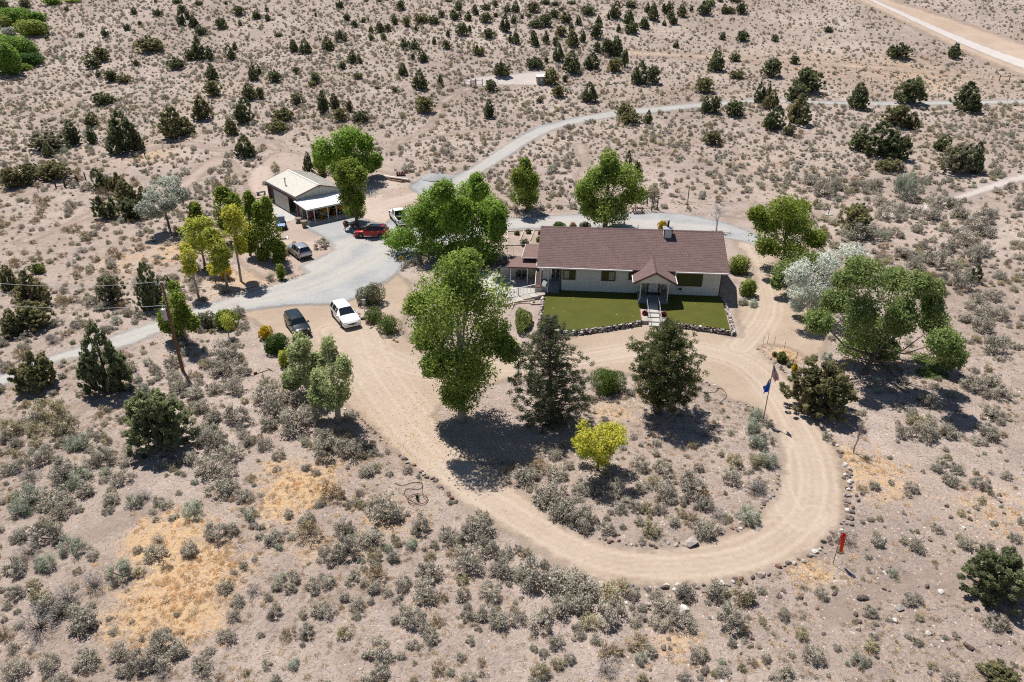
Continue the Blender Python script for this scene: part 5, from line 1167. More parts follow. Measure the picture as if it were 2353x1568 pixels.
tn = MB()
for i in range(7): tn.tube([(.7 + i * .2, .25 + i * .05, .85), (.75 + i * .2, -.1 + i * .05, .3), (.85 + i * .2, -.2 + i * .05, .1)], .02, 4)
tn.obj('tines', rust_m, im)
bluep_m = mat('faded_blue', (0.12, 0.32, 0.42), .6, .2)
ba = thing('blue_boom', 'faded blue bent boom leaning beside the rusty implement', 'farm machine', at(588 + 890 / 4, 353 + 722 / 4), 0); MB().tube([(-.9, .5, .9), (-.6, .4, 1.35), (-.35, .2, 1.3), (.2, -.5, .35), (.35, -.7, 0)], .075, 8).obj('boom', bluep_m, ba, smooth=True, angle=60); MB().bar((.15, -.7, 0), (.5, -.6, .0), .3, .05).obj('foot', rust_m, ba)
# pipe pile, brush pile, gravel heap
def ground_thing(name, label, cat, x, y, rz=0): return thing(name, label, cat, at(x, y), rz)
pp = ground_thing('pipe_pile', 'white and rust coloured pipes stacked on the dirt near the gravel heap', 'pipe pile', 905, 412, -28); pvc_m = mat('white_pvc', (0.7, 0.69, 0.66), .5, .08)
for i, (y, z, L, m) in enumerate(((.9, .08, 6, pvc_m), (.7, .08, 6, pvc_m), (.1, .08, 4, black_m), (-.1, .1, 4, black_m), (-.4, .12, 3.4, rust_m), (-.6, .1, 3.2, rust_m), (-.5, .3, 3.2, rust_m), (-.8, .1, 3, wood_m))):
    x0 = -3.4 if i < 2 else -.6; MB().tube([(x0, y, z), (x0 + L, y, z)], .09, 8).obj('pipe', m, pp)
bp_ = ground_thing('brush_pile', 'pile of pale dead branches in the shade behind the workshop tree', 'brush pile', 588 + 1040 / 4, 353 + 375 / 4); rng = random.Random(3); mb = MB()
for i in range(46): a = rng.uniform(0, 3.14); c = Vector((rng.gauss(0, .8), rng.gauss(0, .6), rng.uniform(.05, .5))); d = Vector((math.cos(a), math.sin(a), rng.uniform(-.15, .3))) * rng.uniform(.5, 1.5); mb.tube([c - d, c + Vector((0, 0, .08)), c + d], [.03, .025, .008], 4)
mb.obj('branches', deadwood_m, bp_)
def heap(name, label, x, y, rx, ry, hh, m, cat):
    p = at(x, y); o = thing(name, label, cat, p); n = 26; V = []; F = []; rng = np.random.default_rng(4)
    for j in range(9):
        for k in range(n):
            r = j / 8; a = 2 * math.pi * k / n; w = 1 + .12 * math.sin(3 * a + 1) + .06 * math.sin(7 * a); V.append((math.cos(a) * rx * r * w, math.sin(a) * ry * r * w, hh * (1 - r) ** .8 * (1 + .15 * rng.normal() * (r < .95)) - .03))
    F = [(j * n + k, (j + 1) * n + k, (j + 1) * n + (k + 1) % n, j * n + (k + 1) % n) for j in range(8) for k in range(n)]
    q = link(bpy.data.objects.new('mound', npmesh('mound', V, F, [m], smooth=True))); q.parent = o; return o
heapg_m = mat('heap_gravel', (0.31, 0.31, 0.312), .95, .3, 9, .7, 16); heap('gravel_heap', 'low heap of grey gravel beside the road', 1005, 408, 3.2, 2.2, .7, heapg_m, 'gravel heap')
sp_ = ground_thing('spool_rack', 'dark rusty drum spools behind the pipe pile', 'machine parts', 910, 408)
for i in range(4): MB().tube([(i * .4, 1.0, .4), (i * .4 + .25, 1.0, .4)], .38, 12).obj('spool', rust_m if i % 2 else dkwood_m, sp_)
wbn = ground_thing('wheelbarrow_stack', 'dark bench and timber offcuts beside the workshop corner', 'timber stack', 606, 452, 40)
for i in range(4): MB().box(-1.4, 1.3 + i * .1, -.5 + i * .22, -.35 + i * .22, 0, .12).obj('plank', ltwood_m, wbn)
MB().box(-.7, .7, .6, 1.2, .5, .58).box(-.65, -.55, .65, .75, 0, .5).box(.55, .65, .65, .75, 0, .5).box(-.65, -.55, 1.05, 1.15, 0, .5).box(.55, .65, 1.05, 1.15, 0, .5).obj('bench', black_m, wbn)
bm_ = ground_thing('parking_beam', 'grey weathered beam lying on the dirt by the poplars', 'beam', 648, 551, 25); MB().bar((-.9, 0, .1), (.9, 0, .12), .2, .16).obj('beam', greywood_m, bm_); MB().bar((.75, -.2, .05), (.75, .3, .25), .12).obj('bracket', metal_m, bm_)

# ------------------------------------------------------------------ pole, flags, windsock, signs
pole_m = mat('brown_pole', (0.21, 0.10, 0.055), .85, .25, 4, .2)
def power_pole(loc, label):
    o = thing('utility_pole', label, 'utility pole', loc); MB().tube([(0, 0, -.3), (0, 0, 9.3)], [.17, .115], 12).obj('pole', pole_m, o, smooth=True, angle=50)
    MB().tube([(-.33, -.18, 5.6), (-.33, -.18, 6.7), (-.33, -.18, 6.78)], [.24, .24, .12], 14).obj('transformer', metal_m, o, smooth=True, angle=50); MB().bar((-.12, -.05, 6.3), (-.3, -.15, 6.3), .1).obj('bracket', metal_m, o); MB().tube([(-.33, -.18, 6.75), (-.33, -.18, 7.1)], [.06, .03], 8).obj('bushing', lamp_m, o)
    MB().bar((-.55, 0, 9.05), (.35, 0, 9.15), .1, .12).obj('crossarm', greywood_m, o)
    for x in (-.5, -.1, .3): MB().tube([(x, 0, 9.15), (x, 0, 9.36)], [.06, .04], 8).obj('insulator', lamp_m, o)
    MB().tube([(.02, -.16, 6.9), (.02, -.17, 9.0)], .02, 5).obj('conduit', metal_m, o)
    return o
pb = P(420, 852); po = power_pole(pb, 'tall brown utility pole with a grey transformer beside the gravel road')
far = P(-220, 800, 0); po2 = copy_tree(po); po2.location = (far.x, far.y, h(far.x, far.y)); po2['label'] = 'next utility pole down the line beyond the gravel road'
wire_m = mat('wire', (0.50, 0.50, 0.50), .5, .1, metal=.3)
def wire(label, a, b, sag, r=.018):
    mb = MB(); pts = [Vector(a).lerp(Vector(b), t / 24) - Vector((0, 0, sag * 4 * (t / 24) * (1 - t / 24))) for t in range(25)]; o = mb.tube(pts, r, 5).obj('power_line', wire_m); tag(o, label, 'power line')
fz = h(far.x, far.y)
wire('upper power line running from the pole top', pb + Vector((-.5, 0, 9.35)), (far.x, far.y, fz + 9.3), 1.2); wire('lower power line running from the transformer height', pb + Vector((-.12, 0, 7.0)), (far.x, far.y, fz + 6.6), 1.0)
def flag_mesh(Wd, Ht, droop, fold, seed, nx=30, ny=16):
    V = []; UV = []
    for j in range(ny + 1):
        for i in range(nx + 1):
            s, t = i / nx, j / ny; x = .04 + s * Wd * droop[0] * (.75 + .25 * t); z = -(1 - t) * Ht * (1 - .25 * s) - s * Wd * droop[1]; y = fold * s ** .6 * math.sin(seed + s * 7 + t * 4) + fold * .5 * s * math.sin(seed * 2 + t * 9 + s * 3); V.append((x, y, z)); UV.append((s, t))
    F = [(j * (nx + 1) + i, j * (nx + 1) + i + 1, (j + 1) * (nx + 1) + i + 1, (j + 1) * (nx + 1) + i) for j in range(ny) for i in range(nx)]
    me = npmesh('flag', V, F, [], smooth=True); uv = me.uv_layers.new(name='UVMap')
    for l in me.loops: uv.data[l.index].uv = UV[l.vertex_index]
    return me
def math2(N, L, op, a, b=None):
    m = N.new('ShaderNodeMath'); m.operation = op
    for i, v in enumerate((a, b)):
        if v is None: continue
        if isinstance(v, (int, float)): m.inputs[i].default_value = v
        else: L.new(v, m.inputs[i])
    return m.outputs[0]
def us_flag_mat():
    m, nt, N, L, b = nodes('striped_flag_cloth'); tc = N.new('ShaderNodeTexCoord'); sx = N.new('ShaderNodeSeparateXYZ'); L.new(tc.outputs['UV'], sx.inputs[0]); u, v = sx.outputs[0], sx.outputs[1]
    red = math2(N, L, 'LESS_THAN', math2(N, L, 'MODULO', math2(N, L, 'MULTIPLY', v, 13), 2), 1)
    c = mixc(N, L, red, (0.75, 0.72, 0.68), (0.50, 0.03, 0.04))
    can = math2(N, L, 'MULTIPLY', math2(N, L, 'LESS_THAN', u, .4), math2(N, L, 'GREATER_THAN', v, 6 / 13))
    fx = math2(N, L, 'SUBTRACT', math2(N, L, 'FRACT', math2(N, L, 'MULTIPLY', u, 15)), .5); fy = math2(N, L, 'SUBTRACT', math2(N, L, 'FRACT', math2(N, L, 'MULTIPLY', v, 10)), .5)
    star = math2(N, L, 'LESS_THAN', math2(N, L, 'ADD', math2(N, L, 'MULTIPLY', fx, fx), math2(N, L, 'MULTIPLY', fy, fy)), .06)
    c = mixc(N, L, can, c, mixc(N, L, star, (0.025, 0.035, 0.14), (0.75, 0.75, 0.75))); L.new(c, b.inputs['Base Color']); b.inputs['Roughness'].default_value = .8; return m
def blue_flag_mat():
    m, nt, N, L, b = nodes('blue_flag_cloth'); tc = N.new('ShaderNodeTexCoord'); sx = N.new('ShaderNodeSeparateXYZ'); L.new(tc.outputs['UV'], sx.inputs[0]); u, v = sx.outputs[0], sx.outputs[1]
    def disc(cu, cv, ru, rv):
        a = math2(N, L, 'DIVIDE', math2(N, L, 'SUBTRACT', u, cu), ru); d = math2(N, L, 'DIVIDE', math2(N, L, 'SUBTRACT', v, cv), rv); return math2(N, L, 'LESS_THAN', math2(N, L, 'ADD', math2(N, L, 'MULTIPLY', a, a), math2(N, L, 'MULTIPLY', d, d)), 1)
    c = mixc(N, L, disc(.22, .88, .12, .06), (0.035, 0.11, 0.55), (0.70, 0.45, 0.05)); c = mixc(N, L, disc(.22, .74, .06, .07), c, (0.75, 0.75, 0.75)); c = mixc(N, L, disc(.22, .62, .10, .035), c, (0.10, 0.32, 0.10))
    L.new(c, b.inputs['Base Color']); b.inputs['Roughness'].default_value = .8; return m
fp = P(1753, 969); fo = thing('flagpole', 'slim metal flagpole standing at the edge of the dirt loop', 'flagpole', fp); pm_ = mat('bronze_pole', (0.20, 0.18, 0.17), .5, .1)
MB().tube([(0, 0, -.1), (0, 0, 5.72)], [.045, .03], 8).obj('pole', pm_, fo, smooth=True, angle=50); MB().tube([(0, 0, 5.72), (0, 0, 5.78), (0, 0, 5.84)], [.02, .06, .01], 8).obj('finial', chrome_m, fo)
for nm, lab, me, m, z, flip in (('striped_flag', 'red and white striped flag with a starry blue canton drooping from the flagpole', flag_mesh(1.7, 1.05, (.32, .6), .18, 1.0), us_flag_mat(), 5.62, 1), ('blue_flag', 'plain deep blue flag with a small emblem hanging below the striped flag', flag_mesh(1.7, 1.1, (-.34, .5), .18, 2.3), blue_flag_mat(), 4.4, 1)):
    me.materials.append(m); o = link(bpy.data.objects.new(nm, me)); o.location = fp + Vector((0, 0, z)); tag(o, lab, 'flag')
wp = P(1765 + 595 / 4, 1137 + 640 / 4); wo = thing('windsock', 'bright red-orange windsock hanging limp from a thin pole', 'windsock', wp); wt = atY(1765 + 615 / 4, 1137 + 365 / 4, wp.y).z - wp.z
MB().tube([(0, 0, -.05), (0, 0, wt)], .025, 6).obj('pole', pm_, wo); sock_m = mat('orange_cloth', (0.75, 0.045, 0.02), .8, .15, 3)
for m_ in [sock_m]:
    MB().tube([(.16, 0, wt - .02), (.2, -.02, wt - .5), (.26, 0, wt - 1.0), (.32, .03, wt - 1.45), (.34, .03, wt - 1.5)], [.15, .145, .11, .08, .08], 14, cap=False).obj('sock', m_, wo, smooth=True)
MB().tube([(0, 0, wt - .02), (.1, 0, wt - .02)], .02, 5).obj('swivel', metal_m, wo)
sg = thing('warning_sign', 'small yellow diamond sign on a post at the gravel edge', 'sign', P(588 + 1340 / 4, 353 + 1062 / 4)); ysg_m = mat('sign_yellow', (0.62, 0.36, 0.015), .5, .1)
MB().bar((0, .03, 0), (0, .03, 1.9), .06).obj('post', wood_m, sg); MB().prism([(0, -.36), (.36, 0), (0, .36), (-.36, 0)], -.012, .012, 0, Matrix.Translation((0, -.02, 1.55)) @ SX).obj('plate', ysg_m, sg)
MB().box(-.04, .05, -.045, -.033, 1.42, 1.6).box(-.14, .12, -.045, -.033, 1.5, 1.56).box(-.02, .07, -.045, -.033, 1.63, 1.72).box(-.12, -.04, -.045, -.033, 1.33, 1.44).box(.05, .13, -.045, -.033, 1.36, 1.44).obj('pictogram', black_m, sg)
# whirligig, T shaped bird perches and garden stakes
def perch(label, x, y, top, arm, slope=.0, extra=False):
    p = P(x, y); H = max(.8, atY(x, top, p.y).z - p.z); o = thing('perch_post', label, 'post', p); MB().bar((0, 0, 0), (0, 0, H), .07).obj('post', dkwood_m, o); MB().bar((-arm, 0, H + slope * -arm), (arm, 0, H + slope * arm), .05).obj('arm', dkwood_m, o); return o
perch('thin T shaped perch post behind the house near the white tree', 1578, 487, 430, .9); perch('tall T shaped feeder post by the corral fence', 1580, 462, 430, .5)
w_ = thing('whirligig', 'leaning dark metal whirligig on a pale stone base', 'yard ornament', P(588 + 75 / 4, 667 + 838 / 4)); MB().tube([(0, 0, 0), (0, 0, 1.0)], .03, 6).obj('post', black_m, w_); MB().bar((-.6, 0, .8), (.75, .1, 1.25), .06).obj('arm', black_m, w_); MB().slab((-.85, -.02, .6), (-.5, -.02, .75), (-.5, 0, 1.05), (-.85, 0, .95), .03).obj('vane', rust_m, w_); MB().bar((.5, .08, 1.4), (.95, .1, 1.0), .05).obj('cross_arm', black_m, w_); MB().tube([(0, 0, 0), (0, 0, .12)], .28, 10).obj('base', conc_m, w_)
fl = thing('pinwheel_post', 'brown post with a small red and white pinwheel on a pale slab', 'yard ornament', P(1725 + 712 / 4, 392 + 405 / 4)); MB().bar((0, 0, 0), (.1, 0, 1.6), .1).obj('post', wood_m, fl); MB().box(-.7, .5, -.5, .3, 0, .1).obj('slab', conc_m, fl); MB().slab((.2, 0, 2.3), (.4, 0, 2.35), (.75, 0, 1.75), (.55, 0, 1.7), .02).obj('vane', white_m, fl); MB().slab((.6, .03, 1.75), (.8, .03, 1.8), (.85, .03, 1.55), (.65, .03, 1.5), .02).obj('tail', red_m, fl)
for i, (x, y) in enumerate(((1778, 794), (1752, 797), (1763, 790), (1801, 806), (1828, 832), (1843, 858), (1857, 848))):
    p = P(x, y); q = thing('garden_stake', 'thin rusty stake around the small shrub bed', 'stake', p, 0, 'stakes around the shrub bed'); MB().tube([(0, 0, -.05), (.02, 0, .95 + .1 * (i % 3))], .022, 5).obj('rod', rust_m, q); MB().tube([(.02, 0, .95 + .1 * (i % 3)), (.02, 0, 1.0 + .1 * (i % 3))], .035, 6).obj('cap', rust_m, q)
def hose(label, pts, r=.022, name='garden_hose'):
    w = smoothpoly(W(pts), False, 6); o = MB().tube([(x, y, h(x, y) + .05) for x, y in w], r, 5).obj(name, rubber_m); tag(o, label, 'hose')
hose('black hose curling round the ringed seedling', [(908, 1112), (925, 1117), (950, 1110), (970, 1112), (965, 1125), (935, 1125), (930, 1138), (945, 1152), (960, 1160)])
hose('thin black hose across the sagebrush island by the flagpole bed', [(1605, 901), (1640, 903), (1655, 893), (1670, 910), (1655, 925), (1640, 928)])
rg = thing('seedling_ring', 'wire ring with a staked seedling beside the drive', 'plant ring', P(960, 1150)); MB().tube([(math.cos(a) * .75, math.sin(a) * .6, .12) for a in [i * .35 for i in range(19)]], .03, 5).obj('ring', rust_m, rg); MB().tube([(.35, .4, 0), (.36, .4, 1.1)], .025, 5).obj('stake', rust_m, rg)
bl_ = MB(); 
for i in range(26): a = i * 2.4; bl_.bar((.16 * math.cos(a) * (i % 5) / 4, .16 * math.sin(a) * (i % 5) / 4, 0), (.3 * math.cos(a) * (i % 4) / 3, .3 * math.sin(a) * (i % 4) / 3, .45), .03, .008)
bl_.obj('seedling', LF['shrub_leaf'], rg)
# fences and gates
def rail_gate(name, label, a, b, hh, bars, posts=True, m=None, brace=True):
    pa, pb2 = P(*a), P(*b); d = pb2 - pa; o = thing(name, label, 'gate', pa); m = m or dkwood_m
    for t in (0, 1): q = d * t; MB().bar((q.x, q.y, q.z - .1), (q.x, q.y, q.z + hh * 1.25), .16).obj('post', m, o)
    for i in range(bars): z = hh * (.2 + .8 * i / max(1, bars - 1)); MB().bar((0, 0, z), (d.x, d.y, d.z + z), .05, .1).obj('rail', m, o)
    if brace: MB().bar((0, 0, hh * .2), (d.x, d.y, d.z + hh), .05, .08).obj('brace', m, o); MB().bar((d.x / 2, d.y / 2, d.z / 2 + hh * .2), (d.x / 2, d.y / 2, d.z / 2 + hh), .08, .05).obj('stile', m, o)
    return o
rail_gate('wooden_gate', 'dark wooden five bar gate below the left hillside', (151, 431), (178, 424), 1.3, 5)
rail_gate('rail_fence', 'short sloping rail panel left of the dark gate', (129, 432), (149, 430), 1.0, 1, brace=False); rail_gate('rail_fence', 'short rail panel between the dark gate and junipers', (180, 422), (197, 413), 1.0, 1, brace=False)
rail_gate('wooden_gate', 'brown wooden gate across the hillside path', (588 + 1978 / 4, 797 / 4), (588 + 2018 / 4, 797 / 4), 1.4, 6); rail_gate('rail_fence', 'two rail fence panel left of the hillside gate', (588 + 1920 / 4, 795 / 4), (588 + 1970 / 4, 795 / 4), 1.0, 2, brace=False, m=wood_m); rail_gate('rail_fence', 'two rail fence panel right of the hillside gate', (588 + 2025 / 4, 793 / 4), (588 + 2082 / 4, 790 / 4), 1.3, 2, brace=False, m=wood_m)
def hbrace(label, a, b, hh): 
    pa, pb2 = P(*a), P(*b); d = pb2 - pa; o = thing('fence_brace', label, 'fence brace', pa)
    for t in (0, 1): q = d * t; MB().bar((q.x, q.y, q.z - .1), (q.x, q.y, q.z + hh), .14).obj('post', dkwood_m, o)
    MB().bar((0, 0, hh * .8), (d.x, d.y, d.z + hh * .8), .1).obj('rail', dkwood_m, o)
hbrace('H shaped wooden fence brace on the left slope', (1238 / 4, 1465 / 4), (1335 / 4, 1445 / 4), 1.6); hbrace('H shaped wooden fence brace near the far road', (1765 + 2122 / 4, 748 / 4), (1765 + 2212 / 4, 752 / 4), 1.5)
fpts = [(1176 + 2002 / 4, 770 / 4), (1765 + 940 / 4, 770 / 4), (1176 + 892 / 4, 800 / 4), (1765 + 120 / 4, 778 / 4), (1765 + 1230 / 4, 760 / 4), (1765 + 1970 / 4, 742 / 4), (1765 + 1590 / 4, 750 / 4), (1765 + 2195 / 4, 940 / 4), (1500 / 4, 1380 / 4), (1665 / 4, 1370 / 4), (88, 440), (588 + 1895 / 4, 900 / 4), (588 + 1200 / 4, 930 / 4), (588 + 2220 / 4, 770 / 4), (395, 555), (1262, 1365)]
for i, (x, y) in enumerate(fpts):
    p = P(x, y); o = thing('fence_post', 'thin weathered fence post standing in the scrub', 'fence post', p, 0, 'fence posts in the scrub'); MB().bar((0, 0, -.1), (.03, 0, 1.35 + .2 * (i % 3)), .1 if i < 3 else .07).obj('post', dkwood_m if i < 3 else greywood_m, o); MB().box(-.05, .08, -.06, .06, 1.33 + .2 * (i % 3), 1.37 + .2 * (i % 3)).obj('cap', metal_m, o)
sp = P(78, 1370 + 6); o = thing('stump_post', 'short dark post among bushes near the golden grass', 'fence post', sp); MB().bar((0, 0, -.05), (-.06, 0, .8), .12).obj('post', dkwood_m, o); MB().box(-.13, .02, -.07, .07, .8, .83).obj('cap', greywood_m, o)
# stone pump house on the hillside and the corral behind the house
ph = P(1176 + 275 / 4, 778 / 4); hs = thing('pump_house', 'tiny pale block pump house with a flat white roof on the hillside', 'shed', ph, 8)
MB().box(-1.1, 1.1, 0, 2.0, -.3, 1.75).obj('wall', mat('pale_block', (0.40, 0.35, 0.31), .9, .3, 4, .3), hs); MB().slab((-1.25, -.2, 1.85), (1.25, -.2, 1.85), (1.25, 2.2, 1.98), (-1.25, 2.2, 1.98), .1).obj('roof', white_m, hs)
wf = MB().box(-.5, .4, -.06, .0, .75, 1.45).obj('window', dkwood_m, hs); MB().box(-.42, .32, -.075, -.062, .82, 1.38).obj('pane', siding_m, wf)
co = thing('corral', 'brown timber pergola frame with benches behind the house', 'pergola', P(1460, 487), 8)
for x, y in ((0, 0), (2.6, 0), (0, 2.4), (2.6, 2.4), (3.6, .3), (3.6, 2.2)): MB().bar((x, y, -.05), (x, y, 2.3), .13).obj('post', dkwood_m, co)
for a, b in (((-.2, 0, 2.3), (3.8, 0, 2.3)), ((-.2, 2.4, 2.3), (3.8, 2.4, 2.3)), ((3.6, 0, 1.2), (3.6, 2.4, 1.2)), ((3.6, 0, .6), (3.6, 2.4, .6))): MB().bar(a, b, .1).obj('beam', dkwood_m, co)
for i in range(6): MB().bar((.1 + i * .5, -.2, 2.4), (.1 + i * .5, 2.6, 2.4), .06, .1).obj('rafter', dkwood_m, co)
bn = thing('picnic_table', 'dark picnic table with bench under the pergola', 'table', P(1465, 489), 5); MB().box(-.9, .9, -.35, .35, .68, .74).obj('tabletop', dkwood_m, bn)
for s in (-1, 1): MB().box(-.9, .9, s * .7 - .13, s * .7 + .13, .4, .45).obj('bench', dkwood_m, bn); MB().bar((s * .7, -.7, 0), (s * .7, .3, .68), .08).bar((s * .7, .7, 0), (s * .7, -.3, .68), .08).obj('leg', dkwood_m, bn)
tr = thing('propane_tank', 'rounded white propane tank half hidden by the maple', 'tank', P(588 + 1855 / 4, 353 + 530 / 4), 20); MB().tube([(-1.3, 0, .75), (-1.2, 0, .75), (-.95, 0, .75), (.95, 0, .75), (1.2, 0, .75), (1.3, 0, .75)], [.1, .32, .48, .48, .32, .1], 16).obj('tank', white_m, tr, smooth=True)
for x in (-.8, .8): MB().box(x - .08, x + .08, -.3, .3, 0, .32).obj('saddle', conc_m, tr)
mt = thing('meter_pedestal', 'grey meter box on a post beside the grey shrub', 'meter box', P(588 + 1000 / 4, 667 + 200 / 4)); MB().bar((0, 0, -.05), (0, 0, 1.1), .08).obj('post', metal_m, mt); MB().box(-.2, .2, -.1, .1, 1.0, 1.55).obj('box', metal_m, mt)
MB().tube([(0, -.1, 1.35), (0, -.18, 1.35)], .09, 10).obj('meter', lamp_m, mt)
wr = thing('wrought_trellis', 'pale iron trellis post with finials at the bed by the silver car', 'trellis', P(588 + 320 / 4, 353 + 1075 / 4)); MB().tube([(0, 0, 0), (-.05, 0, 1.3)], .04, 6).obj('post', deadwood_m, wr); MB().tube([(-.3, 0, 1.0), (-.05, 0, 1.3), (.25, 0, 1.05)], .03, 5).obj('arms', deadwood_m, wr)

# ------------------------------------------------------------------ trees with a look of their own
random.seed(7)
broad('cottonwood_tree', 'tall leafy cottonwood beside the dirt drive with yellowing leaves', (1060, 968), [(1060, 770, 88, 70), (1062, 630, 62, 58), (1000, 690, 62, 52), (1112, 690, 70, 60), (1040, 720, 80, 60), (985, 785, 44, 42), (1135, 775, 52, 46), (1040, 850, 62, 52), (1092, 860, 68, 56), (1165, 790, 32, 34), (1062, 915, 48, 36), (1005, 838, 38, 34), (1070, 595, 34, 26), (955, 700, 26, 26)], 'cottonwood_leaf', .16, .48, .34, palebark_m, seed=1, cr=.2)
broad('maple_tree', 'broad bright green maple overhanging the gravel turnaround', (962, 585), [(985, 540, 60, 46), (926, 553, 38, 28), (966, 500, 38, 30), (1010, 478, 46, 40), (1016, 448, 26, 30), (915, 580, 26, 16), (985, 582, 50, 26), (1000, 515, 48, 36), (1040, 500, 36, 40)], 'maple_leaf', .22, .75, .26, seed=2, cr=.22)
broad('maple_tree', 'tall bright green maple beside the patio cover', (1075, 596), [(1080, 520, 64, 50), (1092, 456, 44, 38), (1096, 430, 26, 28), (1122, 500, 44, 38), (1050, 505, 46, 38), (1110, 562, 50, 40), (1045, 572, 50, 32), (1140, 520, 24, 44), (1138, 485, 28, 20), (1060, 480, 32, 28)], 'maple_leaf', .22, .75, .28, seed=3, cr=.22)
broad('cottonwood_tree', 'upright green cottonwood in front of the lean-to', (820, 519), [(808, 425, 32, 32), (800, 388, 25, 25), (806, 455, 27, 24), (818, 480, 22, 18), (792, 412, 24, 22), (815, 400, 24, 24), (822, 452, 20, 20)], 'poplar_leaf', .24, .8, .24, seed=4)
broad('shade_tree', 'wide two-crowned shade tree behind the metal workshop', (838, 412), [(815, 345, 45, 38), (798, 312, 38, 20), (743, 348, 26, 26), (830, 380, 38, 24), (858, 372, 20, 24), (770, 365, 34, 26), (845, 328, 22, 22), (740, 365, 22, 20), (790, 340, 36, 28)], 'maple_leaf', .3, .85, .28, seed=5)
broad('pear_tree', 'small neat oval tree beyond the gravel behind the house', (1209, 488), [(1206, 425, 32, 32), (1207, 388, 16, 22), (1205, 452, 32, 22), (1190, 415, 18, 22), (1222, 420, 18, 24)], 'poplar_leaf', .24, .85, .16, seed=6)
broad('cottonwood_tree', 'big green cottonwood rising behind the brown roof', (1390, 524), [(1395, 430, 56, 46), (1405, 368, 28, 24), (1368, 400, 30, 28), (1435, 408, 36, 30), (1350, 445, 30, 28), (1452, 445, 32, 22), (1380, 488, 46, 28), (1425, 488, 42, 24), (1400, 395, 30, 26), (1360, 478, 26, 24)], 'cottonwood_leaf', .24, .75, .3, seed=7)
broad('ash_tree', 'dense dark green ash at the corner of the side yard', (1800, 612), [(1800, 530, 62, 42), (1800, 480, 46, 28), (1762, 512, 32, 26), (1845, 512, 40, 30), (1765, 570, 30, 24), (1868, 555, 32, 26), (1820, 580, 46, 28), (1745, 490, 20, 16), (1835, 475, 26, 16)], 'poplar_leaf', .2, .75, .24, seed=8)
broad('scrub_oak', 'low ragged green thicket between the ash and the silver bush', (1832, 668), [(1838, 608, 46, 24), (1800, 625, 30, 26), (1878, 600, 26, 18), (1792, 648, 18, 16), (1840, 640, 30, 22)], 'willow_leaf', .18, .8, .12, seed=9, spread=.3)
broad('russian_olive', 'silvery white Russian olive bush beside the big willow', (1862, 728), [(1880, 645, 38, 32), (1836, 632, 26, 32), (1915, 605, 40, 22), (1958, 582, 34, 13), (1848, 678, 34, 24), (1888, 680, 28, 24), (1830, 700, 18, 16)], 'white_leaf', .16, .7, .14, seed=10, spread=.25)
broad('willow_tree', 'huge spreading willow with drooping limbs at the loop corner', (1978, 858), [(2005, 690, 78, 48), (1992, 620, 56, 38), (2058, 640, 40, 34), (1928, 690, 34, 36), (2112, 655, 38, 24), (2142, 690, 34, 40), (2075, 720, 40, 38), (1990, 765, 60, 34), (1890, 742, 42, 24), (2150, 738, 32, 34), (2160, 798, 46, 42), (1955, 795, 46, 28), (2195, 812, 26, 36), (2118, 872, 44, 28), (2132, 905, 30, 20), (1935, 640, 30, 24), (2040, 800, 40, 26), (2035, 755, 44, 30), (1975, 725, 44, 34)], 'willow_leaf', .17, .52, .36, seed=11, cr=.2, spread=.3)
broad('aspen_tree', 'pale grey-green aspen with yellowing top by the yellow bushes', (709, 914), [(700, 845, 40, 32), (690, 800, 26, 26), (728, 822, 26, 30), (668, 872, 24, 22), (712, 875, 36, 24), (690, 778, 16, 14)], 'greyaspen_leaf', .17, .55, .2, palebark_m, seed=12, cr=.2)
broad('aspen_tree', 'pale barked aspen with a clear trunk at the drive edge', (778, 972), [(768, 872, 38, 38), (758, 812, 16, 30), (790, 842, 18, 26), (745, 902, 30, 24), (770, 915, 30, 20), (735, 870, 20, 22), (756, 785, 9, 14)], 'greyaspen_leaf', .17, .55, .24, palebark_m, seed=13, cr=.2)
broad('golden_locust', 'bright yellow young locust tree on the island', (1373, 1080), [(1375, 1018, 40, 30), (1404, 990, 32, 12), (1345, 1034, 32, 14), (1425, 1012, 26, 12), (1350, 1002, 22, 13), (1382, 1050, 24, 20), (1335, 1012, 16, 8), (1340, 975, 10, 12), (1395, 1030, 26, 16)], 'yellow_leaf', .13, .1, .1, seed=14, cr=.24)
pine('tall grey-green pine with open branches beside the cottonwood', (1266, 966), [(728, 8, 8, 1263), (742, 24, 22, 1263), (770, 44, 46, 1263), (805, 84, 62, 1262), (845, 92, 112, 1262), (880, 98, 84, 1264), (915, 92, 122, 1265), (945, 108, 88, 1266), (962, 70, 40, 1266)], pineA_m, 15, .55)
pine('dense dark green pine across from the front steps', (1514, 950), [(735, 3, 5, 1541), (752, 22, 24, 1540), (775, 50, 42, 1535), (800, 84, 78, 1528), (835, 82, 92, 1524), (870, 74, 100, 1520), (900, 66, 96, 1517), (925, 50, 60, 1515)], pineB_m, 16, .85)
broad('cottonwood_tree', 'young green cottonwood close against the utility pole', (430, 785), [(396, 720, 28, 40), (400, 660, 14, 22), (392, 750, 24, 28), (422, 722, 20, 32), (408, 685, 18, 26), (440, 738, 16, 22)], 'poplar_leaf', .2, .5, .13, palebark_m, seed=17)
broad('yellow_cottonwood', 'yellow-green cottonwood with a rounded crown left of the poplars', (471, 616), [(448, 540, 34, 31), (458, 562, 36, 24), (465, 515, 22, 16), (440, 520, 19, 17)], 'yellowgreen_leaf', .2, .5, .14, palebark_m, seed=18)
broad('yellow_cottonwood', 'thin yellow cottonwood with bare twigs at its top', (522, 657), [(500, 572, 24, 26), (505, 602, 20, 19), (490, 540, 17, 22), (512, 585, 19, 20)], 'yellowgreen_leaf', .2, .42, .13, palebark_m, seed=19)
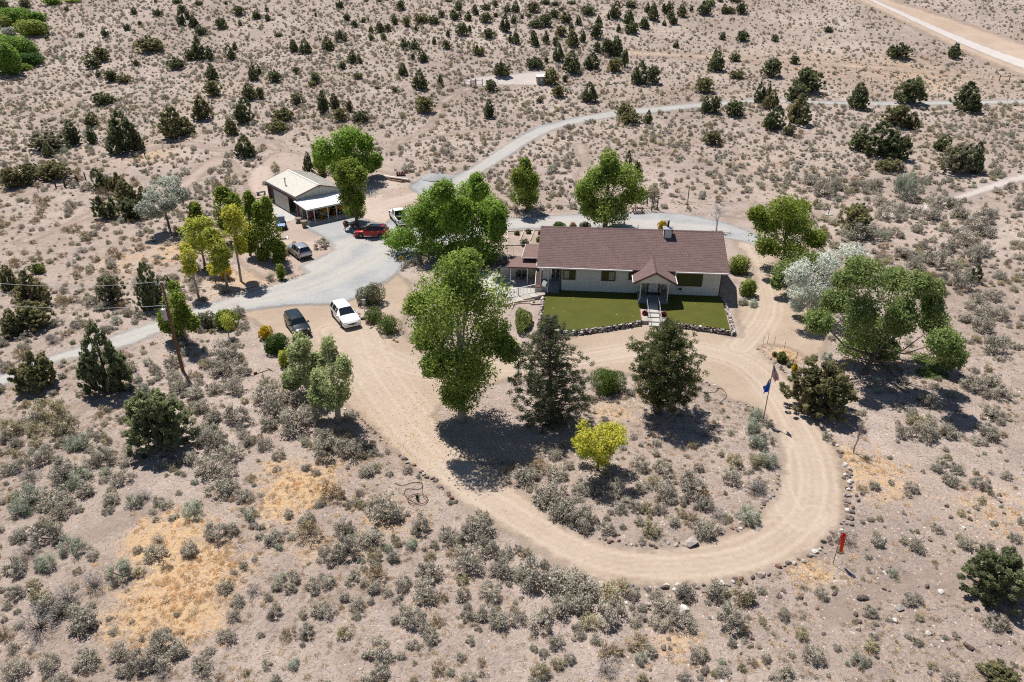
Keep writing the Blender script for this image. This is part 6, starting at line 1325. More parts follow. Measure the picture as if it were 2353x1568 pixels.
broad('yellow_cottonwood', 'tall golden yellow cottonwood in front of the poplars', (554, 647), [(545, 525, 28, 29), (530, 490, 21, 22), (552, 555, 17, 24), (540, 505, 17, 22)], 'yellow_leaf', .2, .45, .13, palebark_m, seed=20)
broad('yellow_cottonwood', 'nearly leafless yellow cottonwood leaning by the gravel road', (457, 685), [(432, 592, 16, 18), (440, 620, 17, 14), (425, 570, 10, 10)], 'yellow_leaf', .18, .16, .12, palebark_m, seed=21)
broad('sapling', 'small golden sapling between the yellow cottonwoods', (496, 652), [(490, 615, 12, 10), (495, 622, 10, 9)], 'yellow_leaf', .16, .6, .06, seed=22)
broad('sapling', 'vivid orange-yellow leafy shoot at a cottonwood foot', (521, 641), [(519, 622, 12, 11), (516, 628, 9, 8)], 'gold_leaf', .16, .8, .06, seed=23)
broad('poplar_tree', 'short green poplar behind the yellow cottonwoods', (452, 522), [(447, 492, 14, 20), (450, 475, 9, 12), (458, 500, 10, 14)], 'poplar_leaf', .24, .7, .12, seed=24)
broad('poplar_tree', 'bushy light green poplar at the left end of the row', (548, 556), [(520, 478, 25, 31), (515, 452, 16, 18), (527, 505, 25, 29), (535, 470, 16, 22)], 'poplar_leaf', .24, .75, .14, seed=25)
broad('poplar_tree', 'narrow dark green Lombardy poplar near the golden cottonwood', (575, 588), [(574, 512, 20, 44), (571, 468, 13, 27), (578, 556, 18, 36)], 'poplar_leaf', .22, .9, .15, seed=26, spread=.15)
broad('poplar_tree', 'middle dark Lombardy poplar of the row beside the buggy', (601, 598), [(600, 540, 20, 48), (597, 490, 13, 29), (603, 580, 18, 27)], 'poplar_leaf', .22, .9, .15, seed=27, spread=.15)
broad('poplar_tree', 'yellow tinged Lombardy poplar beside the silver car', (628, 602), [(623, 535, 22, 44), (615, 488, 12, 27), (634, 575, 20, 32), (641, 595, 13, 15)], 'poplar_leaf', .22, .8, .15, seed=28, spread=.15)
broad('sapling', 'small columnar green sapling at the corner of the poplar bed', (648, 642), [(644, 622, 8, 14), (646, 632, 8, 9)], 'poplar_leaf', .17, 1.0, .06, seed=29)
broad('russian_olive', 'rounded silver Russian olive tree with a bent dark trunk', (392, 536), [(378, 440, 36, 24), (402, 452, 26, 22), (350, 450, 22, 17), (330, 482, 22, 13), (355, 490, 20, 10), (388, 475, 18, 16), (385, 420, 24, 11)], 'silver_leaf', .22, .6, .16, bark_m, seed=30)
bare_tree('dead_tree', 'leafless white barked tree at the far end of the house', (1646, 531), 450, 78, deadwood_m, 4, .15)
bare_tree('dead_shrub', 'bare grey dead shrub at the drive edge under the big juniper', (1725 + 948 / 4, 745 + 1185 / 4), 745 + 850 / 4, 56, greywood_m, 8, .07, 'shrub', 5)
bare_tree('dead_shrub', 'bare thin dead tree beside the house gravel', (1309, 470), 418, 36, greywood_m, 9, .09, 'tree', 4)

# shrubs
S = shrub
S('evergreen_shrub', 'dark green rounded shrub between the two yellow bushes', 632, 815, 68, 46, 'shrub_leaf', .12, 1)
S('golden_shrub', 'golden yellow rounded bush beside the dark green SUV', 609, 782, 38, 32, 'gold_leaf', .11, 2)
S('golden_shrub', 'half yellow half green bush under the pale aspen', 655, 845, 42, 40, 'yellowgreen_leaf', .11, 3)
S('grey_shrub', 'loose grey-green shrub at the edge of the gravel turnaround', 848, 705, 78, 55, 'greyshrub_leaf', .13, 4, .8)
S('spreading_juniper', 'feathery spreading juniper near the white SUV', 860, 744, 64, 34, 'spreading_juniper_leaf', .12, 5, 1.2, True)
S('spreading_juniper', 'feathery spreading juniper above the rock edging', 893, 770, 66, 46, 'spreading_juniper_leaf', .12, 6, 1.2, True)
S('spreading_juniper', 'round dense green juniper mound between the two pines', 1397, 908, 96, 60, 'spreading_juniper_leaf', .12, 7, 1.6, True, n=9)
hg = S('hedge_shrub', 'long clipped olive green hedge beside the lawn', 1202, 768, 48, 34, 'hedge_leaf', .1, 8, 1.8, n=9); hg.scale = (1, 2.5, .9); hg.location.y += 1.7
S('barberry', 'dark red barberry bush left of the front steps', 1482, 733, 17, 20, 'barberry_leaf', .07, 10, 1.8); S('barberry', 'dark red barberry bush right of the front steps', 1524, 736, 16, 21, 'barberry_leaf', .07, 11, 1.8)
S('evergreen_shrub', 'dark green low shrub behind the left roof ridge', 1285, 527, 36, 16, 'shrub_leaf', .14, 12); S('rusty_shrub', 'russet shrub behind the roof ridge beside the dark one', 1317, 527, 20, 16, 'rust_leaf', .13, 13); S('rusty_shrub', 'russet and green shrub at the cottonwood foot behind the roof', 1344, 527, 30, 18, 'greyshrub_leaf', .13, 14)
S('golden_shrub', 'bright golden shrub behind the chimney', 1522, 530, 24, 24, 'gold_leaf', .12, 15)
for i, (x, y, w, hh, lb) in enumerate([(1188, 541, 15, 12, 'thin leafy shrub in the first garden bed'), (1215, 538, 15, 13, 'round grey shrub at the top of the middle garden bed'), (1206, 567, 23, 18, 'largest dark shrub in the garden beds beside the pipe frame'), (1238, 557, 16, 14, 'pale shrub in the garden bed against the roof edge'), (1240, 540, 10, 10, 'tiny shrub at the top of the last garden bed')]): S('garden_shrub', lb, x, y, w, hh, 'greyshrub_leaf' if i != 3 else 'lime_leaf', .11, 20 + i)
S('lime_shrub', 'light green leafy shrub by the far house corner', 1700, 632, 56, 44, 'lime_leaf', .13, 30); S('lime_shrub', 'light green shrub below the house corner in the side yard', 1722, 684, 50, 46, 'lime_leaf', .13, 31)
S('evergreen_shrub', 'dark olive rounded shrub in the small stone edged bed', 1799, 836, 28, 26, 'hedge_leaf', .1, 32, 1.8); S('golden_shrub', 'little golden cone shrub in the stone edged bed', 1826, 857, 15, 22, 'gold_leaf', .09, 33, 1.8)
S('lavender', 'small grey-green tuft in the stone edged bed', 1781, 821, 15, 13, 'greyshrub_leaf', .09, 34); S('lavender', 'tiny blue-green tuft between two bed shrubs', 1813, 845, 13, 11, 'greyshrub_leaf', .09, 35)
S('round_shrub', 'round bright green shrub with a bare sapling by the gravel road', 519, 757, 62, 46, 'lime_leaf', .13, 36); S('grey_shrub', 'grey-green shrub between the pole and the round bush', 472, 757, 54, 42, 'greyshrub_leaf', .13, 37, .9)
S('olive_shrub', 'low olive green shrub on the left slope', 84, 630, 40, 24, 'hedge_leaf', .18, 38); S('rusty_shrub', 'russet scrub beneath the silvery bush', 1885, 735, 60, 36, 'rust_leaf', .13, 39, .7)
broad('sapling', 'thin bare stemmed sapling in front of the round green shrub', (526, 776), [(520, 735, 12, 12), (524, 748, 10, 8)], 'yellowgreen_leaf', .12, .25, .05, palebark_m, seed=41)
# willow thicket along the creek, top left
for i, (x, y, w, hh, lf) in enumerate([(140, 225, 260, 150, 'creek_leaf'), (270, 330, 240, 150, 'lime_leaf'), (345, 195, 110, 90, 'creek_leaf'), (130, 500, 220, 165, 'creek_leaf'), (250, 505, 130, 120, 'creek_leaf'), (230, 600, 230, 110, 'shrub_leaf'), (50, 690, 230, 290, 'creek_leaf'), (10, 430, 110, 120, 'creek_leaf'), (80, 325, 100, 80, 'silver_leaf'), (470, 40, 130, 70, 'creek_leaf'), (40, 250, 110, 110, 'lime_leaf'), (200, 640, 130, 60, 'lime_leaf'), (30, 110, 90, 120, 'greyshrub_leaf'), (220, 65, 80, 80, 'greyshrub_leaf'), (650, 20, 120, 40, 'lime_leaf'), (0, 580, 120, 150, 'creek_leaf')]):
    S('creek_willow', {'creek_leaf': 'bright green willow clump in the creek thicket', 'lime_leaf': 'pale lime willow clump in the creek thicket', 'shrub_leaf': 'deep green willow clump low in the creek thicket', 'silver_leaf': 'silvery bush within the creek thicket', 'greyshrub_leaf': 'grey-green tree beyond the creek thicket'}[lf], x / 4, y / 4 + 3, w / 4 * 1.5, hh / 4 * 1.15, lf, .42, 60 + i, 1.3, group='creek willows')

# ------------------------------------------------------------------ junipers, by where they stand in the photograph (x, foot, width, height; o olive, g grey)
JR = [((0, 0), [(600, 105, 55, 50), (1220, 135, 70, 75), (1425, 25, 35, 40), (1440, 150, 100, 75), (1620, 35, 95, 50), (1820, 50, 80, 55), (1665, 120, 100, 85), (1640, 240, 90, 150), (1710, 180, 60, 90), (1765, 255, 100, 120), (1835, 325, 125, 100), (2015, 270, 130, 120), (2075, 45, 35, 40), (2185, 150, 120, 110), (2200, 240, 55, 60, 'g'), (2335, 180, 70, 90), (1155, 285, 80, 75), (1280, 235, 50, 50), (950, 345, 85, 85), (735, 345, 60, 50, 'o'), (420, 370, 50, 55), (440, 320, 35, 30), (1350, 490, 270, 180, 'o'), (905, 575, 170, 160, 'o'), (815, 635, 165, 145), (1235, 610, 75, 70), (1600, 645, 180, 140), (1790, 560, 160, 230), (1905, 560, 80, 150), (1725, 560, 100, 120, 'o'), (2090, 555, 125, 140), (2150, 465, 55, 85), (890, 715, 65, 80), (1000, 760, 150, 125), (1130, 770, 160, 100, 'o'), (1925, 750, 150, 170), (1935, 890, 200, 170, 'o'), (920, 970, 215, 150), (2310, 750, 110, 170), (2270, 930, 160, 170, 'o'), (1820, 1115, 200, 250, 'o'), (2230, 1140, 230, 250), (2100, 1250, 160, 170, 'o'), (620, 1340, 190, 240), (830, 1170, 160, 140, 'o'), (810, 1325, 130, 170), (1060, 1420, 330, 420), (1210, 1400, 150, 240, 'o'), (1540, 1290, 300, 330, 'o'), (1690, 1250, 180, 180, 'o'), (400, 1400, 330, 220, 'g'), (410, 1450, 120, 150), (2230, 1460, 220, 220), (240, 1640, 200, 160, 'o'), (450, 1670, 250, 210, 'o')]),
      ((588, 0), [(95, 110, 50, 50), (15, 175, 60, 75), (100, 195, 65, 75), (545, 155, 30, 45), (535, 105, 40, 30), (765, 80, 90, 85), (830, 195, 80, 80), (900, 255, 80, 80), (985, 210, 50, 55), (1035, 200, 20, 40), (1010, 18, 50, 25), (1130, 18, 60, 28), (1325, 100, 100, 110), (1270, 230, 85, 100), (1380, 250, 85, 115, 'o'), (1510, 220, 150, 115, 'o'), (1630, 225, 130, 95), (1705, 165, 85, 80), (770, 385, 140, 130, 'g'), (1055, 310, 65, 80, 'o'), (1130, 305, 100, 115, 'o'), (1205, 295, 90, 85), (1060, 375, 65, 65), (1170, 375, 75, 75), (1475, 285, 55, 65), (200, 340, 80, 55, 'g'), (435, 305, 35, 30), (335, 485, 100, 130), (440, 500, 130, 145), (645, 470, 130, 140), (1365, 460, 110, 115), (1455, 465, 100, 115), (880, 585, 110, 130), (940, 588, 75, 90), (790, 640, 75, 85), (1520, 575, 120, 120), (1440, 550, 50, 70), (1635, 410, 50, 75), (1765, 345, 45, 80), (1750, 455, 100, 100, 'o'), (1890, 335, 140, 140), (1965, 300, 40, 80), (1830, 190, 130, 110), (1860, 100, 90, 100), (1950, 195, 90, 95), (2010, 145, 90, 100), (2110, 95, 110, 75), (2200, 70, 60, 75), (2110, 215, 140, 115), (2205, 160, 60, 50), (2290, 300, 120, 170), (2310, 130, 80, 90), (2135, 360, 130, 115), (1775, 20, 80, 30), (2340, 400, 60, 100), (2045, 515, 130, 115, 'o'), (2260, 720, 180, 175, 'o'), (15, 690, 60, 100), (160, 765, 140, 135), (365, 685, 75, 75), (540, 770, 120, 115), (510, 800, 90, 70, 'o'), (930, 730, 100, 80, 'o'), (1345, 700, 95, 125), (1500, 830, 170, 190), (1690, 795, 70, 115), (1275, 850, 80, 65, 'g'), (1110, 820, 50, 40, 'o'), (2155, 845, 130, 130), (25, 915, 90, 130, 'o'), (370, 970, 160, 130, 'g'), (600, 1050, 150, 220), (710, 1010, 120, 160, 'o'), (760, 1120, 160, 140, 'o'), (850, 1030, 80, 120, 'o'), (955, 1130, 170, 130), (1545, 1050, 200, 185, 'o'), (2140, 1090, 140, 180), (240, 1115, 210, 150, 'o'), (180, 1225, 210, 150, 'o'), (465, 1590, 110, 200), (575, 1630, 130, 160, 'o')]),
      ((1176, 0), [(35, 120, 90, 115), (195, 120, 140, 115, 'o'), (310, 45, 100, 60), (400, 55, 100, 50), (550, 40, 90, 40), (700, 145, 150, 115), (95, 175, 45, 45), (160, 165, 55, 45), (15, 220, 60, 90), (35, 410, 80, 135), (225, 260, 150, 100), (310, 250, 140, 140), (390, 170, 110, 100), (455, 105, 60, 50), (500, 220, 140, 120, 'o'), (615, 235, 70, 100), (200, 430, 120, 150), (315, 405, 80, 120), (400, 425, 70, 100), (450, 340, 130, 120, 'o'), (550, 300, 80, 100), (560, 440, 140, 180, 'o'), (650, 390, 80, 130), (780, 360, 150, 160), (800, 250, 90, 110), (970, 180, 130, 175, 'o'), (900, 180, 50, 90), (1100, 75, 120, 75), (985, 300, 50, 85), (1085, 230, 120, 150), (1110, 320, 160, 140), (1220, 270, 110, 120), (1310, 195, 110, 180), (1255, 120, 70, 100), (1435, 130, 130, 130), (1455, 180, 80, 90), (1490, 230, 100, 100), (1405, 240, 50, 55), (1570, 160, 110, 130, 'o'), (1655, 110, 45, 60), (1785, 145, 160, 150), (1830, 60, 100, 80), (1920, 22, 60, 35), (1960, 130, 80, 95, 'o'), (2010, 125, 100, 80, 'o'), (2120, 130, 130, 115), (2060, 22, 130, 35), (1945, 370, 70, 80), (2130, 385, 140, 120), (1515, 445, 65, 70), (430, 570, 120, 180), (210, 635, 180, 130), (320, 580, 45, 70), (555, 685, 205, 225), (365, 790, 170, 180, 'o'), (490, 755, 60, 75), (750, 650, 170, 170), (790, 485, 90, 120), (890, 520, 140, 190), (970, 520, 150, 200), (1045, 620, 90, 190), (950, 670, 165, 160, 'o'), (1200, 790, 180, 230), (1310, 780, 140, 200), (1900, 665, 180, 200), (1880, 560, 50, 130), (2060, 570, 110, 90), (2080, 730, 160, 105, 'o'), (1780, 860, 200, 170, 'o'), (430, 900, 160, 130, 'o'), (720, 950, 165, 200), (265, 950, 80, 70, 'g'), (1795, 1045, 110, 170), (1880, 1050, 120, 190), (2065, 1080, 190, 180), (1040, 1070, 190, 140, 'o'), (1100, 1150, 200, 150, 'o'), (1265, 1140, 100, 130), (1855, 1345, 190, 160, 'o'), (2300, 950, 130, 200), (2345, 1010, 90, 120, 'o'), (1080, 1640, 110, 260), (1165, 1620, 90, 160)]),
      ((1765, 0), [(70, 385, 85, 80), (560, 300, 90, 70), (255, 595, 95, 95), (60, 720, 200, 200), (400, 870, 320, 270), (280, 950, 230, 200), (60, 1000, 150, 180, 'o'), (20, 890, 60, 150), (310, 1160, 260, 300, 'o'), (100, 1210, 240, 240), (210, 1250, 130, 130, 'g'), (865, 1010, 230, 260), (1230, 550, 220, 175), (1740, 545, 140, 155), (1350, 980, 310, 290), (1870, 1040, 310, 290), (1220, 1180, 280, 240, 'o'), (1350, 1200, 160, 170, 'o'), (1080, 1450, 420, 330), (880, 1390, 230, 230), (1260, 1480, 200, 260), (1140, 1590, 240, 160, 'o'), (1650, 1400, 200, 160), (1790, 1610, 360, 320, 'g'), (1960, 1600, 180, 300)]),
      ((0, 392), [(60, 170, 250, 230, 'o'), (190, 150, 200, 180, 'o'), (450, 85, 300, 180, 'o'), (860, 200, 200, 220), (1020, 210, 180, 210, 'o'), (920, 460, 240, 260), (1110, 320, 240, 250, 'o'), (1160, 465, 260, 240), (1290, 310, 130, 170, 'o'), (960, 1240, 300, 310, 'g'), (1300, 1300, 280, 460), (200, 1300, 330, 380, 'o'), (250, 1480, 360, 300, 'o'), (30, 1110, 180, 250, 'o'), (60, 1540, 260, 260, 'o'), (1515, 1080, 90, 120)])]
n0 = 0
for (ox, oy), rows in JR:
    for r in rows:
        cc = {'o': 1, 'g': 2}.get(r[4], 0) if len(r) > 4 else 0
        juniper(ox + r[0] / 4, oy + r[1] / 4, r[2] / 4, r[3] / 4, colr=cc)
juniper(0 + 830 / 4, 784 + 525 / 4, 122, 170, 1, 0, 'tall pointed dark juniper just below the gravel road')
juniper(0 + 230 / 4, 784 + 500 / 4, 110, 105, 6, 1, 'open many-stemmed juniper in front of the gravel road')
juniper(0 + 1340 / 4, 784 + 1060 / 4, 165, 168, 3, 0, 'large round juniper among grey sagebrush below the utility pole')
juniper(1725 + 720 / 4, 745 + 890 / 4, 168, 150, 8, 1, 'massive olive juniper bulging over the dirt loop')
juniper(1725 + 1010 / 4, 392 + 605 / 4, 92, 80, 2, 1, 'dense round olive juniper beyond the ash tree')
juniper(1725 + 2105 / 4, 392 + 1045 / 4, 36, 46, 0, 0, 'small pointed juniper alone in the right hand sagebrush')
juniper(1765 + 2240 / 4, 1137 + 1045 / 4, 165, 140, 2, 0, 'big round juniper on the rocky ground right of the windsock')
juniper(1765 + 2160 / 4, 1137 + 1770 / 4, 90, 45, 5, 1, 'low juniper at the bottom edge of the rocky slope')

# ------------------------------------------------------------------ sagebrush, scrub and grass
rng = np.random.default_rng(11)
BIG = [((0, 784), '1570 260 150;1420 300 110;2080 200 250;2000 340 220;2200 330 180;2140 500 220;1960 490 150;1780 550 200;1630 480 170;1830 680 200;1950 770 200;2150 780 220;1850 940 230;1960 1020 260;1720 1150 200;1900 1250 250;2060 1280 170;2090 1100 200;2040 1430 230;2240 1480 160;1090 1330 160;980 1530 200;1230 1540 130 2;940 1130 220;830 1180 160;550 900 240 1;680 1030 230 2;280 800 200;90 880 200 1;350 1150 200;560 1320 260;760 1440 220;240 1540 250 2;500 1540 250;450 740 250 1;240 1300 200 3;1480 1080 130;910 910 110;1130 880 90;1320 1480 140 3;700 1330 180 2;600 1400 150 2'),
       ((0, 1176), '170 60 200 2;420 300 250;640 400 200 2;370 580 220 2;110 800 160;250 430 180 3;120 600 200;1090 650 220 2;840 740 180 3;600 880 220 3;720 1130 360;520 1000 250;400 950 220;320 1150 300 3;1960 270 200;2110 230 180;2060 760 170;2140 1010 150;2060 1220 180;780 1460 220;1080 1380 200;1460 1300 220;1300 1500 250;1450 1470 180;1830 1500 200;100 1560 250;420 1500 180;2180 880 130;2290 80 130 2;1760 60 180 2;330 850 160 1;1450 310 130 3'),
       ((588, 667), '100 1060 250;160 1200 280;400 1120 300;330 1340 350;100 1300 200;480 1230 200;640 1530 280;850 1560 260;60 1480 150;450 1440 120'),
       ((588, 1059), '810 700 200;1180 580 340;1090 520 200;1300 560 170;1040 810 240;830 890 220;1490 680 190;1420 820 150 2;1200 850 110 2;1270 750 90;1080 940 140 1;1750 770 200;1900 770 170;2060 720 280;1950 1060 330;2150 900 200;2260 1090 260;2320 900 150;1570 1100 220;700 960 170;520 1220 150;590 1440 170;190 1200 130;360 1140 140;310 1220 110;670 1170 130;150 1450 140;1080 1240 150;890 1120 130;980 1170 110;1360 1200 170;1550 1320 250;1370 1450 170;1440 1550 200;930 1380 150;810 1310 130;2160 1310 190;2090 1470 160;1940 1480 110;2250 1560 200;1890 1290 120;1950 1380 90'),
       ((1176, 1059), '110 220 230;430 190 180;340 420 280;500 560 300;620 620 220;690 660 150;620 300 130;740 320 170;960 330 180;890 690 140;1180 600 120;1290 710 170 1;1010 490 150;1140 470 120;1250 490 130 1;1360 500 140;1490 610 140;1650 580 140 4;1800 730 240;1430 360 190;1660 310 250;1780 460 190;1390 130 170;1190 110 160;1300 220 100 1;2040 210 180;2190 600 190 2;2060 60 150 1;1580 410 110;180 1190 280;60 1100 150;380 1220 280;560 1250 300;700 1250 250;450 1450 300;640 1430 280;290 1560 220;900 1530 280;920 1310 240 1;1130 1280 120;1330 1310 140;1590 1300 230;1880 1290 240;2160 1350 200 1;1390 1430 220;70 1500 150;1600 1560 220;1500 1530 150;2030 1560 250;1350 1568 150;1900 560 140 3;2250 320 160 3'),
       ((1725, 745), '1420 1060 180;1540 960 160 1;1660 1080 220;1830 1060 200;2240 590 200;2080 640 200;2320 690 150;2250 880 180;2220 1080 220;2260 290 250;2150 1540 150;1150 1530 130;1500 1560 120;1850 1500 180;1900 1370 130;100 1560 160 3;1650 760 180;60 900 150 2;40 1020 170 2;90 1160 190 2;160 1330 200 2;60 1330 150 1;160 950 120;130 1100 130;700 1060 90'),
       ((1725, 392), '700 250 230;560 150 170;1100 180 150;770 190 150;980 200 150;1180 160 130;1420 170 180;1450 280 250 2;1200 340 170;1050 660 250;1240 650 120 2;1400 400 170;1540 420 150;1700 350 150;1860 350 180;1540 580 150;1270 460 200;1700 470 200;1950 450 190;2180 490 180;2100 600 200;1950 640 170;2200 620 180;1850 760 180;2030 720 200;2130 800 170;2050 860 150;1700 890 200;1560 820 110;1430 820 200;1540 920 180;1880 940 160;1950 1100 200;1780 1030 110;2250 1210 150;2000 1410 150;2180 1370 200;2330 1380 150;2170 1490 200;2100 1230 130;780 510 120;900 640 150;960 600 180;-60 1250 110 2;40 1265 110 2')]
CLS = {0: [0, 1, 2, 3, 4], 1: [5, 6, 7], 2: [8, 9], 3: [10, 11], 4: [12, 13]}
plants = []   # x, y, width, height factor, kind
occ = {}
def clash(x, y, r, f=0.7):
    ci, cj = int(x // 2), int(y // 2)
    for i in range(ci - 1, ci + 2):
        for j in range(cj - 1, cj + 2):
            for px, py, pr in occ.get((i, j), ()):
                if (px - x) ** 2 + (py - y) ** 2 < ((pr + r) * f) ** 2: return True
    return False
def claim(x, y, r): occ.setdefault((int(x // 2), int(y // 2)), []).append((x, y, r))
for (ox, oy), txt in BIG:
    for t in txt.split(';'):
        v = [int(q) for q in t.split()]; p = P(ox + v[0] / 4, oy + v[1] / 4); w = v[2] / 4 / kpx(p) * 1.08; y = p.y + w * .3
        plants.append((p.x, y, w, rng.uniform(.95, 1.25), int(rng.choice(CLS[v[3] if len(v) > 3 else 0])))); claim(p.x, y, w / 2)
def nz(x, y, s, o): return .5 + .25 * (math.sin(x / s + o) + math.sin(y / s * 1.1 + o * 2 + 1.3 * math.sin(x / s * .6)))
# candidate points, thinned by what covers the ground there
cand = []
for cell, y0, y1 in ((.82, 22, 66), (.92, 66, 135), (.85, 135, 215), (.98, 215, 330)):
    ys = np.arange(y0, y1, cell)
    for yy_ in ys:
        hw_ = .82 * yy_ + 14; xs = np.arange(-hw_, hw_, cell); cand.append(np.stack([rng.uniform(-hw_, hw_, len(xs)), yy_ + rng.uniform(-2, 2, len(xs)) * cell], 1))
cand = np.concatenate(cand); X, Y = cand[:, 0], cand[:, 1]
free = np.ones(len(X), bool)
for k in KEEP_OUT: free &= sdist(k, X, Y) < -.35
free &= sdist(SHLD, X, Y) < -.3
free &= (sdist(WASH, X, Y) < 0) | (rng.random(len(X)) < .25)
iny = sdist(YARD, X, Y) > 0; int_ = sdist(TRK, X, Y) > 0
NOSAGE = [W([(1120, 540), (1180, 492), (1300, 480), (1700, 500), (1790, 560), (1790, 700), (1700, 790), (1240, 800), (1130, 835), (900, 800), (880, 640)]), W([(570, 740), (640, 770), (700, 860), (660, 880), (600, 850), (560, 800)]), W([(960, 940), (1060, 880), (1350, 870), (1330, 1010), (1200, 1060), (1080, 1040)])]
for q in NOSAGE: free &= sdist([q], X, Y) < 0
bare = np.zeros(len(X))
for q in [W([(560, 780), (640, 790), (760, 900), (720, 960), (560, 900)]), W([(880, 1060), (960, 1100), (1060, 1190), (1000, 1220), (880, 1180), (840, 1110)]), W([(590, 380), (640, 300), (880, 300), (950, 400), (860, 440)]), W([(480, 560), (700, 560), (700, 690), (480, 720)]), W([(1580, 450), (1780, 440), (1790, 540), (1600, 540)])]: bare = np.maximum(bare, (sdist([q], X, Y) > 0) * .8)
ta = np.array(TREES)
px = np.array([proj((x, y, h(x, y))) for x, y in zip(X, Y)])
for i in range(len(X)):
    if not free[i] or int_[i]: continue
    x, y = X[i], Y[i]
    if iny[i] and rng.random() > .06: continue
    if rng.random() < bare[i]: continue
    if not (-150 < px[i, 0] < 2500 and -60 < px[i, 1] < 1700): continue
    g = nz(x, y, 7.5, 1.0) * .6 + nz(x, y, 23, 3.0) * .4
    near_r = y < 62 and x > 6
    dens = .18 + .85 * g
    if y > 135: dens = .52 + .45 * g
    if px[i, 0] > 1500 and px[i, 1] < 210: dens *= .75
    if rng.random() > dens * (.62 if y < 66 else .72 if y < 135 else .85): continue
    st = max((a * math.exp(-((x - p.x) ** 2 + (y - p.y) ** 2) / (r * r)) for p, r, a in STRAW), default=0)
    if rng.random() < st * 1.35: continue
    w = float(np.clip(rng.lognormal(-.26, .48), .28, 1.9))
    if near_r: w *= .64
    elif y < 66: w *= .9
    elif y < 135: w *= .98
    else: w *= .74 * (.8 if px[i, 0] > 1450 and px[i, 1] < 230 else 1)
    if clash(x, y, w / 2, .72): continue
    d = np.hypot(ta[:, 0] - x, ta[:, 1] - y)
    if (d < ta[:, 2] * .8).any(): continue
    kd = int(rng.choice(len(KINDS), p=np.array(SAGE_W) / sum(SAGE_W)))
    if px[i, 0] < 330 and 380 < px[i, 1] < 640 and rng.random() < .35: kd = int(rng.choice([12, 13]))
    plants.append((x, y, w, rng.uniform(.8, 1.25), kd)); claim(x, y, w / 2)
plants.sort(key=lambda q: -q[2] * kpx((q[0], q[1], h(q[0], q[1]))))
protos = {}
inview = 0; rest = []
for q in plants:
    x, y, w, hf, kd = q; u, v = proj((x, y, h(x, y))); vis = -10 < u < 2363 and 0 < v < 1590
    nm, lb, me = KINDS[kd]
    if (vis and inview < 290) or kd not in protos:
        ar = ('inside the dirt loop' if 1190 < u < 1800 and 940 < v < 1260 else 'between the drive and the utility pole' if u < 860 and 800 < v < 1060 else 'around the golden grass patches' if u < 860 and v >= 1060 and u > 160 else 'on the lower left slope' if u <= 160 and v > 800 else 'along the lower edge of the drive' if 860 <= u < 1400 and 1060 < v < 1400 else 'on the open soil below the loop' if u < 1700 and v > 1260 else 'on the stony slope right of the loop' if v > 930 else 'right of the willow and ash' if u > 1700 and v > 420 else 'beyond the house and gravel road' if u > 860 else 'on the slope left of the workshop')
        sz = 'large' if w > 1.45 else 'small' if w < .95 else 'middling'; lb = f'{sz} {lb} {ar}'
        o = link(bpy.data.objects.new(nm, me)); tag(o, lb, 'bush', 'sagebrush and scrub mounds on the dry ground'); o.location = (x, y, h(x, y) - .02); o.rotation_euler.z = rng.uniform(0, 6.28); o.scale = (w, w * rng.uniform(.85, 1.1), w * hf)
        protos.setdefault(kd, o); inview += 1
    else: rest.append(q)
names = sorted(((o.name, k) for k, o in protos.items())); order = {k: i for i, (n_, k) in enumerate(names)}
coll = pick_collection('bush_kinds', list(protos.values()))
R_ = np.array([(q[0], q[1], h(q[0], q[1]) - .02, q[2], q[3], order[q[4]]) for q in rest])
scatter('sagebrush_cover', 'open cover of small grey sagebrush over the plain and hillside', coll, R_[:, :3], rng.uniform(0, 6.28, len(R_)), np.stack([R_[:, 3], R_[:, 3], R_[:, 3] * R_[:, 4]], 1), R_[:, 5])

# dry grass: tufts everywhere, thick in the golden patches
gp = []; gs = []; gi = []
tuft_objs = []
for i, (nm, lb, m, n, hh) in enumerate((('grass_tuft', 'dry golden grass tuft in the orange patch', SG['gold'], 70, .55), ('grass_tuft', 'dry golden grass tuft thick with seed heads', SG['gold'], 90, .45), ('grass_tuft', 'pale straw bunchgrass tuft in open soil', SG['straw'], 55, .7), ('grass_tuft', 'grey-tan bunchgrass tuft in open soil', SG['tan'], 55, .6))):
    o = link(bpy.data.objects.new(nm, tuft_mesh(300 + i, m, n, hh))); tag(o, lb, 'grass'); p = P(*[(430, 1330), (380, 1250), (1500, 1500), (2000, 1500)][i]); o.location = p; o.scale = (.6, .6, .6); tuft_objs.append(o)
tord = {o.name: i for i, o in enumerate(sorted(tuft_objs, key=lambda q: q.name))}; tid = [tord[o.name] for o in tuft_objs]
for p, r, a in STRAW:
    n = int(min(2600, r * r * 3.1 * 7.5 * max(0, a - .12))) if p.y < 125 else 0
    for _ in range(n):
        x, y = p.x + rng.normal() * r * .62, p.y + rng.normal() * r * .62
        if nz(x, y, 1.3, 5) * .6 + nz(x, y, 3.1, 2) * .4 < .38 + .2 * rng.random(): continue
        s = rng.uniform(.22, .6); gp.append((x, y, h(x, y) - .01)); gs.append((s, s, s * rng.uniform(.6, 1.1))); gi.append(tid[int(rng.choice([0, 1, 1, 2]))])
sel = np.nonzero(free & (px[:, 1] > 150) & (px[:, 0] > -80) & (px[:, 0] < 2440) & ~int_)[0]
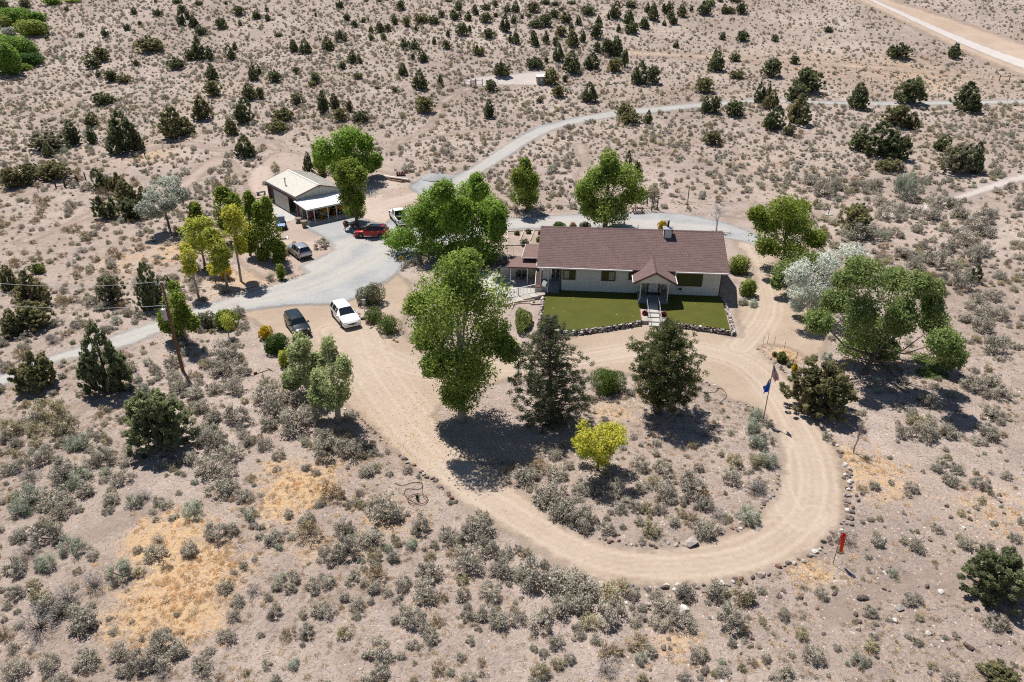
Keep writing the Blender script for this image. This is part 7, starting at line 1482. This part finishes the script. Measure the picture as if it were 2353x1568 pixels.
for rep in range(3):
    for i in sel:
        if Y[i] > 190 or rng.random() > (.8 if Y[i] < 70 else .4): continue
        if iny[i] and rng.random() > .15: continue
        x, y = X[i] + rng.normal() * .7, Y[i] + rng.normal() * .7
        if nz(x, y, 5, 4) + rng.normal() * .15 < .42: continue
        s = rng.uniform(.18, .5); gp.append((x, y, h(x, y) - .01)); gs.append((s, s, s * rng.uniform(.5, 1.0))); gi.append(tid[int(rng.choice([2, 3, 3, 2, 1], p=[.3, .25, .25, .15, .05]))])
gp = np.array(gp); ok = np.ones(len(gp), bool)
for k in (DRV, GRAV): ok &= sdist(k, gp[:, 0], gp[:, 1]) < .1
ok &= sdist([NOSAGE[0]], gp[:, 0], gp[:, 1]) < 0
gs = np.array(gs)[ok]; gi = np.array(gi)[ok]; gp = gp[ok]
scatter('dry_grass', 'dry golden and straw grass covering patches of the ground', pick_collection('grass_kinds', tuft_objs), gp, rng.uniform(0, 6.28, len(gp)), gs, gi)

# fallen yellow leaves under the cottonwoods and over the drive and lawn
def litter():
    C = []
    for (x, y), sx, sy, n in (((1010, 960), 5.5, 6, 2600), ((950, 1040), 6, 5, 1200), ((1090, 1020), 5, 4, 1500), ((830, 1010), 3, 3, 700), ((790, 980), 2.5, 2.5, 500), ((560, 650), 7, 3, 900), ((500, 690), 5, 3, 500), ((440, 800), 4, 3, 350), ((930, 860), 6, 5, 500), ((1180, 1010), 5, 4, 700), ((1200, 1060), 6, 4, 500), ((640, 640), 3, 2, 250), ((1450, 990), 8, 4, 250), ((900, 770), 3, 2, 250), ((690, 1150), 4, 3, 500), ((900, 1170), 4, 3, 500), ((1240, 770), 3, 3, 150), ((1210, 570), 3, 3, 200), ((880, 930), 5, 6, 350)):
        p = P(x, y); n = int(n * .38); q = np.stack([p.x + rng.normal(size=n) * sx * .6, p.y + rng.normal(size=n) * sy * .6], 1); C.append(q)
    C = np.concatenate(C); Z = hv(C[:, 0], C[:, 1]) + .045
    Q = [np.stack([C[:, 0], C[:, 1], Z], 1)]
    lw = [Hw(rng.uniform(-1.5, 18.5), rng.uniform(-9.5, -1.5), .515) for _ in range(110)]; Q.append(np.array([tuple(q) for q in lw if not (9 < (HM.inverted() @ q).x < 12)]))
    rf = [(rng.uniform(-2, 18.5), rng.uniform(-.3, 6)) for _ in range(26)]; Q.append(np.array([tuple(Hw(x, y, zr(y) + .05)) for x, y in rf]))
    Q = np.concatenate(Q); n = len(Q); N_ = unit(np.stack([rng.normal(size=n) * .3, rng.normal(size=n) * .3, np.ones(n)], 1)); T = unit(np.cross(N_, rng.normal(size=(n, 3)))); B = np.cross(N_, T); s = rng.uniform(.03, .065, n)[:, None]
    V = np.stack([Q - T * s, Q - B * s * .7, Q + T * s, Q + B * s * .7], 1).reshape(-1, 3)
    m = leafmat('fallen_leaf', [(0, (0.42, 0.22, 0.06)), (.5, (0.64, 0.40, 0.13)), (1, (0.76, 0.58, 0.28))], .1, .8, .1)
    o = link(bpy.data.objects.new('fallen_leaves', npmesh('fallen_leaves', V, np.arange(4 * n).reshape(-1, 4), [m], tint=rng.random(n)))); tag(o, 'fallen yellow leaves strewn over the drive, lawn and ground', 'leaves', None, 'stuff')
litter()
# loose rocks on the stony ground
rk = random.Random(77)
for i in range(230):
    if i < 150: x, y = rk.uniform(1750, 2353), rk.uniform(1130, 1568)
    elif i < 195: x, y = rk.uniform(1250, 1780), rk.uniform(960, 1240)
    else: x, y = rk.uniform(1200, 1800), rk.uniform(1360, 1568)
    p = P(x, y)
    if sdist(DRV, np.array([p.x]), np.array([p.y]))[0] > -.4: continue
    o = put_stone(None, p - Vector((0, 0, .05)), rk.choice([.16, .2, .22, .25, .3, .35, .45]), DARKS * 3 + PALES, rk); o.name = 'loose_rock'; tag(o, 'loose brown rock lying on the stony ground around the loop', 'rock', 'loose rocks around the loop')
for x, y, s, lb, ms in ((1765 + 865 / 4, 1137 + 960 / 4, .7, 'big dark brown boulder below the windsock', [DARKS[0]]), (1765 + 1045 / 4, 1137 + 425 / 4, .65, 'pale sandy boulder beside the windsock', [STONES[4]]), (1176 + 1650 / 4, 1059 + 765 / 4, .95, 'rounded tan boulder in the island rock edging', [STONES[11]]), (1176 + 1580 / 4, 1059 + 1390 / 4, .9, 'white quartz boulder below the loop', [STONES[5]]), (1176 + 1210 / 4, 1059 + 1450 / 4, .65, 'dark round boulder below the loop', [DARKS[2]]), (2185 / 4, 784 + 1115 / 4 - 5, .6, 'flat white board scrap among grey sagebrush', [STONES[5]]), (1765 + 1210 / 4, 1137 + 1050 / 4, .65, 'flat pinkish boulder on the stony slope', [STONES[3]]), (145 / 4, 784 + 1200 / 4, .8, 'pale boulder among the left sagebrush', [STONES[12]]), (1765 + 1840 / 4, 1137 + 1400 / 4, .7, 'wide dark slab rock low on the stony slope', [DARKS[1]])):
    o = put_stone(None, P(x, y) - Vector((0, 0, .08)), s, ms, rk); o.name = 'boulder'; tag(o, lb, 'rock')
# dead twigs and small pebbles lying in the open soil
def debris():
    m1 = mat('twig_litter', (0.30, 0.265, 0.235), .9, .3, 3); m2 = mat('pebble_grey', (0.20, 0.165, 0.15), .9, .4, 3); m3 = mat('pebble_pale', (0.52, 0.46, 0.41), .9, .25, 3)
    sl = np.nonzero((Y < 78) & (px[:, 0] > -60) & (px[:, 0] < 2420) & (px[:, 1] < 1660))[0]
    V = []; F = []; MI = []
    for rep in range(6):
        for i in sl:
            if rng.random() > .8: continue
            x, y = X[i] + rng.normal() * 1.2, Y[i] + rng.normal() * 1.2; z = h(x, y); o = len(V)
            if rng.random() < .35:
                a = rng.uniform(0, 6.28); L = rng.uniform(.12, .45); c, s = math.cos(a), math.sin(a); w = .014
                V += [(x - c * L - s * w, y - s * L + c * w, z + .02), (x - c * L + s * w, y - s * L - c * w, z + .02), (x + c * L, y + s * L, z + rng.uniform(.02, .15))]; F.append((o, o + 1, o + 2)); MI.append(0)
            else:
                r = rng.uniform(.03, .085) * (1.4 if x > 4 else 1); k = rng.uniform(0, 6.28)
                P4 = [(x + r * math.cos(k + j * 2.09), y + r * math.sin(k + j * 2.09), z - .01) for j in range(3)] + [(x, y, z + r * .8)]
                V += P4; F += [(o, o + 1, o + 3), (o + 1, o + 2, o + 3), (o + 2, o, o + 3)]; t = 1 if rng.random() < .7 else 2; MI += [t] * 3
    V = np.array(V)
    ok = (sdist(DRV, V[:, 0], V[:, 1]) < -.05) & (sdist(GRAV, V[:, 0], V[:, 1]) < -.05) & (sdist([NOSAGE[0]], V[:, 0], V[:, 1]) < 0)
    F = np.array(F); MI = np.array(MI); kf = ok[F].all(1)
    o = link(bpy.data.objects.new('soil_litter', npmesh('soil_litter', V, F[kf], [m1, m2, m3], mi=MI[kf]))); tag(o, 'dead twigs and pebbles littering the open soil', 'litter', None, 'stuff')
debris()
